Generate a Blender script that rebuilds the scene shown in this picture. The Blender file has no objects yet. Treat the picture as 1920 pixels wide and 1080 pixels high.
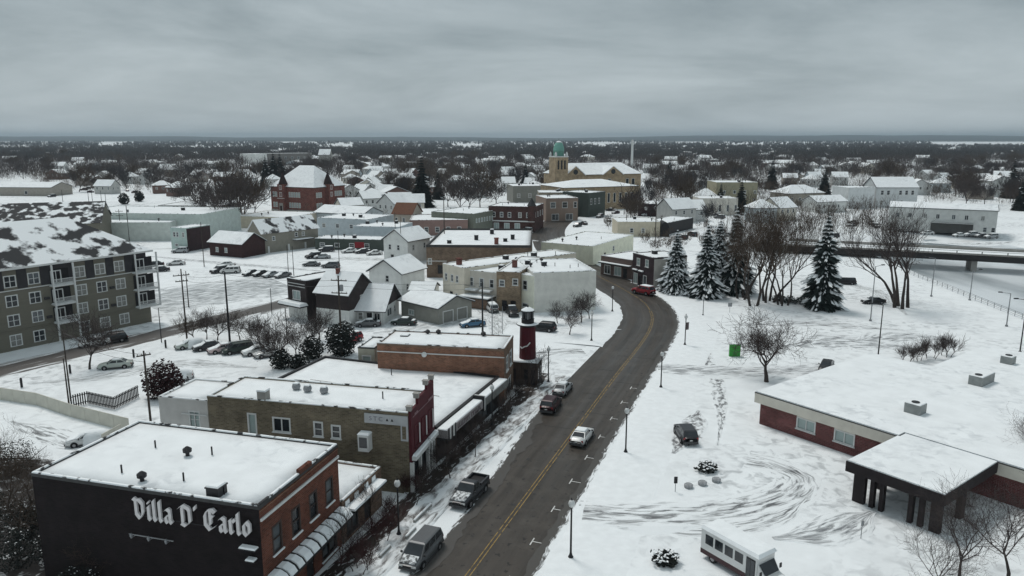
import bpy, math, random
import numpy as np
from mathutils import Vector, Matrix, noise as mnoise
R = math.radians
sc = bpy.context.scene
COL = sc.collection
# ------------------------------------------------------------------ camera
HCAM, FPX = 34.0, 1400.0
PITCH = math.atan(282 / FPX)
cam = bpy.data.cameras.new('camera'); cam_o = bpy.data.objects.new('camera', cam); COL.objects.link(cam_o)
cam.lens = FPX / 1920 * 36; cam.sensor_width = 36; cam.clip_start = 1; cam.clip_end = 40000
cam_o.location = (0, 0, HCAM); cam_o.rotation_euler = (math.pi / 2 - PITCH, 0, 0)
sc.camera = cam_o
# ------------------------------------------------------------------ world
SUN_EL, SUN_AZ = 60, -35          # degrees; azimuth from +Y towards +X
SKY_STRENGTH = 0.1
HAZE = 0.00010
w = bpy.data.worlds.new('World'); sc.world = w; w.use_nodes = True
nt = w.node_tree; N = nt.nodes; LK = nt.links
N.clear()
def nd(t, **k):
    n = N.new(t)
    for a, b in k.items(): setattr(n, a, b)
    return n
def nmath(op, a, b=None, clamp=False):
    n = nd('ShaderNodeMath', operation=op, use_clamp=clamp)
    for i, v in enumerate((a, b)):
        if v is None: continue
        if isinstance(v, (int, float)): n.inputs[i].default_value = v
        else: LK.new(v, n.inputs[i])
    return n.outputs[0]
sky = nd('ShaderNodeTexSky', sky_type='NISHITA'); sky.sun_disc = False
sky.sun_elevation = R(SUN_EL); sky.sun_rotation = R(SUN_AZ); sky.air_density = 1; sky.dust_density = 3
tc = nd('ShaderNodeTexCoord'); sp = nd('ShaderNodeSeparateXYZ'); LK.new(tc.outputs['Generated'], sp.inputs[0])
zc = nmath('ADD', nmath('MAXIMUM', sp.outputs[2], 0.0), 0.17)
cx = nmath('DIVIDE', sp.outputs[0], zc); cy = nmath('DIVIDE', sp.outputs[1], zc)
cb = nd('ShaderNodeCombineXYZ'); LK.new(nmath('MULTIPLY', cx, 0.8), cb.inputs[0]); LK.new(nmath('MULTIPLY', cy, 0.9), cb.inputs[1])
n1 = nd('ShaderNodeTexNoise'); n1.inputs['Scale'].default_value = 0.75; n1.inputs['Detail'].default_value = 7; n1.inputs['Roughness'].default_value = 0.58; n1.inputs['Distortion'].default_value = 0.35
LK.new(cb.outputs[0], n1.inputs['Vector'])
n2 = nd('ShaderNodeTexNoise'); n2.inputs['Scale'].default_value = 0.22; n2.inputs['Detail'].default_value = 3
LK.new(cb.outputs[0], n2.inputs['Vector'])
cf = nmath('ADD', nmath('MULTIPLY', n1.outputs[0], 0.68), nmath('MULTIPLY', n2.outputs[0], 0.32))
ramp = nd('ShaderNodeValToRGB'); LK.new(cf, ramp.inputs[0])
ramp.color_ramp.elements[0].position = 0.36; ramp.color_ramp.elements[0].color = (1.75, 2.2, 2.4, 1)
ramp.color_ramp.elements[1].position = 0.60; ramp.color_ramp.elements[1].color = (4.25, 4.85, 5.1, 1)
hz = nmath('POWER', nmath('SUBTRACT', 1.0, nmath('MAXIMUM', sp.outputs[2], 0.0), True), 11.0)   # overcast brightens softly at the horizon
mixh = nd('ShaderNodeMix', data_type='RGBA'); LK.new(nmath('MULTIPLY', hz, 0.5), mixh.inputs[0]); LK.new(ramp.outputs[0], mixh.inputs[6]); mixh.inputs[7].default_value = (4.7, 5.3, 5.6, 1)
mixs = nd('ShaderNodeMix', data_type='RGBA'); mixs.inputs[0].default_value = 0.95   # a closed cloud deck over the clear sky
LK.new(sky.outputs[0], mixs.inputs[6]); LK.new(mixh.outputs[2], mixs.inputs[7])
bg = nd('ShaderNodeBackground'); bg.inputs[1].default_value = SKY_STRENGTH; LK.new(mixs.outputs[2], bg.inputs[0])
wo = nd('ShaderNodeOutputWorld'); LK.new(bg.outputs[0], wo.inputs[0])
# ------------------------------------------------------------------ sun (veiled by the overcast)
sl = bpy.data.lights.new('sun', 'SUN'); sl.energy = 1.5; sl.angle = R(18); sl.color = (1.0, 0.97, 0.93)
so = bpy.data.objects.new('sun', sl); COL.objects.link(so)
sd = Vector((math.sin(R(SUN_AZ)) * math.cos(R(SUN_EL)), math.cos(R(SUN_AZ)) * math.cos(R(SUN_EL)), math.sin(R(SUN_EL))))
so.rotation_euler = sd.to_track_quat('Z', 'Y').to_euler()
vs = sc.view_settings
vs.view_transform = 'Standard'; vs.look = 'None'; vs.exposure = 0.2; vs.gamma = 1; vs.use_curve_mapping = False
sc.render.engine = 'CYCLES'
cy_ = sc.cycles
cy_.use_denoising = True; cy_.max_bounces = 6; cy_.diffuse_bounces = 2; cy_.glossy_bounces = 2; cy_.transmission_bounces = 2
cy_.volume_bounces = 0; cy_.transparent_max_bounces = 8; cy_.use_adaptive_sampling = True; cy_.adaptive_threshold = 0.02
cy_.sample_clamp_indirect = 4
# ------------------------------------------------------------------ helpers
def G(px, py, z=0.0):
    """the point of the plane at height z that the photograph shows at (px, py)"""
    x = (px - 960) / FPX; y = -(py - 540) / FPX
    dy = y * math.sin(PITCH) + math.cos(PITCH); dz = y * math.cos(PITCH) - math.sin(PITCH)
    t = (z - HCAM) / dz
    return Vector((x * t, dy * t, z))
def ZA(py, Y):
    y = -(py - 540) / FPX
    dy = y * math.sin(PITCH) + math.cos(PITCH); dz = y * math.cos(PITCH) - math.sin(PITCH)
    return HCAM + dz * Y / dy
SA, SD, SN = Vector((2.7, 70.3)), Vector((.345, .939)).normalized(), Vector((.939, -.345)).normalized()
SANG = math.atan2(SN.y, SN.x)                # the street's cross direction as a rotation about z
def S(s, o, z=0.0):
    p = SA + SD * s + SN * o
    return Vector((p.x, p.y, z))
def lin(r, g, b):
    f = lambda c: (c / 255 / 12.92) if c / 255 < .04045 else ((c / 255 + .055) / 1.055) ** 2.4
    return (f(r), f(g), f(b))
MATS = {}
def mat(name, col, rough=.8, var=.12, scale=1.2, bump=0., metal=0., col2=None, stretch=(1, 1, 1), detail=4, spec=.3, thr=None, emit=None):
    if name in MATS: return MATS[name]
    m = bpy.data.materials.new(name); m.use_nodes = True; MATS[name] = m
    t = m.node_tree; b = t.nodes['Principled BSDF']
    b.inputs['Roughness'].default_value = rough; b.inputs['Metallic'].default_value = metal
    b.inputs['Specular IOR Level'].default_value = spec
    tcn = t.nodes.new('ShaderNodeTexCoord'); mp = t.nodes.new('ShaderNodeMapping'); mp.inputs['Scale'].default_value = stretch
    t.links.new(tcn.outputs['Object'], mp.inputs[0])
    nz = t.nodes.new('ShaderNodeTexNoise'); nz.inputs['Scale'].default_value = scale; nz.inputs['Detail'].default_value = detail
    t.links.new(mp.outputs[0], nz.inputs['Vector'])
    mx = t.nodes.new('ShaderNodeMix'); mx.data_type = 'RGBA'
    c1 = tuple(max(0, c * (1 - var)) for c in col); c2 = col2 or tuple(min(1, c * (1 + var)) for c in col)
    mx.inputs[6].default_value = (*c1, 1); mx.inputs[7].default_value = (*c2, 1)
    rp = t.nodes.new('ShaderNodeMapRange'); lo, hi = thr or (.3, .7)
    rp.inputs[1].default_value = lo; rp.inputs[2].default_value = hi
    t.links.new(nz.outputs[0], rp.inputs[0]); t.links.new(rp.outputs[0], mx.inputs[0]); t.links.new(mx.outputs[2], b.inputs['Base Color'])
    if bump:
        bp = t.nodes.new('ShaderNodeBump'); bp.inputs['Strength'].default_value = bump; bp.inputs['Distance'].default_value = .15
        t.links.new(nz.outputs[0], bp.inputs['Height']); t.links.new(bp.outputs[0], b.inputs['Normal'])
    return m
def brickmat(name, col, mortar, w=.42, h=.16, var=.25):
    if name in MATS: return MATS[name]
    m = bpy.data.materials.new(name); m.use_nodes = True; MATS[name] = m
    t = m.node_tree; b = t.nodes['Principled BSDF']; b.inputs['Roughness'].default_value = .9; b.inputs['Specular IOR Level'].default_value = .2
    tcn = t.nodes.new('ShaderNodeTexCoord')
    sx = t.nodes.new('ShaderNodeSeparateXYZ'); t.links.new(tcn.outputs['Object'], sx.inputs[0])
    ad = t.nodes.new('ShaderNodeMath'); ad.operation = 'ADD'; t.links.new(sx.outputs[0], ad.inputs[0]); t.links.new(sx.outputs[1], ad.inputs[1])
    cbn = t.nodes.new('ShaderNodeCombineXYZ'); t.links.new(ad.outputs[0], cbn.inputs[0]); t.links.new(sx.outputs[2], cbn.inputs[1])
    br = t.nodes.new('ShaderNodeTexBrick'); t.links.new(cbn.outputs[0], br.inputs['Vector'])
    br.inputs['Color1'].default_value = (*[c * (1 - var) for c in col], 1); br.inputs['Color2'].default_value = (*[c * (1 + var) for c in col], 1)
    br.inputs['Mortar'].default_value = (*mortar, 1); br.inputs['Scale'].default_value = 1; br.inputs['Brick Width'].default_value = w
    br.inputs['Row Height'].default_value = h; br.inputs['Mortar Size'].default_value = .012
    nz = t.nodes.new('ShaderNodeTexNoise'); nz.inputs['Scale'].default_value = .5; nz.inputs['Detail'].default_value = 6; t.links.new(tcn.outputs['Object'], nz.inputs['Vector'])
    rp = t.nodes.new('ShaderNodeMapRange'); rp.inputs[1].default_value = .3; rp.inputs[2].default_value = .7; rp.inputs[3].default_value = .72; rp.inputs[4].default_value = 1.25
    t.links.new(nz.outputs[0], rp.inputs[0])
    mx = t.nodes.new('ShaderNodeVectorMath'); mx.operation = 'SCALE'; t.links.new(br.outputs[0], mx.inputs[0]); t.links.new(rp.outputs[0], mx.inputs['Scale'])
    t.links.new(mx.outputs[0], b.inputs['Base Color'])
    return m
SNOWC = (.83, .86, .87)
def slushmat(name, dark, k=1.0, bias=0., along=.12, across=2.2, fade=True, lo=.46, hi=.60):
    """snow worn through in streaks that run along a strip (UV: u across 0..1, v along in metres)"""
    if name in MATS: return MATS[name]
    m = bpy.data.materials.new(name); m.use_nodes = True; MATS[name] = m
    t = m.node_tree; b = t.nodes['Principled BSDF']; b.inputs['Roughness'].default_value = .6; b.inputs['Specular IOR Level'].default_value = .3
    uv = t.nodes.new('ShaderNodeUVMap'); uv.uv_map = 'uv'; sx = t.nodes.new('ShaderNodeSeparateXYZ'); t.links.new(uv.outputs[0], sx.inputs[0])
    def mt(op, a, bb=None, clamp=False):
        n = t.nodes.new('ShaderNodeMath'); n.operation = op; n.use_clamp = clamp
        for i, v in enumerate((a, bb)):
            if v is None: continue
            if isinstance(v, (int, float)): n.inputs[i].default_value = v
            else: t.links.new(v, n.inputs[i])
        return n.outputs[0]
    cbn = t.nodes.new('ShaderNodeCombineXYZ')
    t.links.new(mt('MULTIPLY', sx.outputs[0], across * 3), cbn.inputs[0]); t.links.new(mt('MULTIPLY', sx.outputs[1], along), cbn.inputs[1])
    nz = t.nodes.new('ShaderNodeTexNoise'); nz.inputs['Scale'].default_value = 1.6; nz.inputs['Detail'].default_value = 7; nz.inputs['Roughness'].default_value = .62; nz.inputs['Distortion'].default_value = .6
    t.links.new(cbn.outputs[0], nz.inputs['Vector'])
    v = nz.outputs[0]
    if fade:   # worn in the middle of the strip, untouched at its rims and ends
        e = mt('MULTIPLY', mt('MULTIPLY', sx.outputs[0], mt('SUBTRACT', 1., sx.outputs[0])), 4., True)
        e = mt('POWER', e, .45)
        v = mt('ADD', v, mt('MULTIPLY', mt('SUBTRACT', e, 1.), .5 * k))
        sz = sx.outputs[2]
    else:
        v = mt('ADD', v, mt('MULTIPLY', mt('SUBTRACT', sx.outputs[0], .5), k))
    v = mt('ADD', v, bias)
    rp = t.nodes.new('ShaderNodeMapRange'); rp.inputs[1].default_value = lo; rp.inputs[2].default_value = hi; t.links.new(v, rp.inputs[0])
    mx = t.nodes.new('ShaderNodeMix'); mx.data_type = 'RGBA'; mx.inputs[6].default_value = (*SNOWC, 1); mx.inputs[7].default_value = (*dark, 1)
    t.links.new(rp.outputs[0], mx.inputs[0]); t.links.new(mx.outputs[2], b.inputs['Base Color'])
    bp = t.nodes.new('ShaderNodeBump'); bp.inputs['Strength'].default_value = .5; bp.inputs['Distance'].default_value = -.1
    t.links.new(rp.outputs[0], bp.inputs['Height']); t.links.new(bp.outputs[0], b.inputs['Normal'])
    return m
class MB:
    def __init__(s): s.v, s.f, s.m, s.uv = [], [], [], None
    def add(s, vs_, fs, mi=0):
        o = len(s.v); s.v.extend([tuple(p) for p in vs_]); s.f.extend([tuple(i + o for i in f) for f in fs]); s.m.extend([mi] * len(fs)); return s
    def box(s, x0, x1, y0, y1, z0, z1, mi=0, taper=0.):
        t = taper
        return s.add([(x0, y0, z0), (x1, y0, z0), (x1, y1, z0), (x0, y1, z0), (x0 + t, y0 + t, z1), (x1 - t, y0 + t, z1), (x1 - t, y1 - t, z1), (x0 + t, y1 - t, z1)],
                     [(0, 3, 2, 1), (4, 5, 6, 7), (0, 1, 5, 4), (1, 2, 6, 5), (2, 3, 7, 6), (3, 0, 4, 7)], mi)
    def prism(s, poly, z0, z1, mi=0):
        n = len(poly)
        return s.add([(x, y, z0) for x, y in poly] + [(x, y, z1) for x, y in poly],
                     [tuple(range(n))[::-1], tuple(range(n, 2 * n))] + [(i, (i + 1) % n, (i + 1) % n + n, i + n) for i in range(n)], mi)
    def tube(s, p0, p1, r0, r1=None, n=5, mi=0, cap=True):
        p0, p1 = Vector(p0), Vector(p1); r1 = r0 if r1 is None else r1
        d = (p1 - p0); d = d.normalized() if d.length else Vector((0, 0, 1))
        a = d.orthogonal().normalized(); b = d.cross(a)
        ring = [(math.cos(2 * math.pi * i / n), math.sin(2 * math.pi * i / n)) for i in range(n)]
        vs_ = [p0 + (a * c + b * q) * r0 for c, q in ring] + [p1 + (a * c + b * q) * r1 for c, q in ring]
        fs = [(i, (i + 1) % n, (i + 1) % n + n, i + n) for i in range(n)]
        if cap: fs += [tuple(range(n))[::-1], tuple(range(n, 2 * n))]
        return s.add(vs_, fs, mi)
    def lathe(s, prof, n=10, c=(0, 0), mi=0):
        vs_, fs = [], []
        for r, z in prof:
            for i in range(n):
                a = 2 * math.pi * i / n; vs_.append((c[0] + r * math.cos(a), c[1] + r * math.sin(a), z))
        for k in range(len(prof) - 1):
            for i in range(n):
                j = (i + 1) % n; fs.append((k * n + i, k * n + j, (k + 1) * n + j, (k + 1) * n + i))
        fs.append(tuple(range(n))[::-1]); fs.append(tuple(range((len(prof) - 1) * n, len(prof) * n)))
        return s.add(vs_, fs, mi)
    def mesh(s, name, mats, smooth=False):
        me = bpy.data.meshes.new(name); me.from_pydata(s.v, [], s.f)
        if not isinstance(mats, (list, tuple)): mats = [mats]
        for m in mats: me.materials.append(m)
        if len(mats) > 1: me.polygons.foreach_set('material_index', s.m)
        if s.uv:
            ul = me.uv_layers.new(name='uv'); idx = [0] * len(me.loops); me.loops.foreach_get('vertex_index', idx)
            ul.data.foreach_set('uv', [c for i in idx for c in s.uv[i]])
        if smooth: me.polygons.foreach_set('use_smooth', [True] * len(me.polygons))
        me.update(); return me
    def build(s, name, mats, parent=None, loc=(0, 0, 0), rz=0, smooth=False, **p):
        return link(name, s.mesh(name, mats, smooth), parent, loc, rz, **p)
def link(name, me, parent=None, loc=(0, 0, 0), rz=0, scale=None, material=None, **p):
    o = bpy.data.objects.new(name, me); COL.objects.link(o); o.location = loc; o.rotation_euler = (0, 0, rz)
    if scale: o.scale = scale if isinstance(scale, (tuple, list)) else (scale,) * 3
    if parent: o.parent = parent
    if material is not None:
        o.material_slots[0].link = 'OBJECT'; o.material_slots[0].material = material
    for k, v in p.items():
        if v is not None: o[k] = v
    return o
def thing(name, label, cat, loc=(0, 0, 0), rz=0, group=None, scale=None):
    o = link(name, None, None, loc, rz, scale, label=label, category=cat, group=group)
    o.empty_display_size = .3
    return o
def tag(o, label, cat, group=None):
    o['label'] = label; o['category'] = cat
    if group: o['group'] = group
    return o
# ------------------------------------------------------------------ materials
def snowmat(name, bump, scale, var=.05):
    m = mat(name, SNOWC, .75, var, scale, bump, spec=.2, detail=6); return m
M_snow = snowmat('snow', .35, 1.1)
def dirtysnow(name, big, fine, amt, dirt=(.42, .44, .45), bump=.5, lo=.46):
    m = snowmat(name, bump, fine, .05); t = m.node_tree; b = t.nodes['Principled BSDF']
    old = b.inputs['Base Color'].links[0].from_socket; tcn = [n for n in t.nodes if n.type == 'TEX_COORD'][0]
    fs = []
    for s_, l_, h_ in ((big, lo, lo + .2), (fine * 1.7, .47, .64)):
        nz = t.nodes.new('ShaderNodeTexNoise'); nz.inputs['Scale'].default_value = s_; nz.inputs['Detail'].default_value = 6; nz.inputs['Distortion'].default_value = .8; t.links.new(tcn.outputs['Object'], nz.inputs['Vector'])
        rp = t.nodes.new('ShaderNodeMapRange'); rp.inputs[1].default_value = l_; rp.inputs[2].default_value = h_; t.links.new(nz.outputs[0], rp.inputs[0]); fs.append(rp.outputs[0])
    mu = t.nodes.new('ShaderNodeMath'); mu.operation = 'MULTIPLY'; t.links.new(fs[0], mu.inputs[0]); t.links.new(fs[1], mu.inputs[1])
    m2 = t.nodes.new('ShaderNodeMath'); m2.operation = 'MULTIPLY'; t.links.new(mu.outputs[0], m2.inputs[0]); m2.inputs[1].default_value = amt
    mx = t.nodes.new('ShaderNodeMix'); mx.data_type = 'RGBA'; t.links.new(m2.outputs[0], mx.inputs[0]); t.links.new(old, mx.inputs[6]); mx.inputs[7].default_value = (*dirt, 1); t.links.new(mx.outputs[2], b.inputs['Base Color'])
    return m
M_ground = dirtysnow('ground snow', .045, .42, .75, lo=.42)
M_roofsnow = dirtysnow('roof snow', .16, .5, .55, (.52, .55, .57), .3, .44)
M_asph0 = mat('plain asphalt', (.042, .038, .034), .5, .35, .9, .05, stretch=(1.2, .25, 1), spec=.45)
M_yellow = mat('yellow paint', (.07, .055, .035), .7, .3, 1.6, col2=(.30, .20, .065), thr=(.34, .5))
M_white = mat('white paint', (.62, .62, .6), .7, .15, 3)
M_trim = mat('white trim', (.62, .63, .62), .6, .06, 2)
M_glass = mat('window glass', (.025, .03, .035), .12, .4, .8, spec=.6)
M_glassl = mat('pale window glass', (.34, .42, .41), .25, .15, .5, spec=.5)
M_dark = mat('dark metal', (.02, .02, .022), .5, .2, 3)
M_black = mat('black paint', (.012, .011, .013), .55, .3, 2)
M_steel = mat('grey metal', (.25, .26, .27), .5, .12, 2, metal=.3)
M_wood = mat('pole wood', (.055, .045, .038), .9, .25, 3, .2, stretch=(4, 4, .5))
M_bark = mat('bark', (.052, .043, .039), .95, .3, 3, .3, stretch=(3, 3, .6))
M_twig = mat('twigs', (.062, .049, .046), .95, .3, 1.5)
M_twig2 = mat('brown twigs', (.075, .055, .042), .95, .3, 1.5)
M_redtwig = mat('dark red twigs', (.05, .022, .022), .95, .3, 1.5)
M_needle = mat('spruce needles', (.026, .038, .035), .9, .35, 2.5)
M_ever = mat('evergreen leaves', (.014, .018, .016), .9, .4, 3)
M_shingle = mat('dark shingles', (.045, .045, .047), .9, .25, 2.5)
M_patchy = mat('shingles half under snow', (.045, .045, .047), .85, .15, .4, .25, col2=SNOWC, thr=(.50, .58), detail=8, stretch=(1, 1, 1.4))
M_patchy2 = mat('shingles mostly under snow', (.05, .05, .052), .85, .15, .3, .25, col2=SNOWC, thr=(.40, .47), detail=8)
M_coping = mat('coping with patchy snow', (.05, .05, .052), .8, .2, 1.1, .2, col2=SNOWC, thr=(.40, .46), detail=5)
M_concrete = mat('concrete', (.30, .29, .27), .85, .12, 1)
M_tar = mat('roof edge', (.05, .05, .05), .8, .2, 2)
def wallm(r, g, b, n=None, k=2.0):
    """a wall whose photographed shade is (r, g, b) under the overcast"""
    c = lin(r, g, b); L_ = .3 * c[0] + .6 * c[1] + .1 * c[2]; c = tuple(v * .7 + L_ * .3 for v in c); k *= .78; nm = n or 'wall %d %d %d' % (r, g, b)
    return mat(nm, tuple(min(.75, v * k) for v in c), .85, .10, .7, .05)
# ------------------------------------------------------------------ walls, windows, roofs
MESH = {}
M_glassm = mat('sky-lit window glass', (.10, .115, .125), .1, .5, .6, spec=.6); M_blind = mat('window with blind', (.25, .25, .235), .5, .25, 1.5)
def cached(key, fn):
    if key not in MESH: MESH[key] = fn()
    return MESH[key]
def wall_grid(mb, L, z0, z1, ops, P, reveal=.16, mi=0):
    xs = sorted({0., L} | {round(o[0] - o[2] / 2, 3) for o in ops} | {round(o[0] + o[2] / 2, 3) for o in ops})
    zs = sorted({z0, z1} | {round(o[1], 3) for o in ops} | {round(o[1] + o[3], 3) for o in ops})
    xs = [x for x in xs if 0 <= x <= L]; zs = [z for z in zs if z0 <= z <= z1]
    for i in range(len(xs) - 1):
        for k in range(len(zs) - 1):
            cx_, cz_ = (xs[i] + xs[i + 1]) / 2, (zs[k] + zs[k + 1]) / 2
            if any(abs(cx_ - o[0]) < o[2] / 2 and o[1] < cz_ < o[1] + o[3] for o in ops): continue
            mb.add([P(xs[i], zs[k], 0), P(xs[i + 1], zs[k], 0), P(xs[i + 1], zs[k + 1], 0), P(xs[i], zs[k + 1], 0)], [(0, 1, 2, 3)], mi)
    for o in ops:
        a, b, c, d = o[0] - o[2] / 2, o[0] + o[2] / 2, o[1], o[1] + o[3]
        for (x0, q0, x1, q1) in ((a, c, b, c), (b, c, b, d), (b, d, a, d), (a, d, a, c)):
            mb.add([P(x0, q0, 0), P(x1, q1, 0), P(x1, q1, reveal), P(x0, q0, reveal)], [(0, 1, 2, 3)], mi)
        mb.add([P(a, c, reveal), P(b, c, reveal), P(b, d, reveal), P(a, d, reveal)], [(0, 1, 2, 3)], mi)
def win_meshes(wd, h, style):
    t = min(.11, wd * .12)
    f = MB()
    f.box(-wd / 2 - .05, wd / 2 + .05, -.05, .05, h - t, h + .07); f.box(-wd / 2 - .05, -wd / 2 + t, -.05, .05, 0, h - t); f.box(wd / 2 - t, wd / 2 + .05, -.05, .05, 0, h - t); f.box(-wd / 2 + t, wd / 2 - t, -.05, .05, 0, t)
    if style in ('dh', 'grid', 'pair'):
        if style != 'pair': f.box(-wd / 2 + t, wd / 2 - t, 0, .06, h * .5 - t * .35, h * .5 + t * .35)
        if style in ('grid', 'pair'): f.box(-t * .5, t * .5, -.02, .055, t, h - t)
    p = MB(); p.box(-wd / 2 + t * .6, wd / 2 - t * .6, .08, .11, t * .6, h - t * .6)
    s_ = MB(); s_.box(-wd / 2 - .12, wd / 2 + .12, -.16, 0, -.1, -.002)
    return f, p, s_
def window(parent, loc, rz, wd, h, style='dh', frame=None, glass=None, sill=True, name='window', snow=False):
    frame = frame or M_trim; glass = glass or M_glass
    key = ('win', round(wd, 2), round(h, 2), style)
    if key not in MESH:
        f, p, s_ = win_meshes(wd, h, style); MESH[key] = (f.mesh('window', M_trim), p.mesh('pane', M_glass), s_.mesh('sill', M_trim))
    f, p, s_ = MESH[key]
    o = link(name, f, parent, loc, rz, material=frame)
    link('pane', p, o, material=glass)
    if sill: link('sill', s_, o, material=M_snow if snow else frame)
    return o
def door(parent, loc, rz, wd=1.0, h=2.1, m=None):
    def mk():
        d = MB(); d.box(-wd / 2, wd / 2, .06, .12, 0, h); d.box(-wd / 2 - .08, -wd / 2, -.03, .1, 0, h + .08); d.box(wd / 2, wd / 2 + .08, -.03, .1, 0, h + .08); d.box(-wd / 2, wd / 2, -.03, .1, h, h + .08)
        k = MB(); k.box(wd * .32, wd * .4, .02, .06, 1.0, 1.1)
        return d.mesh('door', M_dark), k.mesh('handle', M_steel)
    d, k = cached(('door', wd, h), mk)
    o = link('door', d, parent, loc, rz, material=m or M_dark); link('handle', k, o)
    return o
def snow_sheet(W, D, amp=.05, step=1.5, th=.16, seed=0, mi=0):
    nx, ny = max(2, min(26, int(W / step))), max(2, min(26, int(D / step)))
    mb = MB()
    vs_ = []
    for j in range(ny + 1):
        for i in range(nx + 1):
            x, y = W * i / nx, D * j / ny
            e = 0 if (i in (0, nx) or j in (0, ny)) else 1
            z = th * (.75 + .25 * e) + amp * e * mnoise.noise((x * .35 + seed, y * .35, seed * 1.7)) * 2
            vs_.append((x, y, z))
    fs = [(j * (nx + 1) + i, j * (nx + 1) + i + 1, (j + 1) * (nx + 1) + i + 1, (j + 1) * (nx + 1) + i) for j in range(ny) for i in range(nx)]
    mb.add(vs_, fs)
    rim = [i for i in range(nx + 1)] + [j * (nx + 1) + nx for j in range(1, ny + 1)] + [ny * (nx + 1) + i for i in range(nx - 1, -1, -1)] + [j * (nx + 1) for j in range(ny - 1, 0, -1)]
    o = len(mb.v)
    for k in rim: mb.v.append((mb.v[k][0], mb.v[k][1], 0))
    n = len(rim)
    mb.f += [(rim[k], o + k, o + (k + 1) % n, rim[(k + 1) % n]) for k in range(n)]; mb.m += [0] * n
    return mb
def slab(mb, q, th, mi=0):
    """q: four corners of the underside, thickness th along the normal"""
    q = [Vector(p) for p in q]; n = (q[1] - q[0]).cross(q[-1] - q[0]).normalized()
    if n.z < 0: n = -n
    t = [p + n * th for p in q]; k = len(q)
    mb.add(q + t, [tuple(range(k))[::-1], tuple(range(k, 2 * k))] + [(i, (i + 1) % k, (i + 1) % k + k, i + k) for i in range(k)], mi)
def roof_flat(root, W, D, H, par=.5, cop=M_snow, snow=M_roofsnow, pm=None, seed=1, th=.16, amp=.05, edge=True):
    t = .28
    th = max(th, par - .05) if edge else th
    MB().box(t, W - t, t, D - t, H - par - .3, H - par).build('roof', M_tar, root)
    snow_sheet(W - 2 * t, D - 2 * t, amp=amp, seed=seed, th=th).build('roof_snow', snow, root, (t, t, H - par + .002), smooth=True)
    if par > .02:
        p = MB()
        for x0, x1, y0, y1 in ((-.03, W + .03, -.03, t), (-.03, W + .03, D - t, D + .03), (-.03, t, t, D - t), (W - t, W + .03, t, D - t)): p.box(x0, x1, y0, y1, H - par, H)
        p.build('parapet', pm or M_tar, root)
        if edge:
            c = MB()
            for x0, x1, y0, y1 in ((0, W, 0, t - .03), (0, W, D - t + .03, D), (0, t - .03, t - .03, D - t + .03), (W - t + .03, W, t - .03, D - t + .03)): c.box(x0, x1, y0, y1, H, H + .1, taper=.03)
            c.build('coping_snow', cop if cop is not M_snow else M_coping, root)
def roof_gable(root, W, D, H, rise, axis='x', oh=.45, rm=None, snow=M_roofsnow, th=.14, both=True, edge=None):
    a = MB(); b = MB()
    if axis == 'x':
        sl = rise / (D / 2); e = -oh * sl
        q = [[(-oh, -oh, H + e), (W + oh, -oh, H + e), (W + oh, D / 2, H + rise), (-oh, D / 2, H + rise)], [(W + oh, D + oh, H + e), (-oh, D + oh, H + e), (-oh, D / 2, H + rise), (W + oh, D / 2, H + rise)]]
    else:
        sl = rise / (W / 2); e = -oh * sl
        q = [[(-oh, D + oh, H + e), (-oh, -oh, H + e), (W / 2, -oh, H + rise), (W / 2, D + oh, H + rise)], [(W + oh, -oh, H + e), (W + oh, D + oh, H + e), (W / 2, D + oh, H + rise), (W / 2, -oh, H + rise)]]
    for k in q: slab(a, k, .16)
    r = a.build('roof', rm or M_shingle, root)
    if snow:
        for k in q:
            c = sum((Vector(p) for p in k), Vector()) / 4; n = (Vector(k[1]) - Vector(k[0])).cross(Vector(k[3]) - Vector(k[0])).normalized()
            n = n if n.z > 0 else -n
            slab(b, [Vector(p) + (c - Vector(p)) * .012 + n * .163 for p in k], th)
        b.build('roof_snow', snow, r)
    return r
def roof_hip(root, W, D, H, rise, oh=.5, rm=None, snow=M_roofsnow, inset=None):
    ins = inset if inset is not None else min(W, D) / 2
    def hip(o, z, up):
        x0, x1, y0, y1 = -o, W + o, -o, D + o
        if W >= D: r0, r1 = (ins, D / 2, H + rise + up), (W - ins, D / 2, H + rise + up)
        else: r0, r1 = (W / 2, ins, H + rise + up), (W / 2, D - ins, H + rise + up)
        m = MB(); v = [(x0, y0, z), (x1, y0, z), (x1, y1, z), (x0, y1, z), (x0, y0, z + .18), (x1, y0, z + .18), (x1, y1, z + .18), (x0, y1, z + .18), r0, r1]
        side = [(4, 5, 9, 8), (5, 6, 9), (6, 7, 8, 9), (7, 4, 8)] if W >= D else [(4, 5, 8), (5, 6, 9, 8), (6, 7, 9), (7, 4, 8, 9)]
        m.add(v, [(0, 3, 2, 1), (0, 1, 5, 4), (1, 2, 6, 5), (2, 3, 7, 6), (3, 0, 4, 7)] + side); return m
    r = hip(oh, H, 0).build('roof', rm or M_shingle, root)
    if snow: hip(oh - .06, H + .1, .14).build('roof_snow', snow, r)
    return r
def onwall(loc, ang, W, D, side, px):
    """where the view ray through a photographed point meets a wall: (metres along it, height)"""
    u = Vector((math.cos(ang), math.sin(ang))); v = Vector((-u.y, u.x)); a = Vector((loc[0], loc[1]))
    p0, d = {'front': (a, u), 'right': (a + u * W, v), 'left': (a + v * D, -v)}[side]
    r = G(px[0], px[1], 0) if True else None
    q = Vector((r.x, r.y)); n = Vector((d.y, -d.x)); t = p0.dot(n) / q.dot(n)
    return round((q * t - p0).dot(d), 2), round(HCAM * (1 - t), 2)
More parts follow.
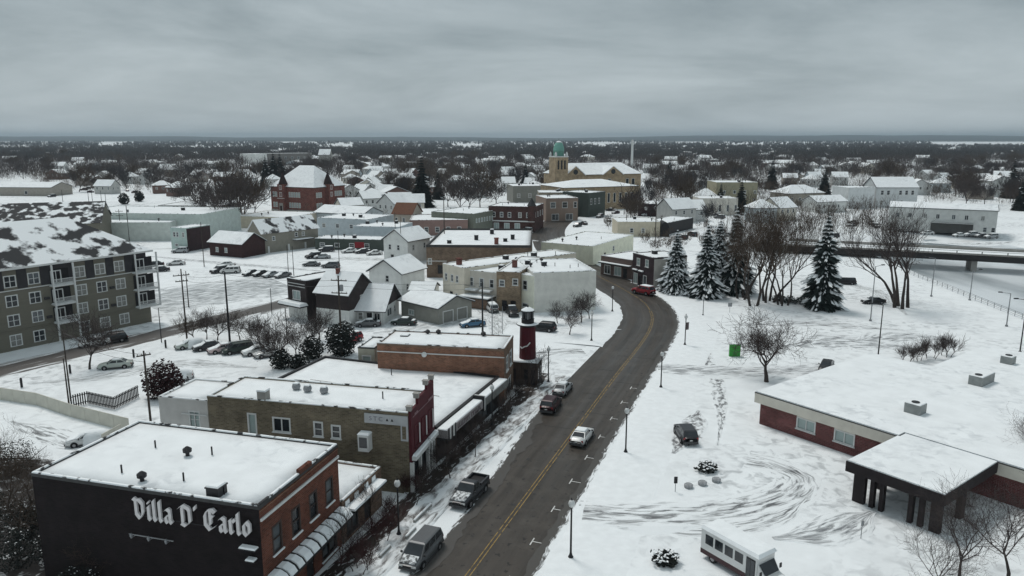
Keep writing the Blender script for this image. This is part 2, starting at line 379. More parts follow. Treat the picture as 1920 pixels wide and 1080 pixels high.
def bld(name, label, A=None, B=None, z=6., W=None, D=10., ang=None, wall=None, roof='flat', rise=2., par=.5, axis='x', front=(), right=(), left=(), cat='building', group=None,
        glass=None, frame=None, rm=None, snow=M_roofsnow, pm=None, oh=.45, base=None, loc=None, sill=True, gm=None, amp=.05, inset=None, reveal=.14, th=.16, style='dh', edge=True, rwall=None):
    """A / B: photographed eave corners (left, right) of the wall facing the camera, at height z"""
    if loc is None:
        a = G(*A, z) if A else None; b = G(*B, z) if B else None
        if ang is None: ang = math.atan2(b.y - a.y, b.x - a.x)
        if W is None: W = (b - a).length
        if a is None: a = b - Vector((math.cos(ang), math.sin(ang), 0)) * W
        loc = (a.x, a.y, 0)
    root = thing(name, label, cat, (loc[0], loc[1], loc[2] if len(loc) > 2 else 0), ang, group)
    wall = wall or M_concrete
    fx = lambda ops, side: [((*onwall(loc, ang, W, D, side, o[0]), *o[1:]) if isinstance(o[0], tuple) else o) for o in ops]
    front, right, left = [[((o[0], o[1] - o[3] / 2, *o[2:]) if isinstance(q[0], tuple) else o) for o, q in zip(fx(ops, sd0), ops)] for ops, sd0 in ((front, 'front'), (right, 'right'), (left, 'left'))]
    wz = z - par if roof == 'flat' else z
    fit = lambda ops, L_: [o for o in ops if o[0] - o[2] / 2 > .05 and o[0] + o[2] / 2 < L_ - .05 and o[1] >= 0 and o[1] + o[3] < wz - .02]
    front, right, left = fit(front, W), fit(right, D), fit(left, D)
    m = MB()
    full = lambda L_: [(o[0], o[1], o[2], o[3]) for o in L_]
    wall_grid(m, W, 0, wz, full(front), lambda x, q, d: (x, d, q), reveal)
    mr = MB() if rwall else m
    wall_grid(mr, D, 0, wz, full(right), lambda x, q, d: (W - d, x, q), reveal)
    if rwall: mr.build('side_wall', rwall, root)
    wall_grid(m, D, 0, wz, full(left), lambda x, q, d: (d, D - x, q), reveal)
    wall_grid(m, W, 0, wz, (), lambda x, q, d: (W - x, D - d, q), reveal)
    if roof == 'gable' and axis == 'x':
        m.add([(0, 0, wz), (0, D, wz), (0, D / 2, wz + rise - .02)], [(0, 2, 1)]); m.add([(W, 0, wz), (W, D, wz), (W, D / 2, wz + rise - .02)], [(0, 1, 2)])
    if roof == 'gable' and axis == 'y':
        m.add([(0, 0, wz), (W, 0, wz), (W / 2, 0, wz + rise - .02)], [(0, 1, 2)]); m.add([(0, D, wz), (W, D, wz), (W / 2, D, wz + rise - .02)], [(0, 2, 1)])
    m.build('wall', wall, root)
    sd_ = int(abs(loc[0] * 7 + loc[1])) % 97
    if roof == 'flat': roof_flat(root, W, D, z, par, seed=sd_, snow=snow, pm=pm or wall, amp=amp, th=th, edge=edge)
    elif roof == 'gable': roof_gable(root, W, D, z, rise, axis, oh, rm, snow)
    elif roof == 'hip': roof_hip(root, W, D, z, rise, oh, rm, snow, inset)
    for L_, fn in ((front, lambda x, q: ((x, .03, q), 0)), (right, lambda x, q: ((W - .03, x, q), math.pi / 2)), (left, lambda x, q: ((.03, D - x, q), -math.pi / 2))):
        for o in L_:
            lc, rz = fn(o[0], o[1]); st = o[4] if len(o) > 4 else style
            if st == 'door': door(root, lc, rz, o[2], o[3])
            else: window(root, lc, rz, o[2], o[3], st, frame, o[5] if len(o) > 5 else (glass or (M_glass, M_glass, M_glassm, M_glass, M_glassm, M_blind)[int(o[0] * 7 + o[1] * 13 + sd_) % 6]), sill)
    if roof == 'flat' and W * D > 140 and loc[1] > 100:
        rv_ = random.Random(sd_)
        for k in range(rv_.randint(2, 5)): vent(root, W * rv_.uniform(.1, .9), D * rv_.uniform(.15, .85), z - .1, rv_.choice(['box', 'mushroom', 'pipe', 'mushroom']))
    root['W'], root['D'] = W, D
    return root
def row(n, L, z, wd, h, style='dh', x0=None, x1=None):
    x0 = L / n / 2 if x0 is None else x0; x1 = L - L / n / 2 if x1 is None else x1
    return [(x0 + (x1 - x0) * (i / (n - 1) if n > 1 else .5), z, wd, h, style) for i in range(n)]
def chimney(root, x, y, z, h=1.2, w_=.6, m=None):
    c = MB(); c.box(x - w_ / 2, x + w_ / 2, y - w_ / 2, y + w_ / 2, z - .6, z + h); c.box(x - w_ * .6, x + w_ * .6, y - w_ * .6, y + w_ * .6, z + h, z + h + .15)
    return c.build('chimney', m or M_brickred, root)
def vent(root, x, y, z, kind='mushroom'):
    c = MB()
    if kind == 'mushroom': c.lathe([(.16, z - .2), (.16, z + .55), (.34, z + .6), (.36, z + .85), (.1, z + 1.05)], 9, (x, y))
    elif kind == 'pipe': c.lathe([(.07, z - .2), (.07, z + .9)], 6, (x, y))
    elif kind == 'box': c.box(x - .5, x + .5, y - .5, y + .5, z - .2, z + .9); c.box(x - .56, x + .56, y - .56, y + .56, z + .9, z + 1.0)
    elif kind == 'ball': c.lathe([(.2, z - .2), (.2, z + .2), (.38, z + .35), (.45, z + .6), (.38, z + .85), (.12, z + 1.0)], 10, (x, y))
    o = c.build('vent' if kind != 'pipe' else 'vent_pipe', {'ball': M_steel}.get(kind, M_dark), root)
    if kind in ('box', 'ball'):
        q = MB(); s_ = .5 if kind == 'box' else .3; t_ = z + (1.002 if kind == 'box' else .94)
        q.box(x - s_, x + s_, y - s_, y + s_, t_, t_ + .1, taper=.08); q.build('vent_snow', M_snow, o)
    return o
M_brickred = brickmat('red brick', (.15, .045, .035), (.22, .18, .16))
M_brickorange = brickmat('orange brick', (.20, .092, .058), (.24, .19, .15))
M_brickgreen = brickmat('olive brick', (.155, .128, .088), (.22, .2, .16))
M_brickdark = brickmat('dark brick', (.035, .02, .019), (.06, .05, .05))
M_brickbrown = brickmat('brown brick', (.16, .10, .07), (.22, .19, .16))
M_bricktan = brickmat('tan brick', (.36, .27, .17), (.4, .34, .27))
M_maroon = mat('maroon paint', (.075, .012, .018), .7, .2, 1)
# ------------------------------------------------------------------ vehicles
def paint(name, c, rough=.35):
    return mat('car paint ' + name, c, rough, .06, .8, metal=.15, spec=.5)
PAINT = {'white': paint('white', (.62, .63, .62)), 'silver': paint('silver', (.36, .38, .39)), 'black': paint('black', (.012, .012, .014)), 'maroon': paint('maroon', (.035, .006, .01)),
         'red': paint('red', (.25, .012, .02)), 'grey': paint('grey', (.12, .125, .13)), 'green': paint('green', (.03, .045, .04)), 'pale': paint('pale green', (.42, .46, .42)), 'blue': paint('blue', (.05, .13, .22)),
         'pink': paint('rose', (.5, .4, .4)), 'dark': paint('charcoal', (.035, .037, .042))}
M_tyre = mat('tyre rubber', (.015, .015, .015), .9, .2, 4)
M_rim = mat('wheel rim', (.3, .3, .31), .4, .1, 5, metal=.6)
M_hl = mat('headlight lens', (.55, .56, .55), .15, .1, 5, spec=.7)
M_tl = mat('taillight lens', (.22, .01, .012), .25, .2, 5, spec=.6)
M_plate = mat('bumper plastic', (.06, .06, .062), .7, .15, 4)
CARS = {  # stations (y, z bottom, z top, half width); cabin: rear base, rear roof, front roof, front base, belt z, roof z, base half width, roof half width
    'sedan': dict(st=[(-2.35, .42, .80, .66), (-2.22, .28, .98, .82), (-1.5, .22, 1.02, .89), (0, .2, .97, .9), (1.1, .2, .95, .89), (1.9, .24, .82, .84), (2.25, .3, .7, .76), (2.34, .42, .6, .62)],
                  cab=(-1.78, -1.0, .35, 1.2, .96, 1.44, .82, .62), wb=1.36, r=.32),
    'suv': dict(st=[(-2.38, .5, .95, .74), (-2.28, .32, 1.12, .88), (-1.4, .26, 1.12, .94), (0, .26, 1.1, .95), (1.1, .26, 1.08, .94), (1.95, .28, 1.0, .9), (2.3, .34, .86, .82), (2.4, .46, .72, .68)],
                cab=(-2.3, -2.0, .35, 1.15, 1.1, 1.74, .88, .70), wb=1.42, r=.37),
    'minivan': dict(st=[(-2.5, .46, .95, .76), (-2.4, .28, 1.08, .9), (-1.4, .22, 1.08, .97), (0, .22, 1.06, .98), (1.3, .22, 1.02, .96), (2.1, .25, .9, .88), (2.42, .32, .74, .78), (2.5, .44, .62, .64)],
                    cab=(-2.42, -2.2, .75, 1.75, 1.06, 1.76, .9, .72), wb=1.5, r=.34),
    'pickup': dict(st=[(-2.75, .55, .98, .9), (-2.7, .45, 1.12, .95), (-.6, .36, 1.14, .97), (0, .36, 1.16, .97), (1.25, .36, 1.18, .97), (2.2, .4, 1.12, .93), (2.65, .45, .98, .86), (2.75, .55, .8, .76)],
                   cab=(-.72, -.5, .45, 1.2, 1.16, 1.86, .92, .72), wb=1.7, r=.42)}
def car_meshes(kind):
    c = CARS[kind]; out = {}
    b = MB(); n = 9
    for y, zb, zt, hw in c['st']:
        h = zt - zb
        for x, z in ((.86, 0), (.98, .16), (1.0, .42), (.985, .68), (.93, .9), (.72, 1.0)): pass
        prof = [(.84, 0), (.97, .18), (1., .5), (.97, .78), (.86, .96), (.45, 1.03)]
        pts = [(hw * a, y, zb + h * q) for a, q in prof]; pts = pts + [(-x, yy, z) for x, yy, z in pts[::-1]]
        b.v += pts
    k = 12; ns = len(c['st'])
    for i in range(ns - 1):
        for j in range(k): b.f.append((i * k + j, i * k + (j + 1) % k, (i + 1) * k + (j + 1) % k, (i + 1) * k + j)); b.m.append(0)
    b.f += [tuple(range(k)), tuple(range((ns - 1) * k, ns * k))[::-1]]; b.m += [0, 0]
    out['body'] = b.mesh('body', PAINT['white'], True)
    y0, y1, y2, y3, zb, zr, hb, hr = c['cab']; zm = zr - .07
    cb_ = MB()
    cb_.add([(-hb, y0, zb - .06), (hb, y0, zb - .06), (hb, y3, zb - .1), (-hb, y3, zb - .1), (-hr - .03, y1, zm), (hr + .03, y1, zm), (hr + .03, y2, zm), (-hr - .03, y2, zm), (-hr + .1, y1 + .15, zr), (hr - .1, y1 + .15, zr), (hr - .1, y2 - .15, zr), (-hr + .1, y2 - .15, zr)],
            [(0, 1, 5, 4), (1, 2, 6, 5), (2, 3, 7, 6), (3, 0, 4, 7), (4, 5, 9, 8), (5, 6, 10, 9), (6, 7, 11, 10), (7, 4, 8, 11), (8, 9, 10, 11)])
    out['cabin'] = cb_.mesh('cabin', PAINT['white'])
    def pane(q, push):
        q = [Vector(p) for p in q]; ce = sum(q, Vector()) / 4
        nrm = (q[1] - q[0]).cross(q[3] - q[0]).normalized()
        if nrm.dot(ce - Vector((0, (y0 + y3) / 2, zb))) < 0: nrm = -nrm
        m = MB(); t = [p + (ce - p) * .1 + nrm * push for p in q]; u = [p - nrm * .03 for p in t]
        m.add(u + t, [(4, 5, 6, 7), (0, 1, 5, 4), (1, 2, 6, 5), (2, 3, 7, 6), (3, 0, 4, 7)]); return m
    v = cb_.v
    out['windshield'] = pane([v[2], v[3], v[7], v[6]], .012).mesh('windshield', M_glass)
    out['rear_window'] = pane([v[0], v[1], v[5], v[4]], .012).mesh('rear_window', M_glass)
    def sidew(sgn):
        a, d, e, f = (v[1], v[2], v[6], v[5]) if sgn > 0 else (v[0], v[3], v[7], v[4])
        a, d, e, f = [Vector(q) for q in (a, d, e, f)]
        ws = []
        cuts = {'sedan': (.05, .48, .95), 'suv': (.04, .35, .66, .95), 'minivan': (.03, .36, .66, .95), 'pickup': (.06, .5, .94)}[kind]
        for i in range(len(cuts) - 1):
            t0, t1 = cuts[i] + .008, cuts[i + 1] - .008
            q = [a.lerp(d, t0), a.lerp(d, t1), f.lerp(e, t1), f.lerp(e, t0)]
            lift = lambda p, o_: p.lerp(o_, .22)
            q = [lift(q[0], q[3]), lift(q[1], q[2]), q[2].lerp(q[1], .06), q[3].lerp(q[0], .06)]
            ws.append(pane(q, .012).mesh('side_window', M_glass))
        return ws
    out['side_windows'] = sidew(1) + sidew(-1)
    r = c['r']; ty = MB(); ty.v = []; 
    def wheel(r_, x0, x1, n_=14):
        m = MB(); vs_ = []
        for x, rr in ((x0, r_ * .9), (x0 + .03, r_), (x1 - .03, r_), (x1, r_ * .9)):
            vs_ += [(x, rr * math.cos(2 * math.pi * i / n_), rr * math.sin(2 * math.pi * i / n_)) for i in range(n_)]
        fs = [(q * n_ + i, q * n_ + (i + 1) % n_, (q + 1) * n_ + (i + 1) % n_, (q + 1) * n_ + i) for q in range(3) for i in range(n_)]
        m.add(vs_, fs + [tuple(range(n_)), tuple(range(3 * n_, 4 * n_))]); return m
    out['tyre'] = wheel(r, -.11, .11).mesh('wheel', M_tyre, False); out['rim'] = wheel(r * .6, -.118, .118, 8).mesh('rim', M_rim)
    f = c['st'][-2]; q = c['st'][1]
    hl = MB(); hl.box(-.2, .2, -.06, .06, -.07, .07, taper=.02); out['headlight'] = hl.mesh('headlight', M_hl)
    tl = MB(); tl.box(-.14, .14, -.05, .05, -.1, .12, taper=.02); out['taillight'] = tl.mesh('taillight', M_tl)
    bp = MB(); bp.box(-f[3] * .96, f[3] * .96, f[0] - .12, f[0] + .16, f[1], f[1] + .2, taper=.04); out['front_bumper'] = bp.mesh('front_bumper', M_plate)
    bp = MB(); bp.box(-q[3] * .96, q[3] * .96, q[0] - .2, q[0] + .08, q[1], q[1] + .26, taper=.04); out['rear_bumper'] = bp.mesh('rear_bumper', M_plate)
    gr = MB(); gr.box(-.38, .38, f[0] - .05, f[0] + .13, f[1] + .24, f[2] - .1, taper=.02); out['grille'] = gr.mesh('grille', M_black)
    def pad(x, ya, yb, za, zc, h, sub=.16):
        m = MB(); m.v = [(-x, ya, za), (x, ya, za), (x, yb, zc), (-x, yb, zc), (-x, ya, za + h * .6), (x, ya, za + h * .6), (x, yb, zc + h * .6), (-x, yb, zc + h * .6), (-x + sub, ya + sub, za + h), (x - sub, ya + sub, za + h), (x - sub, yb - sub, zc + h), (-x + sub, yb - sub, zc + h)]
        m.f = [(0, 1, 5, 4), (1, 2, 6, 5), (2, 3, 7, 6), (3, 0, 4, 7), (4, 5, 9, 8), (5, 6, 10, 9), (6, 7, 11, 10), (7, 4, 8, 11), (8, 9, 10, 11), (3, 2, 1, 0)]; m.m = [0] * 10; return m
    out['snow_roof'] = pad(hr - .02, y1 + .08, y2 - .04, zr - .02, zr - .02, .12).mesh('roof_snow', M_snow, True)
    st = c['st']; hz_ = st[-4][2], st[-2][2]
    out['snow_hood'] = pad(st[-3][3] * .78, y3 - .1, st[-2][0] - .05, zb + .02, st[-2][2] + .04, .1).mesh('hood_snow', M_snow, True)
    if kind == 'sedan': out['snow_back'] = pad(st[1][3] * .8, st[1][0] + .02, y0 + .1, st[1][2] + .02, st[2][2] + .02, .1).mesh('trunk_snow', M_snow, True)
    ws = pane([v[2], v[3], v[7], v[6]], .06).mesh('windshield_snow', M_snow); out['snow_ws'] = ws
    if kind == 'pickup':
        bed = MB(); bed.box(-.8, .8, -2.62, -.82, 1.165, 1.18); out['bed'] = bed.mesh('bed', M_black)
        rl = MB()
        for sx in (-1, 1): rl.box(sx * .86 - .08, sx * .86 + .08, -2.7, -.75, 1.12, 1.42)
        rl.box(-.78, .78, -2.72, -2.6, 1.12, 1.42); rl.box(-.78, .78, -.83, -.75, 1.12, 1.42)
        out['bed_sides'] = rl.mesh('bed_sides', M_black)
    return out
mat('dusting', (.16, .165, .17), .7, .3, 4, col2=SNOWC, thr=(.40, .6), detail=6)
def snow_dome():
    m = MB(); n = 14
    for k in range(7):
        a = k / 6 * math.pi / 2
        for i in range(n):
            t = 2 * math.pi * i / n; q = math.cos(a) ** .7 * (1 + .07 * mnoise.noise((math.cos(t) * 2, math.sin(t) * 2, a)))
            m.v.append((1.12 * q * math.cos(t), -.5 + 1.95 * q * math.sin(t), .12 + 1.5 * math.sin(a) ** .8))
    m.f = [(k * n + i, k * n + (i + 1) % n, (k + 1) * n + (i + 1) % n, (k + 1) * n + i) for k in range(6) for i in range(n)]; m.m = [0] * len(m.f)
    return m.mesh('snow_cover', M_snow, True)
def car(kind, label, color, loc, heading, snow=0, lod=0, group='parked cars', name=None, z=0., hood=False, bury=False):
    """heading in degrees: 0 faces +Y (away from the camera), 90 faces -X"""
    p = cached(('car', kind), lambda: car_meshes(kind)); c = CARS[kind]
    nm = name or {'sedan': 'parked_car', 'suv': 'parked_suv', 'minivan': 'parked_minivan', 'pickup': 'pickup_truck'}[kind]
    root = thing(nm, label, {'sedan': 'car', 'suv': 'suv', 'minivan': 'minivan', 'pickup': 'pickup truck'}[kind], (loc[0], loc[1], z), R(heading), group)
    col = PAINT[color]
    b = link('body', p['body'], root, material=col)
    for k in ('front_bumper', 'rear_bumper', 'grille'): link(k, p[k], b)
    cb2 = link('cabin', p['cabin'], root, material=col)
    link('windshield', p['windshield'], cb2); link('rear_window', p['rear_window'], cb2)
    for s_ in p['side_windows']: link('side_window', s_, cb2)
    st = c['st']
    for sx in (-1, 1):
        for sy in (-1, 1):
            wv = link('wheel', p['tyre'], root, (sx * (st[3][3] - .085), sy * c['wb'], c['r']))
            link('rim', p['rim'], wv)
    for sx in (-1, 1):
        link('headlight', p['headlight'], root, (sx * st[-2][3] * .74, st[-2][0] + .03, st[-2][2] - .13)); link('taillight', p['taillight'], root, (sx * st[1][3] * .82, st[1][0] - .05, st[1][2] - .2))
    if kind == 'pickup':
        link('bed', p['bed'], root); link('bed_sides', p['bed_sides'], root, material=col)
    for sx in (-1, 1):
        link('mirror', cached('mirror', lambda: MB().box(-.1, .1, -.06, .06, -.08, .08, taper=.02).mesh('mirror', M_plate)), root, (sx * (st[3][3] + .06), c['cab'][3] - .35, c['cab'][4] + .08))
        for sy in (-1, 1):
            link('wheel_arch', cached(('arch', kind), lambda: MB().lathe([(c['r'] * 1.2, -.01), (c['r'] * 1.2, .01)], 16).mesh('wheel_arch', M_black)), root, (sx * (st[3][3] + .0), sy * c['wb'], c['r'] * 1.02)).rotation_euler = (0, math.pi / 2, 0)
        link('sill_trim', cached(('sillt', kind), lambda: MB().box(-.02, .02, -c['wb'] + c['r'] * 1.2, c['wb'] - c['r'] * 1.2, c['st'][3][1] - .02, c['st'][3][1] + .14).mesh('sill_trim', M_plate)), root, (sx * st[3][3] * .99, 0, 0))
    link('number_plate', cached('plate', lambda: MB().box(-.16, .16, -.012, .012, -.06, .06).mesh('number_plate', M_trim)), root, (0, st[1][0] - .17, st[1][1] + .42))
    if snow >= 1:
        link('roof_snow', p['snow_roof'], root)
    if bury: link('snow_cover', cached('bury', lambda: snow_dome()), root)
    if hood: link('hood_snow', p['snow_hood'], root, material=MATS['dusting'])
    if snow >= 2:
        link('hood_snow', p['snow_hood'], root)
        if 'snow_back' in p: link('trunk_snow', p['snow_back'], root)
    if snow >= 3: link('windshield_snow', p['snow_ws'], root)
    return root
# ------------------------------------------------------------------ trees
def bare_tree(seed, h=8., spread=1., levels=4, trunk_h=.22, r0=.17, kids=(6, 5, 5, 4), up=.35, stems=1, twig=.018, wob=.16, lenk=.62, rb=.5):
    rng = random.Random(seed); tr, cr = MB(), MB()
    def limb(p, d, L, r, lv):
        seg = 3 if lv < 2 else 2
        pts = [p]; q = d.copy(); rr = [r]
        for i in range(seg):
            q = (q + Vector((rng.gauss(0, wob), rng.gauss(0, wob), rng.gauss(0, wob * .6) + (up * .22 if lv else 0)))).normalized()
            pts.append(pts[-1] + q * (L / seg)); rr.append(max(twig * .6, r * (1 - .62 * (i + 1) / seg)))
        tgt = tr if lv == 0 else cr; n = 6 if lv == 0 else 4 if lv == 1 else 3
        for i in range(seg): tgt.tube(pts[i], pts[i + 1], rr[i], rr[i + 1], n, cap=False)
        if lv >= levels: return
        kn = kids[min(lv, len(kids) - 1)]
        for i in range(kn):
            t = (.75 + .25 * i / max(1, kn - 1)) if lv == 0 else .25 + .75 * (i + rng.random() * .6) / kn
            t = min(1, t); f = t * seg; a = min(seg - 1, int(f)); p1 = pts[a].lerp(pts[a + 1], f - a)
            ax = (pts[a + 1] - pts[a]).normalized(); o = ax.orthogonal().normalized(); phi = i * 2.4 + rng.random() * 1.2
            side = (o * math.cos(phi) + ax.cross(o) * math.sin(phi)); sp_ = spread * (.75 + .5 * rng.random())
            nd_ = (ax + side * sp_ + Vector((0, 0, up * .6))).normalized()
            L2 = (h * (1 - trunk_h) * .52 if lv == 0 else L * lenk) * (.75 + .5 * rng.random())
            limb(p1, nd_, L2, max(twig, rr[a] * .62), lv + 1)
    for k in range(stems):
        if stems == 1: limb(Vector((0, 0, -.1)), Vector((0, 0, 1)), h * trunk_h, r0, 0)
        else:
            a = k * 2 * math.pi / stems + rng.random(); tl_ = .12 + .2 * rng.random()
            limb(Vector((rb * math.cos(a), rb * math.sin(a), -.1)), Vector((tl_ * math.cos(a), tl_ * math.sin(a), 1)).normalized(), h * trunk_h * (.85 + .3 * rng.random()), r0, 0)
    return tr, cr
def tree_proto(key, tm=None, **k):
    def mk():
        tr, cr = bare_tree(**k); return tr.mesh('trunk', M_bark), cr.mesh("crown", tm or M_twig)
    return cached(('tree', key), mk)
def put_tree(key, label, loc, scale=1., rz=0., name='bare_tree', group=None, cat='tree', twig=None):
    t, c = MESH[('tree', key)]
    root = thing(name, label, cat, loc, rz, group, scale)
    link('trunk', t, root); link('crown', c, root, material=twig)
    return root
def spruce(seed, h=14., rad=3.6, tiers=22, snow=.5, low=.1):
    rng = random.Random(seed); tr, cr, sn = MB(), MB(), MB()
    tr.tube((0, 0, -.1), (0, 0, h * .97), .28, .03, 7)
    for t in range(tiers):
        f = t / (tiers - 1); z = h * (low + (.985 - low) * f); rr = rad * (1 - f) ** .85 * (.8 + .4 * rng.random()) + .18
        n = max(6, int(17 * (1 - f) + 6))
        for i in range(n):
            a = 2 * math.pi * (i + rng.random() * .8) / n + t * 1.3; L = rr * (.7 + .5 * rng.random()); d = Vector((math.cos(a), math.sin(a), 0)); s_ = Vector((-d.y, d.x, 0))
            dr = -.32 - .2 * rng.random() + .25 * f; wd = L * .24 + .1
            pr = Vector((0, 0, z)); m1 = pr + d * L * .55 + Vector((0, 0, dr * L * .35)); e = pr + d * L + Vector((0, 0, dr * L))
            for k_ in range(3):
                jj = Vector((rng.gauss(0, .07), rng.gauss(0, .07), -.1 - .3 * rng.random() * wd)) * (1 if k_ else 0)
                for sg in (-1, 1):
                    cr.add([pr.lerp(m1, .1 + .3 * k_) + jj, pr.lerp(m1, .6) + s_ * sg * wd * (.6 + .5 * rng.random()) + d * L * .12 * k_ + Vector((0, 0, -wd * .45)) + jj, e + s_ * sg * wd * .4 * rng.random() + jj + Vector((0, 0, -.1 * k_)), m1 + jj], [(0, 1, 2, 3)])
            if rng.random() < snow:
                up = Vector((0, 0, .2)) + d * L * .08
                for q_ in range(8):
                    sw = wd * (.1 + .2 * rng.random()); t0 = .25 + .75 * rng.random(); c0 = (pr.lerp(m1, t0 * 1.4) if t0 < .7 else m1.lerp(e, (t0 - .7) / .3)) + up + s_ * rng.uniform(-.6, .6) * wd; ln = L * (.1 + .18 * rng.random())
                    dd_ = (d + Vector((0, 0, dr * .8))).normalized()
                    sn.add([c0 - dd_ * ln, c0 + s_ * sw - Vector((0, 0, sw * .8)), c0 + dd_ * ln - Vector((0, 0, sw * .5)), c0 - s_ * sw - Vector((0, 0, sw * .8)), c0 + Vector((0, 0, .16))], [(0, 1, 4), (1, 2, 4), (2, 3, 4), (3, 0, 4)])
    return tr, cr, sn
def put_spruce(key, label, loc, scale=1., rz=0., group='snow-laden spruces', name='spruce_tree'):
    t, c, s_ = MESH[('spruce', key)]
    root = thing(name, label, 'tree', loc, rz, group, scale)
    link('trunk', t, root); cc = link('crown', c, root); link('branch_snow', s_, cc, kind='stuff')
    return root
def leafball(seed, rx, ry, rz_, n, size, m2=.0, squash=.6):
    """a dense shrub: many leaf-sized faces through an uneven volume, some carrying snow"""
    rng = random.Random(seed); lf, sn = MB(), MB()
    for i in range(n):
        v = Vector((rng.gauss(0, 1), rng.gauss(0, 1), rng.gauss(0, 1))).normalized(); rr = rng.random() ** .4
        bumpy = 1 + .28 * mnoise.noise(v * 1.7 + Vector((seed, 0, 0)))
        p = Vector((v.x * rx, v.y * ry, v.z * rz_)) * rr * bumpy + Vector((0, 0, rz_ * .85))
        if p.z < .05: p.z = .05 + rng.random() * .2
        a = Vector((rng.gauss(0, 1), rng.gauss(0, 1), rng.gauss(0, .6))).normalized() * size; b = a.orthogonal().normalized() * size * .6
        tgt = sn if (rng.random() < m2 and v.z > .05 and rr > .7) else lf
        if tgt is sn: a.z *= .25; b.z *= .25; p.z += size * .4
        tgt.add([p - a, p - b, p + a, p + b], [(0, 1, 2, 3)])
    st = MB()
    for i in range(5): st.tube((rng.gauss(0, .06), rng.gauss(0, .06), -.05), (rng.gauss(0, rx * .4), rng.gauss(0, ry * .4), rz_ * .9), .05, .02, 4)
    return lf, sn, st
def put_shrub(label, loc, seed, rx, ry, rz_, n=500, size=.16, m=None, snow=.15, name='shrub', group=None, cat='shrub'):
    lf, sn, st = leafball(seed, rx, ry, rz_, n, size, snow)
    root = thing(name, label, cat, loc, 0, group)
    st.build('stem', M_bark, root); f = lf.build('foliage', m or M_ever, root)
    if sn.v: sn.build('leaf_snow', M_snow, f, kind='stuff')
    return root
# ------------------------------------------------------------------ poles, lamps, signs
M_globe = mat('lamp globe', (.6, .61, .6), .3, .05, 4, spec=.5)
M_banner = mat('banner', (.10, .08, .08), .8, .2, 3)
def lamp_meshes():
    p = MB(); p.lathe([(.22, 0), (.22, .25), (.15, .35), (.09, .6), (.07, 4.5), (.12, 4.55), (.12, 4.62)], 8)
    g = MB(); g.lathe([(.1, 4.6), (.24, 4.75), (.28, 4.95), (.22, 5.15), (.08, 5.27)], 10)
    f = MB(); f.lathe([(.1, 5.26), (.06, 5.32), (.02, 5.45)], 8)
    return p.mesh('post', M_dark), g.mesh('globe', M_globe, True), f.mesh('finial', M_dark)
def street_lamp(label, loc, group='globe street lamps', scale=1., banner=False, rz=0):
    a, b, c = cached('lamp', lamp_meshes)
    r = thing('street_lamp', label, 'street lamp', loc, rz, group, scale)
    link('post', a, r); g = link('globe', b, r); link('finial', c, g)
    if banner:
        q = MB(); q.box(.1, .62, -.02, .02, 2.7, 3.9); q.box(.05, .7, -.025, .025, 3.92, 3.97); q.build('banner', M_banner, r)
    return r
def utility_pole(label, loc, h, rz=0, arms=(), r=.15, tilt=(0, 0), group='wooden utility poles', tank=False, name='utility_pole', m=None):
    root = thing(name, label, 'utility pole', loc, rz, group); root.rotation_euler = (tilt[0], tilt[1], rz)
    p = MB(); p.tube((0, 0, -.3), (0, 0, h), r, r * .65, 8); p.build('pole', m or M_wood, root)
    for za, L in arms:
        a = MB(); a.box(-L / 2, L / 2, .1, .22, za - .07, za + .07); ao = a.build('crossarm', m or M_wood, root)
        for k in range(4):
            i = MB(); x = -L / 2 + .12 + (L - .24) * k / 3; i.lathe([(.05, za + .07), (.06, za + .2), (.02, za + .26)], 6, (x, .16)); i.build('insulator', M_concrete, ao)
    if tank:
        t = MB(); t.lathe([(.28, h - 2.4), (.3, h - 2.35), (.3, h - 1.5), (.2, h - 1.42)], 10, (.45, 0)); t.build('transformer', M_steel, root)
    return root
def cobra_lamp(label, loc, h, rz, group='tall parking lot lamps', arm=1.6, m=None):
    root = thing('lot_lamp', label, 'street lamp', loc, rz, group)
    p = MB(); p.tube((0, 0, 0), (0, 0, h), .11, .07, 7); p.lathe([(.25, 0), (.25, .3), (.12, .34)], 8); p.build('post', m or M_dark, root)
    a = MB(); a.tube((0, 0, h - .05), (arm, 0, h + .15), .05, .04, 5); ao = a.build('arm', m or M_dark, root)
    q = MB(); q.box(arm - .2, arm + .5, -.16, .16, h + .1, h + .26, taper=.04); q.build('lamp_head', M_dark, ao)
    return root
def sign_post(label, loc, h=2.2, wd=.4, hh=.5, rz=0, face=None, group=None, name='street_sign'):
    root = thing(name, label, 'sign', loc, rz, group)
    MB().tube((0, 0, -.05), (0, 0, h), .035, .035, 5).build('post', M_steel, root)
    MB().box(-wd / 2, wd / 2, -.05, -.03, h - hh, h).build('sign_panel', face or M_dark, root)
    return root
# ================================================================== THE GROUND
def smooth(a, b, x):
    t = max(0, min(1, (x - a) / (b - a))); return t * t * (3 - 2 * t)
RF0, RF1 = Vector((97.4, 138.)), Vector((103.5, 205.))       # the river's near bank, where the railing runs
def river_depth(x, y):
    d = (RF1 - RF0).normalized(); nrm = Vector((d.y, -d.x)); q = Vector((x, y)) - RF0
    e = q.dot(nrm); a = q.dot(d)
    near = smooth(2, 7, e + max(0, -a - 10) * 0)
    return -2.6 * near * (1 - smooth(62, 72, e)) * smooth(-95, -70, a) * (1 - smooth(120, 150, a))
def spaced(lo, hi, step, far):
    c = list(np.arange(lo, hi + .1, step)); k = step; x = hi
    while x < far: k *= 1.45; x += k; c.append(x)
    k = step; x = lo
    while x > -far: k *= 1.45; x -= k; c.insert(0, x)
    return c
gx = spaced(-60, 190, 3.2, 16000); gy = spaced(20, 300, 3.2, 16000)
gm_ = MB(); nx = len(gx)
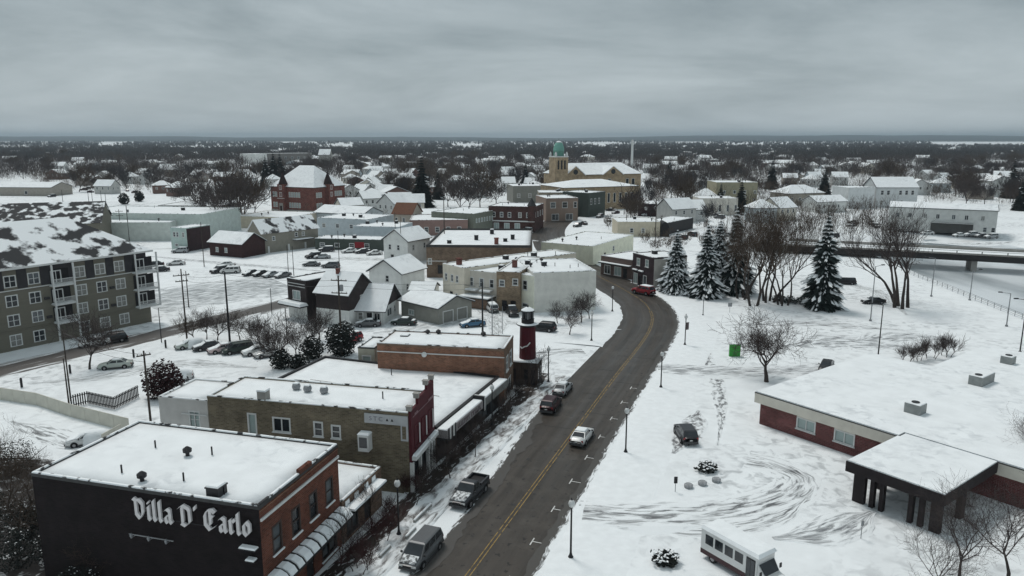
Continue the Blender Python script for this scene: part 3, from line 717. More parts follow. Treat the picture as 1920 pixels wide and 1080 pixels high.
for y in gy:
    for x in gx:
        r = math.hypot(x, y)
        z = river_depth(x, y) if (80 < x < 220 and 40 < y < 420) else 0
        gm_.v.append((x, y, z))
gm_.f = [(j * nx + i, j * nx + i + 1, (j + 1) * nx + i + 1, (j + 1) * nx + i) for j in range(len(gy) - 1) for i in range(nx - 1)]; gm_.m = [0] * len(gm_.f)
gm_.build('ground', M_ground, kind='structure', smooth=True)
# the frozen river, a little wet ice showing
M_ice = mat('river ice', (.24, .28, .30), .3, .12, .05, .1, col2=(.74, .78, .8), thr=(.40, .62), stretch=(1, .25, 1), spec=.5)
rv = MB(); rv.add([(100, 30, -2.3), (185, 30, -2.3), (185, 400, -2.3), (108, 400, -2.3)], [(0, 1, 2, 3)]); rv.build('river', M_ice, kind='structure')
# ------------------------------------------------------------------ strips: roads, kerbs, worn snow
def spline(pts, step=2.):
    P = [Vector((p[0], p[1])) for p in pts]; P = [P[0] * 2 - P[1]] + P + [P[-1] * 2 - P[-2]]; out = []
    for i in range(1, len(P) - 2):
        n = max(1, int((P[i + 1] - P[i]).length / step))
        for k in range(n):
            t = k / n; a, b, c, d = P[i - 1], P[i], P[i + 1], P[i + 2]
            out.append(.5 * ((2 * b) + (c - a) * t + (2 * a - 5 * b + 4 * c - d) * t * t + (3 * b - a - 3 * c + d) * t ** 3))
    out.append(P[-2]); return out
def ribbon(pts, prof, jit=(), seed=0, v0=0., taper=0, lift=None):
    """prof: (offset to the right, z) across the strip; jit: indices whose edge wanders and by how much"""
    mb = MB(); mb.uv = []; n = len(prof); L = v0; jd = dict(jit)
    for i, p in enumerate(pts):
        t = (pts[min(i + 1, len(pts) - 1)] - pts[max(i - 1, 0)]).normalized(); nr = Vector((t.y, -t.x))
        if i: L += (p - pts[i - 1]).length
        for k, (o, z) in enumerate(prof):
            if k in jd: o += jd[k] * (mnoise.noise((L * .23, k * 3.1, seed)) + .6 * mnoise.noise((L * .9, k * 7.7, seed)) + .35 * mnoise.noise((L * 2.3, k * 5.1, seed)))
            if taper: o *= .12 + .88 * smooth(0, taper, min(i, len(pts) - 1 - i) / len(pts))
            if lift and z > 0: z += lift[0] * (1 - smooth(lift[1] - 4, lift[1], L)) * smooth(-.3, .5, L)
            q = p + nr * o; mb.v.append((q.x, q.y, z)); mb.uv.append((k / (n - 1), L))
    mb.f = [(i * n + k, i * n + k + 1, (i + 1) * n + k + 1, (i + 1) * n + k) for i in range(len(pts) - 1) for k in range(n - 1)]; mb.m = [0] * len(mb.f)
    return mb
s0 = S(-42, 0); s1 = S(64, 0)
ROADP = [(s0.x, s0.y), (S(-10, 0).x, S(-10, 0).y), (S(30, 0).x, S(30, 0).y), (s1.x, s1.y), (27.8, 149), (25.9, 165), (21.5, 184), (16, 208), (13, 240), (15, 285), (27, 340), (46, 400), (75, 480)]
RC = spline(ROADP, .8)
def roadmat():
    m = bpy.data.materials.new('worn asphalt'); m.use_nodes = True; t = m.node_tree; b = t.nodes['Principled BSDF']; b.inputs['Specular IOR Level'].default_value = .22
    uv = t.nodes.new('ShaderNodeUVMap'); uv.uv_map = 'uv'; tcn = t.nodes.new('ShaderNodeTexCoord')
    mp = t.nodes.new('ShaderNodeMapping'); mp.inputs['Scale'].default_value = (9, .035, 1); t.links.new(uv.outputs[0], mp.inputs[0])
    def nz(vec, sc_, det, lo, hi):
        n = t.nodes.new('ShaderNodeTexNoise'); n.inputs['Scale'].default_value = sc_; n.inputs['Detail'].default_value = det; n.inputs['Roughness'].default_value = .6; t.links.new(vec, n.inputs['Vector'])
        r_ = t.nodes.new('ShaderNodeMapRange'); r_.inputs[1].default_value = lo; r_.inputs[2].default_value = hi; t.links.new(n.outputs[0], r_.inputs[0]); return r_.outputs[0]
    def mix(f, a, c):
        x = t.nodes.new('ShaderNodeMix'); x.data_type = 'RGBA'; t.links.new(f, x.inputs[0])
        for i, q in ((6, a), (7, c)):
            if isinstance(q, tuple): x.inputs[i].default_value = (*q, 1)
            else: t.links.new(q, x.inputs[i])
        return x.outputs[2]
    c = mix(nz(mp.outputs[0], 1.0, 5, .32, .68), (.037, .032, .027), (.074, .064, .055))
    c = mix(nz(tcn.outputs['Object'], .35, 6, .50, .72), c, (.080, .070, .060))
    c = mix(nz(tcn.outputs['Object'], 1.3, 8, .60, .66), c, (.022, .02, .019))
    t.links.new(c, b.inputs['Base Color'])
    rr_ = t.nodes.new('ShaderNodeMapRange'); rr_.inputs[3].default_value = .28; rr_.inputs[4].default_value = .62; t.links.new(nz(mp.outputs[0], .8, 4, .3, .7), rr_.inputs[0]); t.links.new(rr_.outputs[0], b.inputs['Roughness'])
    return m
M_asph = roadmat()
road = ribbon(RC, [(-6.0, .012), (-3, .03), (0, .04), (3, .03), (5.7, .012)]).build('road', M_asph, kind='structure')
for o in (-.17, .17): ribbon(RC[:150], [(o - .045, .046), (o + .045, .046)]).build('centre_line', M_yellow, road)
for o in (-.0,): ribbon(RC[150:260], [(o - .06, .046), (o + .06, .046)]).build('centre_line', M_yellow, road)
for k in range(9):      # stall corners by the right kerb
    s_ = -17.5 + 6.1 * k
    for (a0, a1, b0, b1) in ((s_ - .05, s_ + .05, 3.2, 5.1), (s_ - .6, s_ + .6, 3.1, 3.2)):
        q = [S(a0, b0, .045), S(a0, b1, .032), S(a1, b1, .032), S(a1, b0, .045)]
        MB().add(q, [(0, 1, 2, 3)]).build('parking_mark', M_white, road)
M_slushR = slushmat('slush on asphalt', (.075, .07, .065), 1.1, .0, .35, 1.6, fade=False, lo=.47, hi=.56)
M_tar2 = mat('tar patch', (.03, .03, .03), .6, .3, 2)
for k, (s_, o, w_, l_) in enumerate(((-6, -.6, .35, .5), (14, -2.2, .12, 3.4), (20, 1.2, .1, 4.), (33, 2.2, .1, 5.), (38, -1.5, .12, 4.), (46, 1.0, .12, 6.), (4, -2.6, .5, .3), (27, -1.2, .1, 3.))):
    MB().add([S(s_, o - l_ / 2, .047), S(s_, o + l_ / 2, .047), S(s_ + w_, o + l_ / 2, .047), S(s_ + w_, o - l_ / 2, .047)], [(0, 1, 2, 3)]).build('tar_seam', M_tar2, road)
# left: snow lies in the parking lane, then the kerb and the pavement
LP = [S(s_, 0) for s_ in np.arange(-42, 33.1, .7)]; LP = [Vector((p.x, p.y)) for p in LP]
def leftedge(i, n):     # plough edge pulls back along the street
    return -2.9 - 2.6 * smooth(-15, 34, -42 + .7 * i)
mb = MB(); mb.uv = []
for i, p in enumerate(LP):
    e = leftedge(i, len(LP)); L = i * .7
    for k, (o, z) in enumerate(((e + .9 * mnoise.noise((L * .21, 3, 1)) + .5 * mnoise.noise((L * .8, 5, 1)) + .25 * mnoise.noise((L * 2.2, 5, 4)), .05), (e - .8, .085), (e - 1.7, .10), (-6.1, .11))):
        q = p + SN * min(o, -2.4) if k < 3 else p + SN * o
        mb.v.append((q.x, q.y, z)); mb.uv.append((1 - k / 3, L))
mb.f = [(i * 4 + k, i * 4 + k + 1, (i + 1) * 4 + k + 1, (i + 1) * 4 + k) for i in range(len(LP) - 1) for k in range(3)]; mb.m = [0] * len(mb.f)
mb.build('parking_lane', M_slushR, kind='structure')
M_pave = slushmat('trodden pavement snow', (.13, .12, .115), .8, .02, .25, 1.6, lo=.46, hi=.64)
ribbon(LP, [(-11.3, .15), (-10, .19), (-8, .2), (-6.7, .19), (-6.1, .18), (-5.95, .02)], jit=((4, .12), (5, .12)), seed=4).build('sidewalk', M_pave, kind='structure', smooth=True)
# right: kerb buried in ploughed snow
RP = [p for p in RC if p.y < 175]
ribbon(RP, [(5.15, .035), (5.75, .14), (7.0, .17), (9.4, .16), (11.5, .02), (12, -.02)], jit=((0, .55), (1, .5), (2, .2)), seed=9).build('verge', M_snow, kind='structure', smooth=True)
ribbon(RP, [(4.0, .0425), (4.9, .05), (5.9, .058)], jit=((0, .5),(1, .3)), seed=11).build('slush_edge', slushmat('kerb slush', (.07, .066, .06), -1.0, 0, .4, 1.5, fade=False), kind='structure')
# far left kerb, round the corner island and past the white building
LP2 = [p for p in RC if 117 < p.y < 200]
ribbon(LP2, [(-14, .02), (-9.5, .13), (-7.2, .15), (-6.2, .14), (-5.7, .03)], jit=((3, .25), (4, .3)), seed=5).build('corner_verge', M_snow, kind='structure', smooth=True)
# dark planting bed along the shop fronts
ribbon([p for p in LP[14:]], [(-10.9, .16), (-10.4, .235), (-9.4, .235), (-8.7, .17)], jit=((2, .5), (3, .7)), seed=17).build('planting_bed', slushmat('mulch under snow', (.035, .026, .022), .3, .09, .5, 1.2, lo=.42, hi=.52), kind='structure')
# worn driveways and tracks
TZN = [0]
def track(pts, wd, m, name='driveway', step=1.2, z=.03, seed=1, k=7, lift=None):
    TZN[0] += 1; z = .012 + .0022 * TZN[0]
    pr = [(-wd / 2 + wd * i / k, z) for i in range(k + 1)]; pr[0] = (pr[0][0], -.03); pr[-1] = (pr[-1][0], -.03)
    return ribbon(spline([(p.x, p.y) for p in pts], step), pr, jit=((0, wd * .1), (k, wd * .1)), seed=seed, taper=.3 if not lift else 0, lift=lift).build(name, m, kind='structure')
M_tr1 = slushmat('tyre worn snow', (.14, .145, .15), .8, .0, .22, 2.4, lo=.45, hi=.62)
M_tr2 = slushmat('faint tracks', (.20, .21, .22), .7, .04, .3, 3.2, lo=.45, hi=.66)
M_tr3 = slushmat('wet back street', (.085, .078, .073), .8, .12, .05, 1.2, lo=.40, hi=.5)
M_lot = slushmat('scraped lot', (.20, .22, .23), .5, .07, .2, 9, lo=.42, hi=.68)
track([G(x, y) for x, y in ((1082, 961), (1160, 968), (1290, 965), (1400, 950), (1480, 925), (1495, 895), (1440, 870), (1400, 862))], 6.0, M_tr1, lift=(.2, 12))
track([G(x, y) for x, y in ((1190, 985), (1290, 995), (1400, 985), (1470, 965), (1510, 935))], 3.4, M_tr1, seed=3, z=.036)
track([G(x, y) for x, y in ((1234, 693), (1330, 697), (1430, 697), (1560, 690))], 7.0, M_tr2, seed=4, lift=(.2, 13))
track([G(x, y) for x, y in ((1360, 610), (1480, 606), (1600, 612), (1720, 622))], 7.0, M_tr1, name='lot_tracks', seed=6)
track([G(x, y) for x, y in ((1470, 650), (1560, 640), (1640, 645), (1720, 655))], 13.0, M_tr2, name='lot_tracks', seed=7)
track([G(x, y) for x, y in ((1345, 835), (1352, 780), (1345, 720), (1322, 660), (1335, 600))], 2.6, slushmat('scuffed path', (.15, .155, .16), .6, .02, .55, .8, lo=.46, hi=.6), name='path', seed=8)
track([G(x, y) for x, y in ((1160, 1075), (1185, 1000), (1215, 920), (1270, 760))], 2.0, slushmat('buried walk', (.5, .52, .53), 1.0, -.05, .1, 1.2), name='path', seed=12)
track([G(x, y) for x, y in ((1095, 660), (1030, 663), (985, 668))], 6., M_tr1, name='side_driveway', seed=13, lift=(.15, 10))
track([G(x, y) for x, y in ((1165, 618), (1100, 616), (1050, 616))], 2.5, M_tr1, name='side_driveway', seed=14, z=.034)
# the back street along the apartment house
BS = [G(x, y) for x, y in ((-200, 745), (0, 695), (150, 660), (265, 635), (400, 601), (530, 570), (640, 543))]
bs = ribbon(spline([(p.x, p.y) for p in BS], 1.5), [(-4.2, .006), (-2, .03), (0, .036), (2, .03), (4.0, .006)], jit=((0, .5), (4, .5)), seed=21).build('back_street', M_tr3, kind='structure')
track([G(x, y) for x, y in ((255, 478), (400, 492), (560, 505), (640, 512))], 5.0, M_tr2, name='lane', seed=22)
# scraped parking lot behind the back street
lot = ribbon(spline([(p.x, p.y) for p in (G(270, 572), G(400, 552), G(540, 535))], 2), [(-19, -.02), (-13, .012), (-8, .012), (-3, .012), (3, .012), (9, .012), (14, -.02)], seed=30, jit=((0, 2.), (6, 2.))).build('parking_lot', M_lot, kind='structure')
# far streets in the town
for k, pts in enumerate((((40, 362), (130, 352), (220, 345), (330, 338)), ((110, 392), (240, 385), (330, 378)), ((1010, 452), (960, 448), (880, 455)), ((1480, 468), (1400, 462), (1300, 440), (1200, 415)))):
    track([G(x, y) for x, y in pts], 8, M_tr1, name='far_street', step=6, seed=40 + k)

# more worn ground: yards, lots and lawns
track([G(x, y) for x, y in ((1262, 850), (1280, 826), (1300, 796), (1310, 770))], 4.2, slushmat('slush round the car', (.16, .16, .165), .7, .03, .6, 1.2, lo=.42, hi=.6), name='car_slush', seed=91)
M_tr4 = slushmat('dirty yard snow', (.24, .25, .25), .6, .04, .35, 3.0, lo=.44, hi=.70)
for k, (pts, wd, m_, nm) in enumerate(((((60, 720), (200, 705), (330, 682), (480, 690)), 6, M_tr4, 'yard_tracks'), (((20, 790), (90, 815), (170, 850)), 5, M_tr1, 'yard_tracks'), (((700, 625), (800, 612), (900, 600), (1000, 612)), 7, M_tr4, 'yard_tracks'), (((930, 640), (930, 600), (895, 575), (860, 560)), 5, M_tr4, 'yard_tracks'),
        (((560, 492), (650, 485), (760, 490)), 9, M_tr4, 'lot_tracks'), (((590, 475), (700, 470), (790, 474)), 6, M_tr4, 'lot_tracks'), (((1600, 640), (1700, 632), (1800, 640)), 9, M_tr2, 'lot_tracks'),
        (((1480, 520), (1560, 530), (1640, 545), (1700, 590)), 5, M_tr4, 'lot_tracks'), (((1280, 470), (1400, 480), (1500, 500)), 6, M_tr4, 'lot_tracks'), (((1450, 1010), (1540, 1000), (1640, 960)), 5, M_tr2, 'path'), (((1740, 455), (1830, 458), (1920, 452)), 9, M_tr1, 'lot_tracks'),
        (((1150, 430), (1240, 437), (1330, 425)), 9, M_tr4, 'lot_tracks'), (((1400, 425), (1500, 410), (1600, 402)), 8, M_tr4, 'far_street'), (((640, 412), (720, 425), (800, 428)), 7, M_tr4, 'far_street'), (((260, 470), (330, 466), (420, 476)), 6, M_tr4, 'lane'), (((1140, 405), (1240, 403), (1320, 396)), 8, M_tr1, 'far_street'), (((1410, 378), (1500, 384), (1640, 396)), 8, M_tr1, 'far_street'))):
    track([G(x, y) for x, y in pts], wd, m_, name=nm, step=1.2 if pts[0][1] > 520 else 4, seed=60 + k)
ribbon(spline([(p.x, p.y) for p in (G(-120, 905), G(20, 905), G(60, 960), G(120, 1040), G(300, 1110))], 1.5), [(-6, -.01), (-4, .03), (0, .05), (4, .03), (7, -.01)], jit=((0, 1.), (4, .8)), seed=31).build('thicket_floor', slushmat('dark ground and shade under snow', (.018, .015, .014), .5, .1, .5, 3.0, lo=.42, hi=.54), kind='structure')  # dark thicket ground, with the corner's vague shadows put into its near-black colour
# ================================================================== BUILDINGS ALONG THE STREET (left)
# --- the corner restaurant with the blackletter sign
VA = R(-15.5)
villa = bld('restaurant_building', "two-storey brick restaurant reading Villa D' Carlo on its black side wall", B=(485, 950), z=9.2, W=19.6, D=11.0, ang=VA, wall=brickmat('black painted brick', (.011, .008, .009), (.016, .013, .013)), rwall=brickmat('rust brick', (.12, .042, .027), (.15, .1, .08)),
            par=.25, pm=M_tar, right=[(1.9, 4.75, 1.15, 2.15, 'dh'), (4.4, 4.75, 1.15, 2.15, 'dh'), (6.9, 4.75, 1.15, 2.15, 'dh'), (9.4, 4.75, 1.15, 2.15, 'dh'), (2.5, .4, 2.2, 2.3, 'pair'), (6, .1, 1.1, 2.3, 'door'), (9.0, .4, 2.4, 2.3, 'pair')],
            frame=mat('brown window frame', (.05, .035, .03), .7), reveal=.3, sill=True, amp=.09)
W_, D_ = 19.6, 11.0
vl = villa.location
for w0 in villa.children:
    if w0.name.startswith('window'):
        for c in w0.children:
            if c.name.startswith('sill'): c.material_slots[0].material = M_snow
MB().box(W_ + .002, W_ + .12, .05, D_, 8.05, 8.25).build('cornice_band', M_trim, villa)
MB().box(W_ + .002, W_ + .06, .0, D_, 8.78, 8.86).build('brick_course', M_brickorange, villa)
rp = MB(); rp.box(W_ - .25, W_ + .08, 5.2, 6.9, 9.2, 9.55); rp.build('raised_parapet', MATS['rust brick'], villa)
# the shop awnings, each a rounded hood under snow
for k in range(10):
    a = MB(); y = .3 + k * 1.06
    pr = [(0, 3.75), (.5, 3.68), (.95, 3.45), (1.2, 3.05), (1.2, 2.9), (0, 2.9)]
    a.v = [(W_ + .02 + x, y, z) for x, z in pr] + [(W_ + .02 + x, y + 1.02, z) for x, z in pr]; n = len(pr)
    a.f = [tuple(range(n)), tuple(range(n, 2 * n))[::-1]] + [(i, i + n, (i + 1) % n + n, (i + 1) % n) for i in range(n)]; a.m = [0] * len(a.f)
    ao = a.build('awning', M_dark, villa)
    sn_ = MB(); pr2 = [(.02, 3.76), (.5, 3.80), (1.0, 3.58), (1.26, 3.2), (1.2, 3.12), (.95, 3.46), (.5, 3.69)]
    n = len(pr2); j = .06 + .05 * (k % 3)
    sn_.v = [(W_ + .02 + x, y + j, z) for x, z in pr2] + [(W_ + .02 + x, y + 1.02 - j, z) for x, z in pr2]
    sn_.f = [tuple(range(n)), tuple(range(n, 2 * n))[::-1]] + [(i, i + n, (i + 1) % n + n, (i + 1) % n) for i in range(n)]; sn_.m = [0] * len(sn_.f)
    sn_.build('awning_snow', M_snow, ao)
GLY = {'V': (.82, [[(.0, .93), (.14, .86), (.14, .22), (.36, .0)], [(.36, .0), (.56, .28), (.56, .74), (.36, .9), (.14, .86)]]),
       'i': (.36, [[(.0, .58), (.1, .66), (.1, .1), (.2, .0), (.28, .08)], [(.1, .86), (.14, .8)]]), 'l': (.36, [[(.08, .98), (.08, .1), (.18, .0), (.28, .08)]]),
       'a': (.58, [[(.04, .58), (.18, .66), (.34, .58), (.34, .1), (.44, .0)], [(.34, .4), (.08, .3), (.08, .1), (.18, .0), (.34, .12)]]),
       'D': (.88, [[(-.04, .8), (.2, .95), (.56, .84), (.62, .72), (.62, .18), (.36, .0), (.1, .1)], [(.18, .9), (.18, .12)]]), "'": (.26, [[(.08, 1.), (.08, .82)]]),
       'C': (.86, [[(.66, .84), (.48, .96), (.2, .9), (.06, .7), (.06, .25), (.32, .0), (.64, .2)], [(.36, .92), (.36, .24)], [(.36, .66), (.52, .6)]]),
       'r': (.46, [[(.0, .58), (.1, .64), (.1, .08), (.2, .0)], [(.1, .48), (.26, .66), (.36, .55)]]),
       'o': (.54, [[(.22, .66), (.06, .5), (.06, .14), (.22, .0), (.38, .14), (.38, .5), (.22, .66)]]), ' ': (.36, [])}
def letters(parent, text, x0, z0, x1, cap, m, y=-.03, depth=.16, slope=0., nib=(.085, .07)):
    tot = sum(GLY[c][0] for c in text); k = (x1 - x0) / tot; x = x0
    for c in text:
        adv, strokes = GLY[c]
        if strokes:
            b = MB()
            for si, st_ in enumerate(strokes):
                for i in range(len(st_) - 1):
                    (ax, ay), (bx, by) = st_[i], st_[i + 1]; nx_, ny_ = nib
                    q = [(ax - nx_, ay - ny_), (ax + nx_, ay + ny_), (bx + nx_, by + ny_), (bx - nx_, by - ny_)]
                    q = [(x + px * k, z0 + slope * (x + px * k - x0) + py * cap) for px, py in q]
                    e = .004 * i + .003 * si
                    b.add([(px, y - e, pz) for px, pz in q] + [(px, y - depth - e, pz) for px, pz in q], [(0, 1, 2, 3), (7, 6, 5, 4), (0, 4, 5, 1), (1, 5, 6, 2), (2, 6, 7, 3), (3, 7, 4, 0)])
            b.build('letter', m, parent)
        x += adv * k
M_letter = mat('sign letters', (.62, .60, .60), .6, .08, 2)
sgn = MB(); xa, za = onwall(vl, VA, W_, D_, 'front', (256, 968)); xb, zb_ = onwall(vl, VA, W_, D_, 'front', (468, 1003))
sgn.box(xa, xb, -.03, -.005, za + .1, za + .16); sg = sgn.build('sign', M_black, villa, label="white blackletter sign reading Villa D' Carlo")
letters(sg, "Villa D' Carlo", xa, za, xb + .35, 1.62, M_letter, slope=(zb_ - za) / (xb - xa))
for (px, py, k_) in ((267, 905, 'mushroom'), (352, 857, 'mushroom'), (407, 930, 'box')):
    q = G(px, py, 9.0) - vl; q.rotate(Matrix.Rotation(-VA, 3, 'Z')); vent(villa, q.x, q.y, 8.85, k_)
for (px, py) in ((229, 890), (345, 905), (421, 930), (292, 843), (398, 855)):
    q = G(px, py, 9.0) - vl; q.rotate(Matrix.Rotation(-VA, 3, 'Z')); vent(villa, q.x, q.y, 8.9, 'pipe')
for (px, py, wd) in ((470, 1024, 1.3), (475, 1046, .7)):
    x_, z_ = onwall(vl, VA, W_, D_, 'front', (px, py)); a = MB(); a.box(x_ - wd / 2, x_ + wd / 2, -.5, -.005, z_ - .1, z_); a.build('ledge', M_black, villa)
    MB().box(x_ - wd / 2, x_ + wd / 2, -.5, -.01, z_ + .002, z_ + .12, taper=.05).build('ledge_snow', M_snow, villa)
x_, z_ = onwall(vl, VA, W_, D_, 'front', (290, 1003)); rl = MB(); rl.box(x_ - 1.9, x_ + 1.9, -.4, -.34, z_ - .03, z_ + .03)
rl = rl.build('lamp_rail', M_steel, villa)
for dx in (-1.7, -.2, 1.3):
    b = MB(); b.box(x_ + dx - .02, x_ + dx + .02, -.36, -.005, z_ - .3, z_ - .26); b.lathe([(.05, z_ - .3), (.12, z_ - .1), (.05, z_ + .08)], 7, (x_ + dx, -.4)); b.build('wall_lamp', M_steel, villa)
# --- low shop between the restaurant and the olive brick building
c0 = villa.location + Vector((math.cos(VA), math.sin(VA), 0)) * W_ + Vector((-math.sin(VA), math.cos(VA), 0)) * (D_ + .3)
low = bld('low_shop', 'low one-storey brick shop squeezed between the restaurant and olive brick building', loc=(c0.x - 11.2 * math.cos(R(-17)), c0.y - 11.2 * math.sin(R(-17)), 0), ang=R(-17), W=11.2, D=7.2, z=3.9, wall=M_brickbrown, par=.35,
          right=[(1.6, .5, 1.9, 2.2, 'pair'), (4.4, .1, 1.1, 2.3, 'door')], frame=M_dark)
MB().box(11.25, 12.3, .2, 6.2, 2.95, 3.1).build('canopy', M_dark, low); MB().box(11.27, 12.3, .2, 6.2, 3.102, 3.26, taper=.05).build('canopy_snow', M_snow, low)
for y in (.8, 2.4, 4.2, 5.6): MB().box(11.23, 11.3, y - .35, y + .35, 3.25, 3.7, taper=.02).build('wall_snow', M_snow, low)
# --- olive brick building with the maroon street front
GA = R(-13)
grn = bld('olive_brick_building', 'long olive brick two-storey building with maroon stepped street front', B=(765, 775), z=8.3, W=21.6, D=6.6, ang=GA, wall=M_brickgreen, par=.25, pm=M_brickgreen,
          front=[((473, 795), .95, 2.2, 'plain', M_glassl), ((528, 797), 1.9, 1.5, 'pair'), ((597, 805), .95, 1.5, 'dh'), ((630, 810), .95, 1.35, 'dh'), ((610, 830), .6, .5, 'plain')] [:4], rwall=M_maroon)
gw = 21.6; gl = grn.location
f = MB()
for (y0, y1, zt) in ((0, 2.0, 8.55), (2.0, 4.7, 9.15), (4.7, 6.62, 9.6)): f.box(gw + .02, gw + .3, y0, y1, 3.3, zt)
fo = f.build('facade', M_maroon, grn)
for (y, z_) in ((0.05, 8.55), (2.05, 9.15), (4.75, 9.6), (6.45, 9.6)):
    b = MB(); b.box(gw - .15, gw + .35, y - .2, y + .2, z_ + .005, z_ + .4); b.box(gw - .2, gw + .4, y - .25, y + .25, z_ + .4, z_ + .5); b.build('finial', M_concrete, fo)
MB().box(gw + .305, gw + .34, .4, 6.3, 7.75, 7.8).build('moulding', mat('faded rose paint', (.28, .18, .19), .8), fo)
for y in (1.0, 1.5, 5.0, 5.5, 6.0): MB().box(gw + .345, gw + .37, y - .18, y + .18, 7.82, 8.05).build('sign_mark', mat('faded rose paint', (.28, .18, .19), .8), fo)
for y in (1.3, 3.3, 5.3):
    wn = window(grn, (gw + .32, y, 4.6), math.pi / 2, 1.1, 2.1, 'dh', M_maroon, M_glass)
    MB().box(gw + .33, gw + .42, y + .62, y + .8, 4.6, 6.6).build('pilaster', M_trim, fo)
MB().box(gw + .302, gw + .75, -.05, 6.65, 3.55, 3.95).build('cornice', M_trim, grn); MB().box(gw + .32, gw + .75, 0, 6.6, 3.952, 4.12, taper=.06).build('cornice_snow', M_snow, grn)
for y in (.15, 2.3, 4.6, 5.6, 6.4): MB().box(gw + .03, gw + .4, y - .14, y + .14, 0.1, 3.28).build('pillar', M_trim, grn)
for y in (1.2, 3.4): window(grn, (gw + .1, y, .6), math.pi / 2, 1.7, 2.4, 'pair', M_dark, M_glass, False, 'shop_window')
door(grn, (gw + .1, 5.1, .15), math.pi / 2, 1.0, 2.3)
x_, z_ = onwall(gl, GA, gw, 6.6, 'front', (688, 824))
b = MB(); b.box(x_ - .55, x_ + .55, -.9, -.005, z_ - .9, z_ + .8); bw = b.build('bay_window', M_trim, grn); MB().box(x_ - .4, x_ + .4, -.93, -.905, z_ - .5, z_ + .55).build('pane', M_glass, bw); MB().box(x_ - .6, x_ + .6, -.95, 0, z_ + .802, z_ + .95, taper=.1).build('bay_snow', M_snow, bw)
xs0, zs0 = onwall(gl, GA, gw, 6.6, 'front', (684, 783)); xs1, _ = onwall(gl, GA, gw, 6.6, 'front', (748, 790))
sb = MB(); sb.box(xs0, gw - .02, -.12, -.005, zs0 - .45, zs0 + .5); sb.box(gw - .75, gw - .02, -.12, -.005, zs0 - 2.0, zs0 - .45); pn = sb.build('sign_board', mat('pale sign board', (.45, .46, .47), .6), grn)
fc = bpy.data.curves.new('lettering', 'FONT'); fc.body = 'STC'; fc.size = .62; fc.extrude = .01; fc.space_character = 1.5
to = bpy.data.objects.new('tmp', fc); COL.objects.link(to); bpy.context.view_layer.update(); tm = bpy.data.meshes.new_from_object(to); bpy.data.objects.remove(to)
tm.materials.clear(); tm.materials.append(mat('faded lettering', (.22, .22, .25), .7))
lt = link('lettering', tm, pn, (xs0 + .5, -.135, zs0 - .16)); lt.rotation_euler = (math.pi / 2, 0, 0)
mk = MB()
for q in (2.35, 2.85): mk.add([(xs0 + q - .15, -.125, zs0 - .12), (xs0 + q + .15, -.125, zs0 - .12), (xs0 + q, -.125, zs0 + .18)], [(0, 1, 2)])
mk.build('emblem', M_dark, pn)
MB().box(gw - .6, gw - .2, -.135, -.122, zs0 - 1.8, zs0 - .5).build('sign_inset', M_brickgreen, pn)
q = onwall(gl, GA, gw, 6.6, 'front', (490, 760)); ch = MB(); ch.box(q[0] - .45, q[0] + .45, .05, .95, 7.9, 9.2); ch.build('chimney', M_concrete, grn); MB().box(q[0] - .5, q[0] + .5, 0, 1, 9.2, 9.35, taper=.05).build('chimney_snow', M_snow, grn)
for (px, py) in ((556, 733), (577, 737), (608, 740)):
    q = G(px, py, 8.1) - gl; q.rotate(Matrix.Rotation(-GA, 3, 'Z')); vent(grn, q.x, q.y, 8.0, 'ball')
q = G(718, 750, 8.1) - gl; q.rotate(Matrix.Rotation(-GA, 3, 'Z')); vent(grn, q.x, q.y, 8.1, 'pipe')
# --- its lower grey rear annex and the yard wall
ann = bld('grey_annex', 'grey rendered rear annex under snow behind the olive brick building', B=(388, 752), z=6.4, W=6.0, D=6.4, ang=GA, wall=wallm(158, 156, 152), par=.2, front=[(4.3, 3.2, 1.3, 1.9, 'grid', M_glassl)])
for z_ in (3.0, 4.7): MB().box(2.8, 5.9, -.12, -.005, z_, z_ + .12).build('rail', M_trim, ann)
# --- the long flat shop with the sign canopy
st = G(818, 800, 4.2); STA = R(-20.2); SW, SD_ = 26., 18.2
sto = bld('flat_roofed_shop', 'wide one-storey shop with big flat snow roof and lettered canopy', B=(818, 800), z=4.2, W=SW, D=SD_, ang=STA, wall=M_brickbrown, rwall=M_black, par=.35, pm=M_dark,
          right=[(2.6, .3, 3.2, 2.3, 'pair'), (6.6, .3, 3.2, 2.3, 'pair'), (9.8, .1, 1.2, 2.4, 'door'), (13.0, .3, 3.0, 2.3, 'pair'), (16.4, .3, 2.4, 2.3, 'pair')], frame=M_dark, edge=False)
MB().box(SW + .04, SW + 1.3, .0, 9.8, 3.0, 3.9).build('canopy', mat('canopy fascia', (.24, .225, .225), .7), sto); MB().box(SW + .04, SW + 1.3, 10.2, 18.15, 3.0, 3.9).build('canopy', mat('canopy panel', (.15, .155, .15), .7), sto)
MB().box(SW + .06, SW + 1.2, .0, 18.1, 3.903, 4.0, taper=.05).build('canopy_snow', M_snow, sto)
for y in (9.85, 10.1): MB().box(SW + .06, SW + 1.4, y - .1, y + .1, 2.6, 4.4).build('canopy_post', M_dark if y < 10 else M_trim, sto)
for k in range(5): MB().box(SW + 1.302, SW + 1.36, .15 + k * .42, .38 + k * .42, 2.7 + .1 * (k % 2), 4.1).build('banner_strip', M_dark if k % 2 == 0 else M_trim, sto)
rng = random.Random(3); M_cl = mat('worn canopy lettering', (.10, .07, .08), .8)
y = 2.6
while y < 9.0:      # illegible worn letters
    wl = rng.uniform(.2, .42)
    if rng.random() > .18:
        zz = 3.2 + .38 * (rng.random() > .5); lm = MB(); lm.box(SW + 1.302, SW + 1.33, y, y + wl * .35, 3.2, 3.7); lm.box(SW + 1.303, SW + 1.331, y + wl * .3, y + wl, zz, zz + .12); lm.build('letter', M_cl, sto)
    y += wl + .14
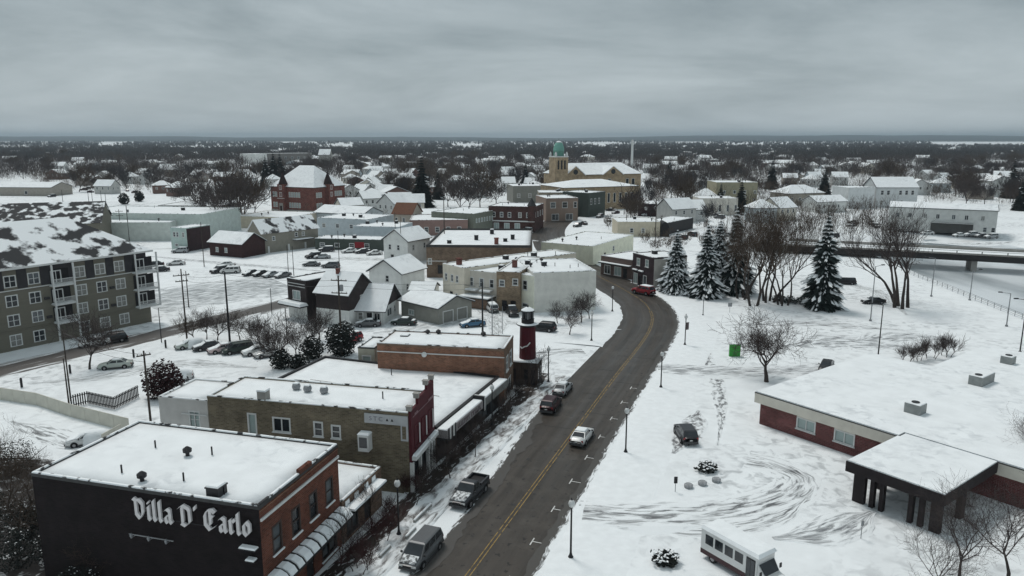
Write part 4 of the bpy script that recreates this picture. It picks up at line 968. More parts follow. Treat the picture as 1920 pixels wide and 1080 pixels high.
for (px, py) in ((734, 703),):
    q = G(px, py, 4.0) - sto.location; q.rotate(Matrix.Rotation(-STA, 3, 'Z')); vent(sto, q.x, q.y, 3.95, 'pipe')
MB().box(4, 22, 9.0, 9.08, 4.0, 4.07).build('roof_seam', M_concrete, sto)
# --- orange brick building beside the lighthouse
OA = R(-10); OW, OD = 17.0, 6.9
orb = bld('orange_brick_building', 'orange brick two-storey building beside the red lighthouse', B=(945, 655), z=7.5, W=OW, D=OD, ang=OA, wall=M_brickorange, rwall=M_brickbrown, par=.3, pm=M_brickbrown,
          front=[((815, 663), 2.1, 2.5, 'plain', wallm(92, 90, 82))], right=[(2.2, 4.0, 1.5, 2.0, 'dh'), (4.9, 4.0, 1.5, 2.0, 'dh'), (3.4, .4, 2.8, 2.2, 'pair')], frame=M_trim)
MB().box(-.02, OW + .05, -.09, -.003, 6.35, 6.47).build('coping_line', M_trim, orb)
x_, z_ = onwall(orb.location, OA, OW, OD, 'front', (796, 664)); b = MB(); b.lathe([(.02, -.12), (.32, -.05), (.36, 0), (.3, .05)], 12); dd = b.build('satellite_dish', M_trim, orb, (x_, -.2, z_)); dd.rotation_euler = (R(75), 0, 0)
for px, py, k_ in ((760, 633, 'box'), (802, 629, 'mushroom'), (826, 625, 'mushroom'), (907, 632, 'mushroom')):
    q = G(px, py, 7.2) - orb.location; q.rotate(Matrix.Rotation(-OA, 3, 'Z')); vent(orb, min(max(q.x, .6), OW - .6), min(max(q.y, .6), OD - .6), 7.0 if k_ != 'box' else 6.6, k_)
shd = bld('grey_shed', 'small grey-green rear shed against the orange brick building', B=(702, 652), z=5.6, W=2.4, D=5.5, ang=OA, wall=wallm(140, 138, 122), par=.2, pm=M_tar, front=[(1.2, 2.8, 1.3, 1.6, 'plain', M_glassl)])
# --- the red lighthouse tower
lh = thing('lighthouse_tower', 'red ornamental lighthouse tower with black lantern at the street corner', 'lighthouse', (2.2, 101.3, 0), scale=(.93, .93, 1))
M_lhred = mat('lighthouse red', (.07, .005, .011), .6, .12, 1)
MB().lathe([(1.4, 0), (1.35, .6), (1.17, 8.0), (1.17, 8.2)], 16).build('tower', M_lhred, lh, smooth=False)
g_ = MB().lathe([(1.25, 8.2), (1.7, 8.42), (1.72, 8.55), (1.3, 8.56)], 16).build('gallery', M_dark, lh)
MB().lathe([(1.66, 8.562), (1.5, 8.66), (1.1, 8.67)], 16).build('gallery_snow', M_snow, g_)
MB().lathe([(.95, 8.56), (.95, 9.2), (1.02, 9.24), (.95, 9.3)], 12).build('lantern_base', M_black, lh)
la = MB().lathe([(.8, 9.3), (.8, 10.3)], 12).build('lantern_glass', M_glass, lh)
for k in range(8):
    a = k * math.pi / 4; MB().box(.84 * math.cos(a) - .06, .84 * math.cos(a) + .06, .84 * math.sin(a) - .06, .84 * math.sin(a) + .06, 9.3, 10.3).build('lantern_bar', M_dark if k % 2 else M_steel, la)
rf = MB().lathe([(1.05, 10.3), (1.0, 10.42), (.35, 10.75), (.12, 10.8)], 14).build('lantern_roof', M_black, lh); MB().lathe([(1.0, 10.425), (.98, 10.52), (.35, 10.86), (.1, 10.9)], 14).build('roof_snow', M_snow, rf)
MB().lathe([(.1, 10.9), (.14, 11.05), (.02, 11.3)], 8).build('finial', M_dark, rf)
b = MB()
for (x0, z0, x1, z1) in ((-.9, 5.2, -.5, 5.5), (-.5, 5.5, -.1, 5.6), (-.1, 5.6, .35, 6.1), (-.9, 5.2, -1.1, 5.35)): b.tube((x0, -math.sqrt(1.3 ** 2 - x0 ** 2), z0), (x1, -math.sqrt(1.3 ** 2 - x1 ** 2), z1), .09, .09, 5)
b.build('emblem', M_trim, lh)
M_entry = mat('weathered entry boards', (.05, .036, .03), .85, .35, 2, .2, stretch=(3, 3, .4))
en = MB(); en.box(-2.6, 1.9, -1.9, 1.5, 0, 3.4); eo = en.build('entrance_block', M_entry, lh, rz=R(-14)); MB().box(-2.7, 2.0, -2.0, 1.6, 3.402, 3.58, taper=.08).build('entrance_snow', M_snow, eo)
for x_ in (-1.6, .2, 1.3): MB().box(x_ - .3, x_ + .3, -1.93, -1.905, .1, 2.4).build('entrance_door', M_black, eo)
for y_ in (-1.0, .4): MB().box(1.905, 1.93, y_ - .35, y_ + .35, .5, 2.4).build('entrance_window', M_glass, eo)
# ================================================================== the low brick centre on the right
CP = G(1415, 735, 4.0); CA = R(-52.7)
cen = thing('brick_centre_building', 'low brick centre with beige fascia, wide snow roof and dark porch', 'building', (CP.x, CP.y, 0), CA)
M_cbrick = brickmat('plum brick', (.13, .042, .042), (.2, .16, .15)); M_beige = wallm(172, 166, 152, 'beige fascia')
M_porch = mat('dark porch timber', (.022, .017, .018), .8, .25, 1.5)
mainp = [(0, 0), (17.2, 0), (17.2, 1.2), (42, 1.2), (42, 44.5), (8.2, 44.5), (8.2, 27.2), (0, 27.2)]
def inset(poly, d):
    n = len(poly); out = []
    for i in range(n):
        p, a, b = Vector(poly[i]), Vector(poly[i - 1]), Vector(poly[(i + 1) % n]); e0 = (p - a).normalized(); e1 = (b - p).normalized()
        n0, n1 = Vector((-e0.y, e0.x)), Vector((-e1.y, e1.x)); k = (n0 + n1) / (1 + n0.dot(n1)); q = p + k * d; out.append((q.x, q.y))
    return out
wp_ = inset(mainp, .55)
wins = [(6.6, 1.05, 2.3, 1.35), (11.2, 1.05, 2.3, 1.35)]
wb = MB(); e0, e1 = wp_[0], wp_[1]
wall_grid(wb, e1[0] - e0[0], 0, 2.75, [(x - e0[0], z_, w2, h2) for x, z_, w2, h2 in wins], lambda x, q, d: (e0[0] + x, e0[1] + d, q), .15)
n = len(wp_)
for i in range(1, n):
    a, b = wp_[i], wp_[(i + 1) % n]; wb.add([(a[0], a[1], 0), (b[0], b[1], 0), (b[0], b[1], 2.75), (a[0], a[1], 2.75)], [(0, 1, 2, 3)])
wb.build('wall', M_cbrick, cen)
MB().prism(inset(mainp, .02), 2.75, 3.92).build('fascia', M_beige, cen)
MB().prism(mainp, 3.92, 4.0).build('roof_edge', M_tar, cen)
rs = MB(); rs.prism(inset(mainp, .12), 4.002, 4.14); rs.build('roof_snow', M_roofsnow, cen)
for x, z_, w2, h2 in wins:
    wn = window(cen, (x, e0[1] + .03, z_), 0, w2, h2, 'pair', M_trim, M_glassl, True); MB().box(x - w2 / 2, x + w2 / 2, e0[1] - .03, e0[1] - .002, z_ + h2 + .08, 2.74).build('spandrel', M_beige, cen)
# the porch: roof slab on two piers, each a broad wall with two slats
pp = [(17.0, -9.9), (25.9, -9.9), (25.9, 1.18), (17.23, 1.18), (17.23, -.02), (17.0, -.02)]
MB().prism(pp, 3.0, 4.0).build('porch_roof', M_porch, cen); MB().prism(inset(pp, .1), 4.002, 4.13).build('porch_snow', M_roofsnow, cen)
for (x0, x1, y0, y1) in ((17.6, 18.7, -9.3, -8.8), (19.2, 19.6, -9.3, -8.8), (20.1, 20.5, -9.3, -8.8), (24.6, 25.5, -9.3, -8.8), (23.6, 24.0, -9.3, -8.8), (22.7, 23.1, -9.3, -8.8)):
    MB().box(x0, x1, y0, y1, 0, 2.998).build('porch_pier', M_porch, cen)
for (x0, x1, y0, y1) in ((17.6, 18.1, -5.0, -4.2), (25.0, 25.5, -5.0, -4.2)): MB().box(x0, x1, y0, y1, 0, 2.998).build('porch_pier', M_porch, cen)
door(cen, (21.5, 1.72, 0), 0, 2.2, 2.4, M_glass)
M_unit = mat('rooftop unit', (.26, .275, .27), .6, .15, 1.5)
for (u0, u1, v0, v1, hh) in ((14.2, 15.9, 7.2, 8.8, 1.1), (14.4, 16.0, 23.2, 26.8, 1.15), (13.2, 14.6, 36.2, 37.6, 1.0)):
    b = MB(); b.box(u0, u1, v0, v1, 4.14, 4.14 + hh); un = b.build('rooftop_unit', M_unit, cen)
    MB().box(u0 - .012, u0 - .002, v0 + .15, v1 - .15 if v1 - v0 < 2 else v0 + 1.2, 4.3, 4.1 + hh).build('grille', M_dark, un); MB().box(u0 + .02, u1 - .02, v0 + .02, v1 - .02, 4.142 + hh, 4.22 + hh, taper=.06).build('unit_snow', M_snow, un)
    MB().lathe([(.42, 4.22 + hh), (.42, 4.3 + hh)], 12, ((u0 + u1) / 2, v0 + .75)).build('fan', M_dark, un)
# ================================================================== apartment house on the left
AB = G(272, 470, 13.5); AA = R(56.1); AW, AD = 46., 18.; u_ = Vector((math.cos(AA), math.sin(AA), 0))
al = AB - u_ * AW
M_olive = mat('olive siding', (.165, .155, .125), .85, .08, .6, .1, stretch=(.2, .2, 6)); M_char = mat('charcoal panels', (.045, .043, .046), .8, .15, 1)
px_rows = [[(17, 517), (62, 513), (148, 499), (186, 492), (222, 487)], [(21, 555), (65, 549), (152, 533), (190, 527), (225, 520)], [(25, 592), (70, 584), (154, 566), (193, 560), (227, 553)], [(30, 634), (74, 626), (158, 605), (197, 598), (233, 591)]]
fr = []
for k, rw in enumerate(px_rows):
    zc_ = (11.3, 8.1, 4.9, 1.6)[k]
    for p in rw:
        x_, _ = onwall(al, AA, AW, AD, 'front', p); fr.append((x_, zc_ - .95, 1.75, 1.9, 'grid'))
    for x_ in (4., 9., 15.): fr.append((x_, zc_ - .95, 1.75, 1.9, 'grid'))
apt = bld('apartment_house', 'four-storey olive apartment house with white balconies and snow-patched roof', loc=(al.x, al.y, 0), z=13.4, W=AW, D=AD, ang=AA, wall=M_olive, roof='hip', rise=6.6, oh=.9, rm=mat('apartment shingles under snow', (.04, .042, .045), .85, .2, .30, .3, col2=SNOWC, thr=(.44, .505), detail=9), snow=None, front=fr, right=row(2, AD, 1, 1.7, 1.9, 'grid') + row(2, AD, 4.2, 1.7, 1.9, 'grid') + row(2, AD, 7.4, 1.7, 1.9, 'grid'), sill=False)
MB().box(-.95, AW + .95, -1.0, -.92, 13.3, 13.62).build('gutter', M_trim, apt)
xs = sorted({round(f[0], 2) for f in fr if abs(f[1] - 10.35) < .01}); prev = 0
edges = [0] + sum([[x - 1.0, x + 1.0] for x in xs], []) + [AW]
for i in range(0, len(edges), 2):
    if edges[i + 1] - edges[i] > .3: MB().box(edges[i] + .02, edges[i + 1] - .02, -.06, -.003, 10.0, 13.2).build('charcoal_panel', M_char, apt)
for z_ in (9.9, 3.3): MB().box(0, AW, -.12, -.003, z_ - .12, z_ + .02).build('trim_band', M_trim if z_ > 5 else M_olive, apt)
def balcony(x0, x1, z_, depth=1.6, y=-.0):
    b = MB(); b.box(x0, x1, -depth, -.01, z_ - .2, z_); bo = b.build('balcony', M_trim, apt)
    r_ = MB(); r_.box(x0, x1, -depth, -depth + .06, z_ + 1.0, z_ + 1.08); r_.box(x0, x1, -depth, -depth + .06, z_ + .1, z_ + .16)
    k = x0
    while k <= x1: r_.box(k - .02, k + .02, -depth + .01, -depth + .05, z_ + .16, z_ + 1.0); k += .16
    r_.build('railing', M_trim, bo)
    MB().box(x0 + .1, x1 - .1, -depth + .1, -.05, z_ + .002, z_ + .1).build('balcony_snow', M_snow, bo)
    MB().box(x0 + .15, x1 - .15, -.09, -.07, z_ + .11, z_ + 2.6).build('balcony_shade_panel', M_black, bo)  # flat black panel on the wall, coloured as the shade of a recess
    wn = window(apt, ((x0 + x1) / 2 - .5, -.12, z_ + .2), 0, 1.6, 2.1, 'pair', M_trim, M_glass, False, 'balcony_door')
xb0, _ = onwall(al, AA, AW, AD, 'front', (95, 560)); xb1, _ = onwall(al, AA, AW, AD, 'front', (134, 550))
xc0, _ = onwall(al, AA, AW, AD, 'front', (247, 510)); 
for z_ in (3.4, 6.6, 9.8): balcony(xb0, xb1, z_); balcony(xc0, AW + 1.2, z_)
for x_ in (xb0, xb1, xc0, AW + 1.1): MB().box(x_ - .12, x_ + .12, -1.7, -1.46, 0 if x_ < xc0 - 1 else 3.2, 13.3).build('balcony_post', M_trim, apt)
for rr_ in px_rows[1:3]:
    for p in rr_[1::2]:
        x_, _ = onwall(al, AA, AW, AD, 'front', p); MB().box(x_ + 1.3, x_ + 2.1, -.35, -.005, (7.5 if rr_ is px_rows[1] else 4.3), (7.9 if rr_ is px_rows[1] else 4.7)).build('air_conditioner', M_char, apt)
# a second, dark-roofed wing behind it
bld('rear_apartment_wing', 'dark-roofed rear apartment wing showing above the olive apartment house', A=(-60, 425), B=(160, 425), z=8.5, D=22, ang=R(20), wall=M_olive, roof='gable', rise=5.5, rm=M_patchy, snow=None, front=row(6, 50, 5.5, 1.6, 1.6, 'grid'), cat='apartment house', sill=False)
# ================================================================== THE TOWN IN THE MIDDLE DISTANCE
cream = wallm(176, 168, 150); whitew = wallm(196, 198, 194, 'white siding', 1.55); palegreen = wallm(150, 162, 156); paleblue = wallm(146, 156, 160); tanw = wallm(150, 136, 112); olivew = wallm(112, 108, 88)
teal = wallm(138, 158, 152); dkgreen = wallm(58, 66, 60); darkw = mat('dark brown siding', (.035, .027, .027), .8, .2, 1); brownw = wallm(96, 74, 64); greyw = wallm(128, 128, 126); sandw = wallm(186, 178, 150)
# --- dark shopfront, houses and garage by the back street
b = bld('dark_shopfront', 'dark two-storey corner shop with snow-heaped awning by the back street', A=(538, 521), B=(573, 527), z=7.6, D=9.5, wall=darkw, par=.4, pm=darkw, front=[((556, 553), 2.2, 1.7, 'pair', M_glassl)], frame=M_trim)
w_ = b['W']; MB().box(.3, w_ - .3, -.1, -.01, 6.2, 6.32).build('moulding', M_trim, b); MB().box(.3, w_ - .3, -.1, -.01, 6.75, 6.87).build('moulding', M_trim, b)
MB().box(-.6, w_ + .4, -2.0, -.01, 2.7, 2.95).build('awning', M_dark, b); MB().box(-.65, w_ + .45, -2.05, -.02, 2.955, 3.45, taper=.22).build('awning_snow', M_snow, b)
MB().box(.02, w_ - .02, -.04, -.006, .02, 2.68).build('shop_wall', whitew, b); window(b, (w_ * .62, -.06, .7), 0, 2.4, 1.4, 'pair', M_trim, M_glass)
b = bld('dark_gabled_house', 'house dark brown above and white below beside the corner shop', A=(592, 547), B=(653, 553), z=6.0, D=8.2, wall=darkw, roof='gable', rise=3.2, oh=.4, front=[((605, 553), .9, 1.9, 'dh'), ((640, 557), .9, 1.9, 'dh')], right=[(4.1, 3.8, .9, 1.4, 'dh')])
w_ = b['W']; MB().box(-.02, w_ + .02, -.05, -.004, 0.02, 3.0).build('lower_siding', whitew, b); MB().box(w_ + .004, w_ + .05, -.02, 8.2, 0.02, 3.0).build('lower_siding', whitew, b)
for x_ in (1.5, w_ - 1.4): window(b, (x_, -.055, .9), 0, 1.3, 1.4, 'dh', M_trim, M_glassl)
chimney(b, w_ * .35, 3.6, 8.6)
b = bld('porch_bungalow', 'white bungalow with steep snow roof and front porch beside the dark gabled house', A=(664, 576), B=(708, 582), z=3.2, D=9, ang=R(-10), W=5.6, wall=whitew, roof='gable', rise=3.6, oh=.8, axis='x', front=[(1.2, .9, 1.0, 1.4, 'dh'), (2.9, .1, .95, 2.1, 'door'), (4.4, .9, 1.2, 1.4, 'pair')], right=[(3.5, 1.0, 2.6, 1.5, 'pair'), (6.6, 1.0, 1.0, 1.4, 'dh')])
w_ = b['W']; g_ = MB(); g_.add([(w_ + .02, -.3, 3.25), (w_ + .02, 9.3, 3.25), (w_ + .02, 4.5, 6.6), (w_ + .1, -.3, 3.25), (w_ + .1, 9.3, 3.25), (w_ + .1, 4.5, 6.6)], [(0, 2, 1), (3, 4, 5), (0, 1, 4, 3), (1, 2, 5, 4), (2, 0, 3, 5)]); g_.build('gable_siding', darkw, b)
for x_ in (.1, 1.9, 3.8, w_ - .1): MB().box(x_ - .07, x_ + .07, -.75, -.61, 0, 2.75).build('porch_post', M_trim, b)
bld('grey_garage', 'grey garage with low snow roof right of the porch bungalow', A=(752, 562), B=(822, 578), z=3.2, D=8.5, wall=wallm(116, 116, 108), roof='gable', rise=1.6, oh=.5, front=[(3.0, .7, 1.6, 1.0, 'pair', M_glassl)], right=[(2.4, .05, 2.6, 2.3, 'plain', wallm(110, 110, 104)), (6.0, .05, 2.6, 2.3, 'plain', wallm(110, 110, 104))], cat='garage')
bld('white_gabled_house', 'plain white gabled house behind the dark gabled house', A=(692, 507), B=(752, 513), z=5.0, D=9, wall=whitew, roof='gable', axis='y', rise=2.6, oh=.5, front=[(4.9, 2.8, 1.0, 1.5, 'dh')], right=row(2, 9, 1, 1, 1.4))
bld('small_snowy_shed', 'small low shed under thick snow behind the grey garage', A=(768, 545), B=(812, 546), z=2.4, D=6, wall=whitew, roof='gable', rise=1.2, oh=.3, front=[(3.4, .05, 1.0, 2.0, 'door')], cat='shed')
# --- the row of attached shops whose rears face the camera
bld('brown_brick_block', 'big brown brick block with wide snow roof and dark parapet', A=(799, 459), B=(996, 460), z=8.2, D=34, wall=brickmat('block brick', (.15, .105, .075), (.2, .17, .14)), pm=M_tar, par=.6, front=[((806, 490), .9, 1.4, 'dh'), (3.4, 1.0, 1.2, 2.1, 'door')], left=row(5, 34, 4.5, 1.2, 1.8), edge=False)
c_ = [o for o in COL.objects if o.name == 'brown_brick_block'][0]; vent(c_, 5, 6, 7.6, 'box'); vent(c_, 19, 10, 7.6, 'box'); chimney(c_, 17, 5, 7.6, 1.6, 1.0); MB().box(.02, 5, -.06, -.004, 4.1, 4.25).build('string_course', M_trim, c_)
b = bld('cream_rear_shop', 'cream two-storey rear end of the shop row with tiny windows', A=(830, 494), B=(870, 503), z=7.8, D=32, wall=cream, par=.25, front=[(1.2, 4.4, .9, 1.5), (3.4, 4.4, .9, 1.5), (5.2, 4.4, .9, 1.5), (3.0, .1, 1.1, 2.1, 'door'), (4.9, .9, .8, 1.2)], frame=M_trim)
chimney(b, 3.2, 2.0, 7.6, 1.4, .9)
vent(b, 4, 14, 7.6, 'box')
b = bld('balcony_rear_shop', 'cream rear shop with timber balconies and snowy lean-to in the shop row', A=(872, 506), B=(931, 512), z=7.2, D=24, wall=wallm(164, 158, 146), par=.2, front=[(1.5, 4.0, 1.0, 1.8), (4.0, 4.0, 1.0, 1.8), (6.4, 4.0, 1.0, 1.8), (2.0, .4, 1.4, 1.9), (5.2, .1, 1.1, 2.1, 'door')])
w_ = b['W']
for x0 in (.8, 4.2):
    bo = MB().box(x0, x0 + 2.6, -1.5, -.01, 3.3, 3.45).build('balcony', M_trim, b); MB().box(x0 + .05, x0 + 2.55, -1.45, -.02, 3.453, 3.62).build('balcony_snow', M_snow, bo)
    MB().box(x0, x0 + 2.6, -1.5, -1.45, 4.3, 4.38).build('railing', M_dark, bo)
MB().box(.5, w_ - .2, -3.2, -.02, 2.1, 2.3).build('lean_to_roof', M_tar, b); MB().box(.5, w_ - .2, -3.2, -.03, 2.303, 2.5).build('lean_to_snow', M_snow, b); MB().box(.7, w_ - .4, -3.0, -2.9, 0, 2.1).build('lean_to_wall', M_brickbrown, b)
b = bld('tan_brick_rear_shop', 'narrow tan brick rear shop left of the white-walled shop', A=(931, 509), B=(975, 511), z=8.0, D=20, wall=brickmat('khaki brick', (.23, .17, .115), (.28, .24, .19)), par=.2, front=[((941, 531), 1.1, 1.3, 'dh'), ((966, 529), 1.1, 1.3, 'dh'), (1.6, .1, 1.0, 2.1, 'door'), (3.4, .1, 1.0, 2.1, 'door')])
chimney(b, 2.2, 6, 7.8, 1.5, .9); vent(b, 4, 10, 7.8, 'box')
b = bld('white_walled_shop', 'large white-walled shop at the bend of the street', A=(1000, 512), B=(1118, 508), z=8.0, D=16, wall=wallm(200, 199, 190, 'white render', 1.5), par=.15, right=[(3, 4.6, 1.1, 1.9), (7, 4.6, 1.1, 1.9), (4, .4, 3, 2.2, 'pair'), (10, .4, 3, 2.2, 'pair')], edge=True)
for x_, y_, k_ in ((1.0, 7, 'mushroom'), (4.0, 8, 'box'), (3.4, 12, 'pipe'), (8.5, 4, 'pipe'), (10.5, 5, 'pipe')): vent(b, x_, y_, 7.85, k_)
by = bld('cream_bay', 'cream projecting bay with tall window against the white-walled shop', A=(975, 514), B=(1000, 518), z=7.4, D=4.5, wall=wallm(190, 184, 165), par=.15, front=[(1.3, 4.4, 1.2, 1.9, 'dh'), (1.3, .9, 1.4, .8, 'plain')], cat='building')
# --- right of the bend
b = bld('dark_corner_shop', 'dark two-storey shop with white windows right of the bend', A=(1187, 474), B=(1227, 484), z=7.4, D=9, wall=mat('dark plum siding', (.045, .03, .033), .8, .2, 1), rwall=wallm(150, 148, 140), par=.3, front=[((1197, 491), 1.3, 1.7, 'dh', M_glassl), ((1213, 494), 1.3, 1.7, 'dh', M_glassl), (1.4, .3, 1.6, 2.5, 'pair', M_glassl), (3.4, .1, 1.0, 2.3, 'door'), (5.2, .3, 1.4, 2.5, 'plain')], frame=M_trim)
w_ = b['W']
for x_ in (1.4, 3.9): MB().box(x_ - .9, x_ + .9, -.5, -.01, 3.5, 3.6).build('awning', M_dark, b); MB().box(x_ - .9, x_ + .9, -.5, -.02, 3.603, 3.85, taper=.08).build('awning_snow', M_snow, b)
vent(b, 3, 4, 7.1, 'box')
b = bld('brown_row_shops', 'one-storey brown shops with slanting snow roof beside the dark corner shop', A=(1127, 479), B=(1185, 488), z=4.8, D=12, wall=wallm(84, 66, 60), par=.2, front=[(2.2, .4, 2.0, 2.2, 'pair'), (5.6, .4, 2.2, 2.2, 'pair', M_glassl), (8.0, .1, 1.1, 2.3, 'door')])
w_ = b['W']; MB().box(.1, w_ - .1, -1.2, -.02, 3.1, 3.3).build('canopy', M_dark, b); MB().box(.1, w_ - .1, -1.2, -.03, 3.303, 3.45).build('canopy_snow', M_snow, b)
bld('pale_yellow_building', 'pale yellow flat building behind the brown row shops', A=(1112, 462), B=(1188, 440), z=5.2, D=16, wall=wallm(184, 184, 160), par=.2, front=[(8, .1, 1.2, 2.3, 'door'), (14, 2.2, 1.2, 1.4)])
b = bld('long_tan_building', 'long low tan building with dark arched entrance right of centre', A=(1158, 416), B=(1238, 416), z=5.2, D=14, wall=wallm(160, 150, 126), par=.2, front=[(5, 1.4, 1.2, 1.6), (9, 1.4, 1.2, 1.6)])
ar = MB(); wq = b['W']; ar.v = [(wq + 1.6 * math.cos(math.pi * i / 10) + 1.7, -.3, 1.8 + 3.4 * math.sin(math.pi * i / 10)) for i in range(11)] + [(wq + 1.6 * math.cos(math.pi * i / 10) + 1.7, 6, 1.8 + 3.4 * math.sin(math.pi * i / 10)) for i in range(11)]
ar.f = [(i, i + 1, i + 12, i + 11) for i in range(10)] + [tuple(range(11))[::-1], tuple(range(11, 22))]; ar.m = [0] * 12; ar.box(wq + .12, wq + 3.28, -.3, 6, 0, 1.8); ar.build('arched_entrance', M_black, b)
b = bld('dark_flat_diner', 'low black and maroon building with round white signs', A=(1197, 382), B=(1299, 384), z=5.5, D=18, wall=mat('black maroon cladding', (.03, .012, .016), .7, .2, 1), par=.3, pm=M_black)
for x_ in (3.5, 7.5, 26): MB().lathe([(.9, -.06), (.9, .0)], 12).build('round_sign', M_trim, b, (x_, -.08, 3.6)).rotation_euler = (math.pi / 2, 0, 0)
bld('snowy_bus_shelter_roof', 'low dark-sided shed under snow between long tan building and spruces', A=(1248, 419), B=(1300, 408), z=4.2, D=9, wall=M_black, par=.15, cat='shed')
bld('pale_arched_hall', 'pale building with slim tall windows behind the spruces', A=(1313, 372), B=(1384, 372), z=7.5, D=14, wall=wallm(168, 163, 152), par=.2, front=[(x, 1.6, 1.1, 3.0, 'dh') for x in (2, 5.5, 9, 12.5, 16)])
bld('olive_block', 'tall plain olive block behind the pale hall with slim windows', A=(1344, 342), B=(1421, 342), z=12.5, D=18, wall=wallm(126, 120, 92), par=.3, front=[(x, zz, 1.3, 1.6) for x in (4, 9, 14, 19) for zz in (3, 7)])
bld('tan_hip_house', 'tan house with snowy hip roof right of the big bare trees', A=(1478, 364), B=(1546, 362), z=6, D=14, wall=wallm(122, 116, 104), roof='hip', rise=4, front=row(4, 20, 2.5, 1.2, 1.6))
bld('white_wide_house', 'white gabled house with window row left of the white twin-storey block', A=(1532, 379), B=(1588, 377), z=5, D=10, wall=whitew, roof='gable', rise=2.4, front=row(5, 14, 2.2, 1.1, 1.4), right=row(2, 10, 2.2, 1, 1.4))
bld('white_cube_building', 'blank white flat-roofed cube right of the white gabled house', A=(1592, 352), B=(1641, 351), z=10.2, D=12, wall=wallm(186, 190, 190, None, 1.6), par=.2, right=row(3, 12, 6, 1.2, 1.8) + row(3, 12, 1.5, 1.2, 1.8))
b = bld('white_dormer_building', 'white building with snowy mansard and dark windows right of the white cube', A=(1644, 351), B=(1722, 351), z=10.0, D=14, wall=wallm(178, 182, 182, None, 1.6), roof='gable', rise=4.5, front=[(x, 6.2, 1.5, 2.2) for x in (3, 6, 12, 15, 18)] + [(x, 1.5, 1.4, 2) for x in (3, 8, 13)])
b = bld('long_white_row', 'long white two-storey row building beyond the bridge', A=(1668, 388), B=(1872, 396), z=8.6, D=11, wall=wallm(186, 188, 184, None, 1.6), roof='gable', rise=1.6, oh=.3, front=[(x, 5.0, 1.2, 1.7, 'pair') for x in (3, 7, 12, 16, 21, 25, 30, 35.5)] + [(x, 1.0, 1.2, 1.7) for x in (31, 33.5)])
w_ = b['W']; MB().box(14, w_ - 7, -.3, -.01, 0, 3.8).build('lower_storey', wallm(62, 62, 60), b); MB().box(14, w_ - 7, -1.2, -.31, 3.6, 3.75).build('canopy', M_trim, b)
bld('white_gable_house', 'white gable-fronted house on the rise at the far right', A=(1862, 340), B=(1898, 340), z=9, D=12, wall=whitew, roof='gable', axis='y', rise=3.0, rm=M_shingle, front=[(3, 5.4, 1.2, 1.6), (7, 5.4, 1.2, 1.6)])
# --- downtown around the domed church
b = bld('green_shop_terrace', 'grey-green shop terrace with a row of small windows left of the turreted corner', A=(888, 401), B=(946, 391), z=7.5, D=18, wall=wallm(92, 96, 84), par=.3, front=[(x, 4.2, .9, 1.4, 'plain', M_glassl) for x in np.arange(2, 22, 1.9)])
b = bld('turret_corner_building', 'dark red-brown corner building with pointed turret downtown', A=(916, 386), B=(1002, 388), z=9.2, D=16, wall=brickmat('oxblood brick', (.07, .035, .032), (.1, .07, .06)), par=.4, front=[(x, 5.2, 1.2, 1.8) for x in (2, 5, 8, 12, 15)] + [(x, .4, 2, 2.6, 'pair', M_glassl) for x in (3, 7, 11)], right=row(4, 16, 5.2, 1.1, 1.8))
MB().box(-.1, b['W'] + .1, -.35, -.01, 3.6, 4.0).build('cornice', M_trim, b)
t = MB(); xq = b['W'] - 1; t.lathe([(1.5, 4), (1.5, 9.6)], 8, (xq, 0)); tt = t.build('turret', MATS['oxblood brick'], b); MB().lathe([(1.8, 9.6), (.1, 12.4)], 8, (xq, 0)).build('turret_roof', M_shingle, tt)
bld('brick_flat_row', 'long brick building with flat snow roof behind the white twin house', A=(768, 413), B=(877, 412), z=5.5, D=20, wall=wallm(116, 88, 80), par=.25, front=row(7, 27, 1.2, 1.4, 1.8), right=row(4, 20, 1.2, 1.2, 1.8))
bld('snow_roof_workshop', 'wide flat snow-covered workshop left of the green shop terrace', A=(775, 402), B=(890, 400), z=5, D=24, wall=wallm(128, 126, 118), par=.2, front=row(4, 30, 1.2, 1.4, 1.6))
b = bld('brown_brick_shop', 'brown brick shop building right of the turreted corner', A=(1024, 372), B=(1084, 371), z=9.5, D=18, wall=wallm(112, 92, 78), par=.3, front=[(3, 5.5, 2.2, 2.4), (8, 5.5, 2.2, 2.4), (12.5, 5.5, 1.4, 2.4), (4, .4, 3, 2.6, 'pair'), (10, .4, 3, 2.6, 'pair')], rwall=M_brickred)
bld('long_shop_roof', 'long snow-roofed shop building left of the domed church', A=(962, 349), B=(1052, 348), z=9, D=20, wall=wallm(104, 104, 96), par=.2, front=row(6, 36, 3, 1.6, 2))
bld('tan_mid_shop', 'tan building with snow roof in front of the domed church', A=(1010, 361), B=(1104, 361), z=9.5, D=16, wall=wallm(120, 110, 92), par=.25, front=row(6, 30, 5, 1.4, 2))
bld('dark_green_shop', 'tall dark green shop front below the domed church', A=(1104, 362), B=(1135, 359), z=10.5, D=14, wall=dkgreen, par=.3, front=[(2, 5.5, 1.2, 2.4), (5, 5.5, 1.2, 2.4), (8, 5.5, 1.2, 2.4)], right=row(3, 14, 5.5, 1.2, 2.2))
b = bld('tan_stone_hall', 'tan stone hall with wide snow roof in front of the church nave', A=(1058, 353), B=(1196, 349), z=10.8, D=26, wall=M_bricktan, roof='hip', rise=3.0, oh=.5, front=[(x, 3.5, 1.3, 4.4, 'plain') for x in np.arange(24, 46, 3.2)], right=[(x, 3.5, 1.3, 4.4, 'plain') for x in (4, 9, 14, 19, 23)])
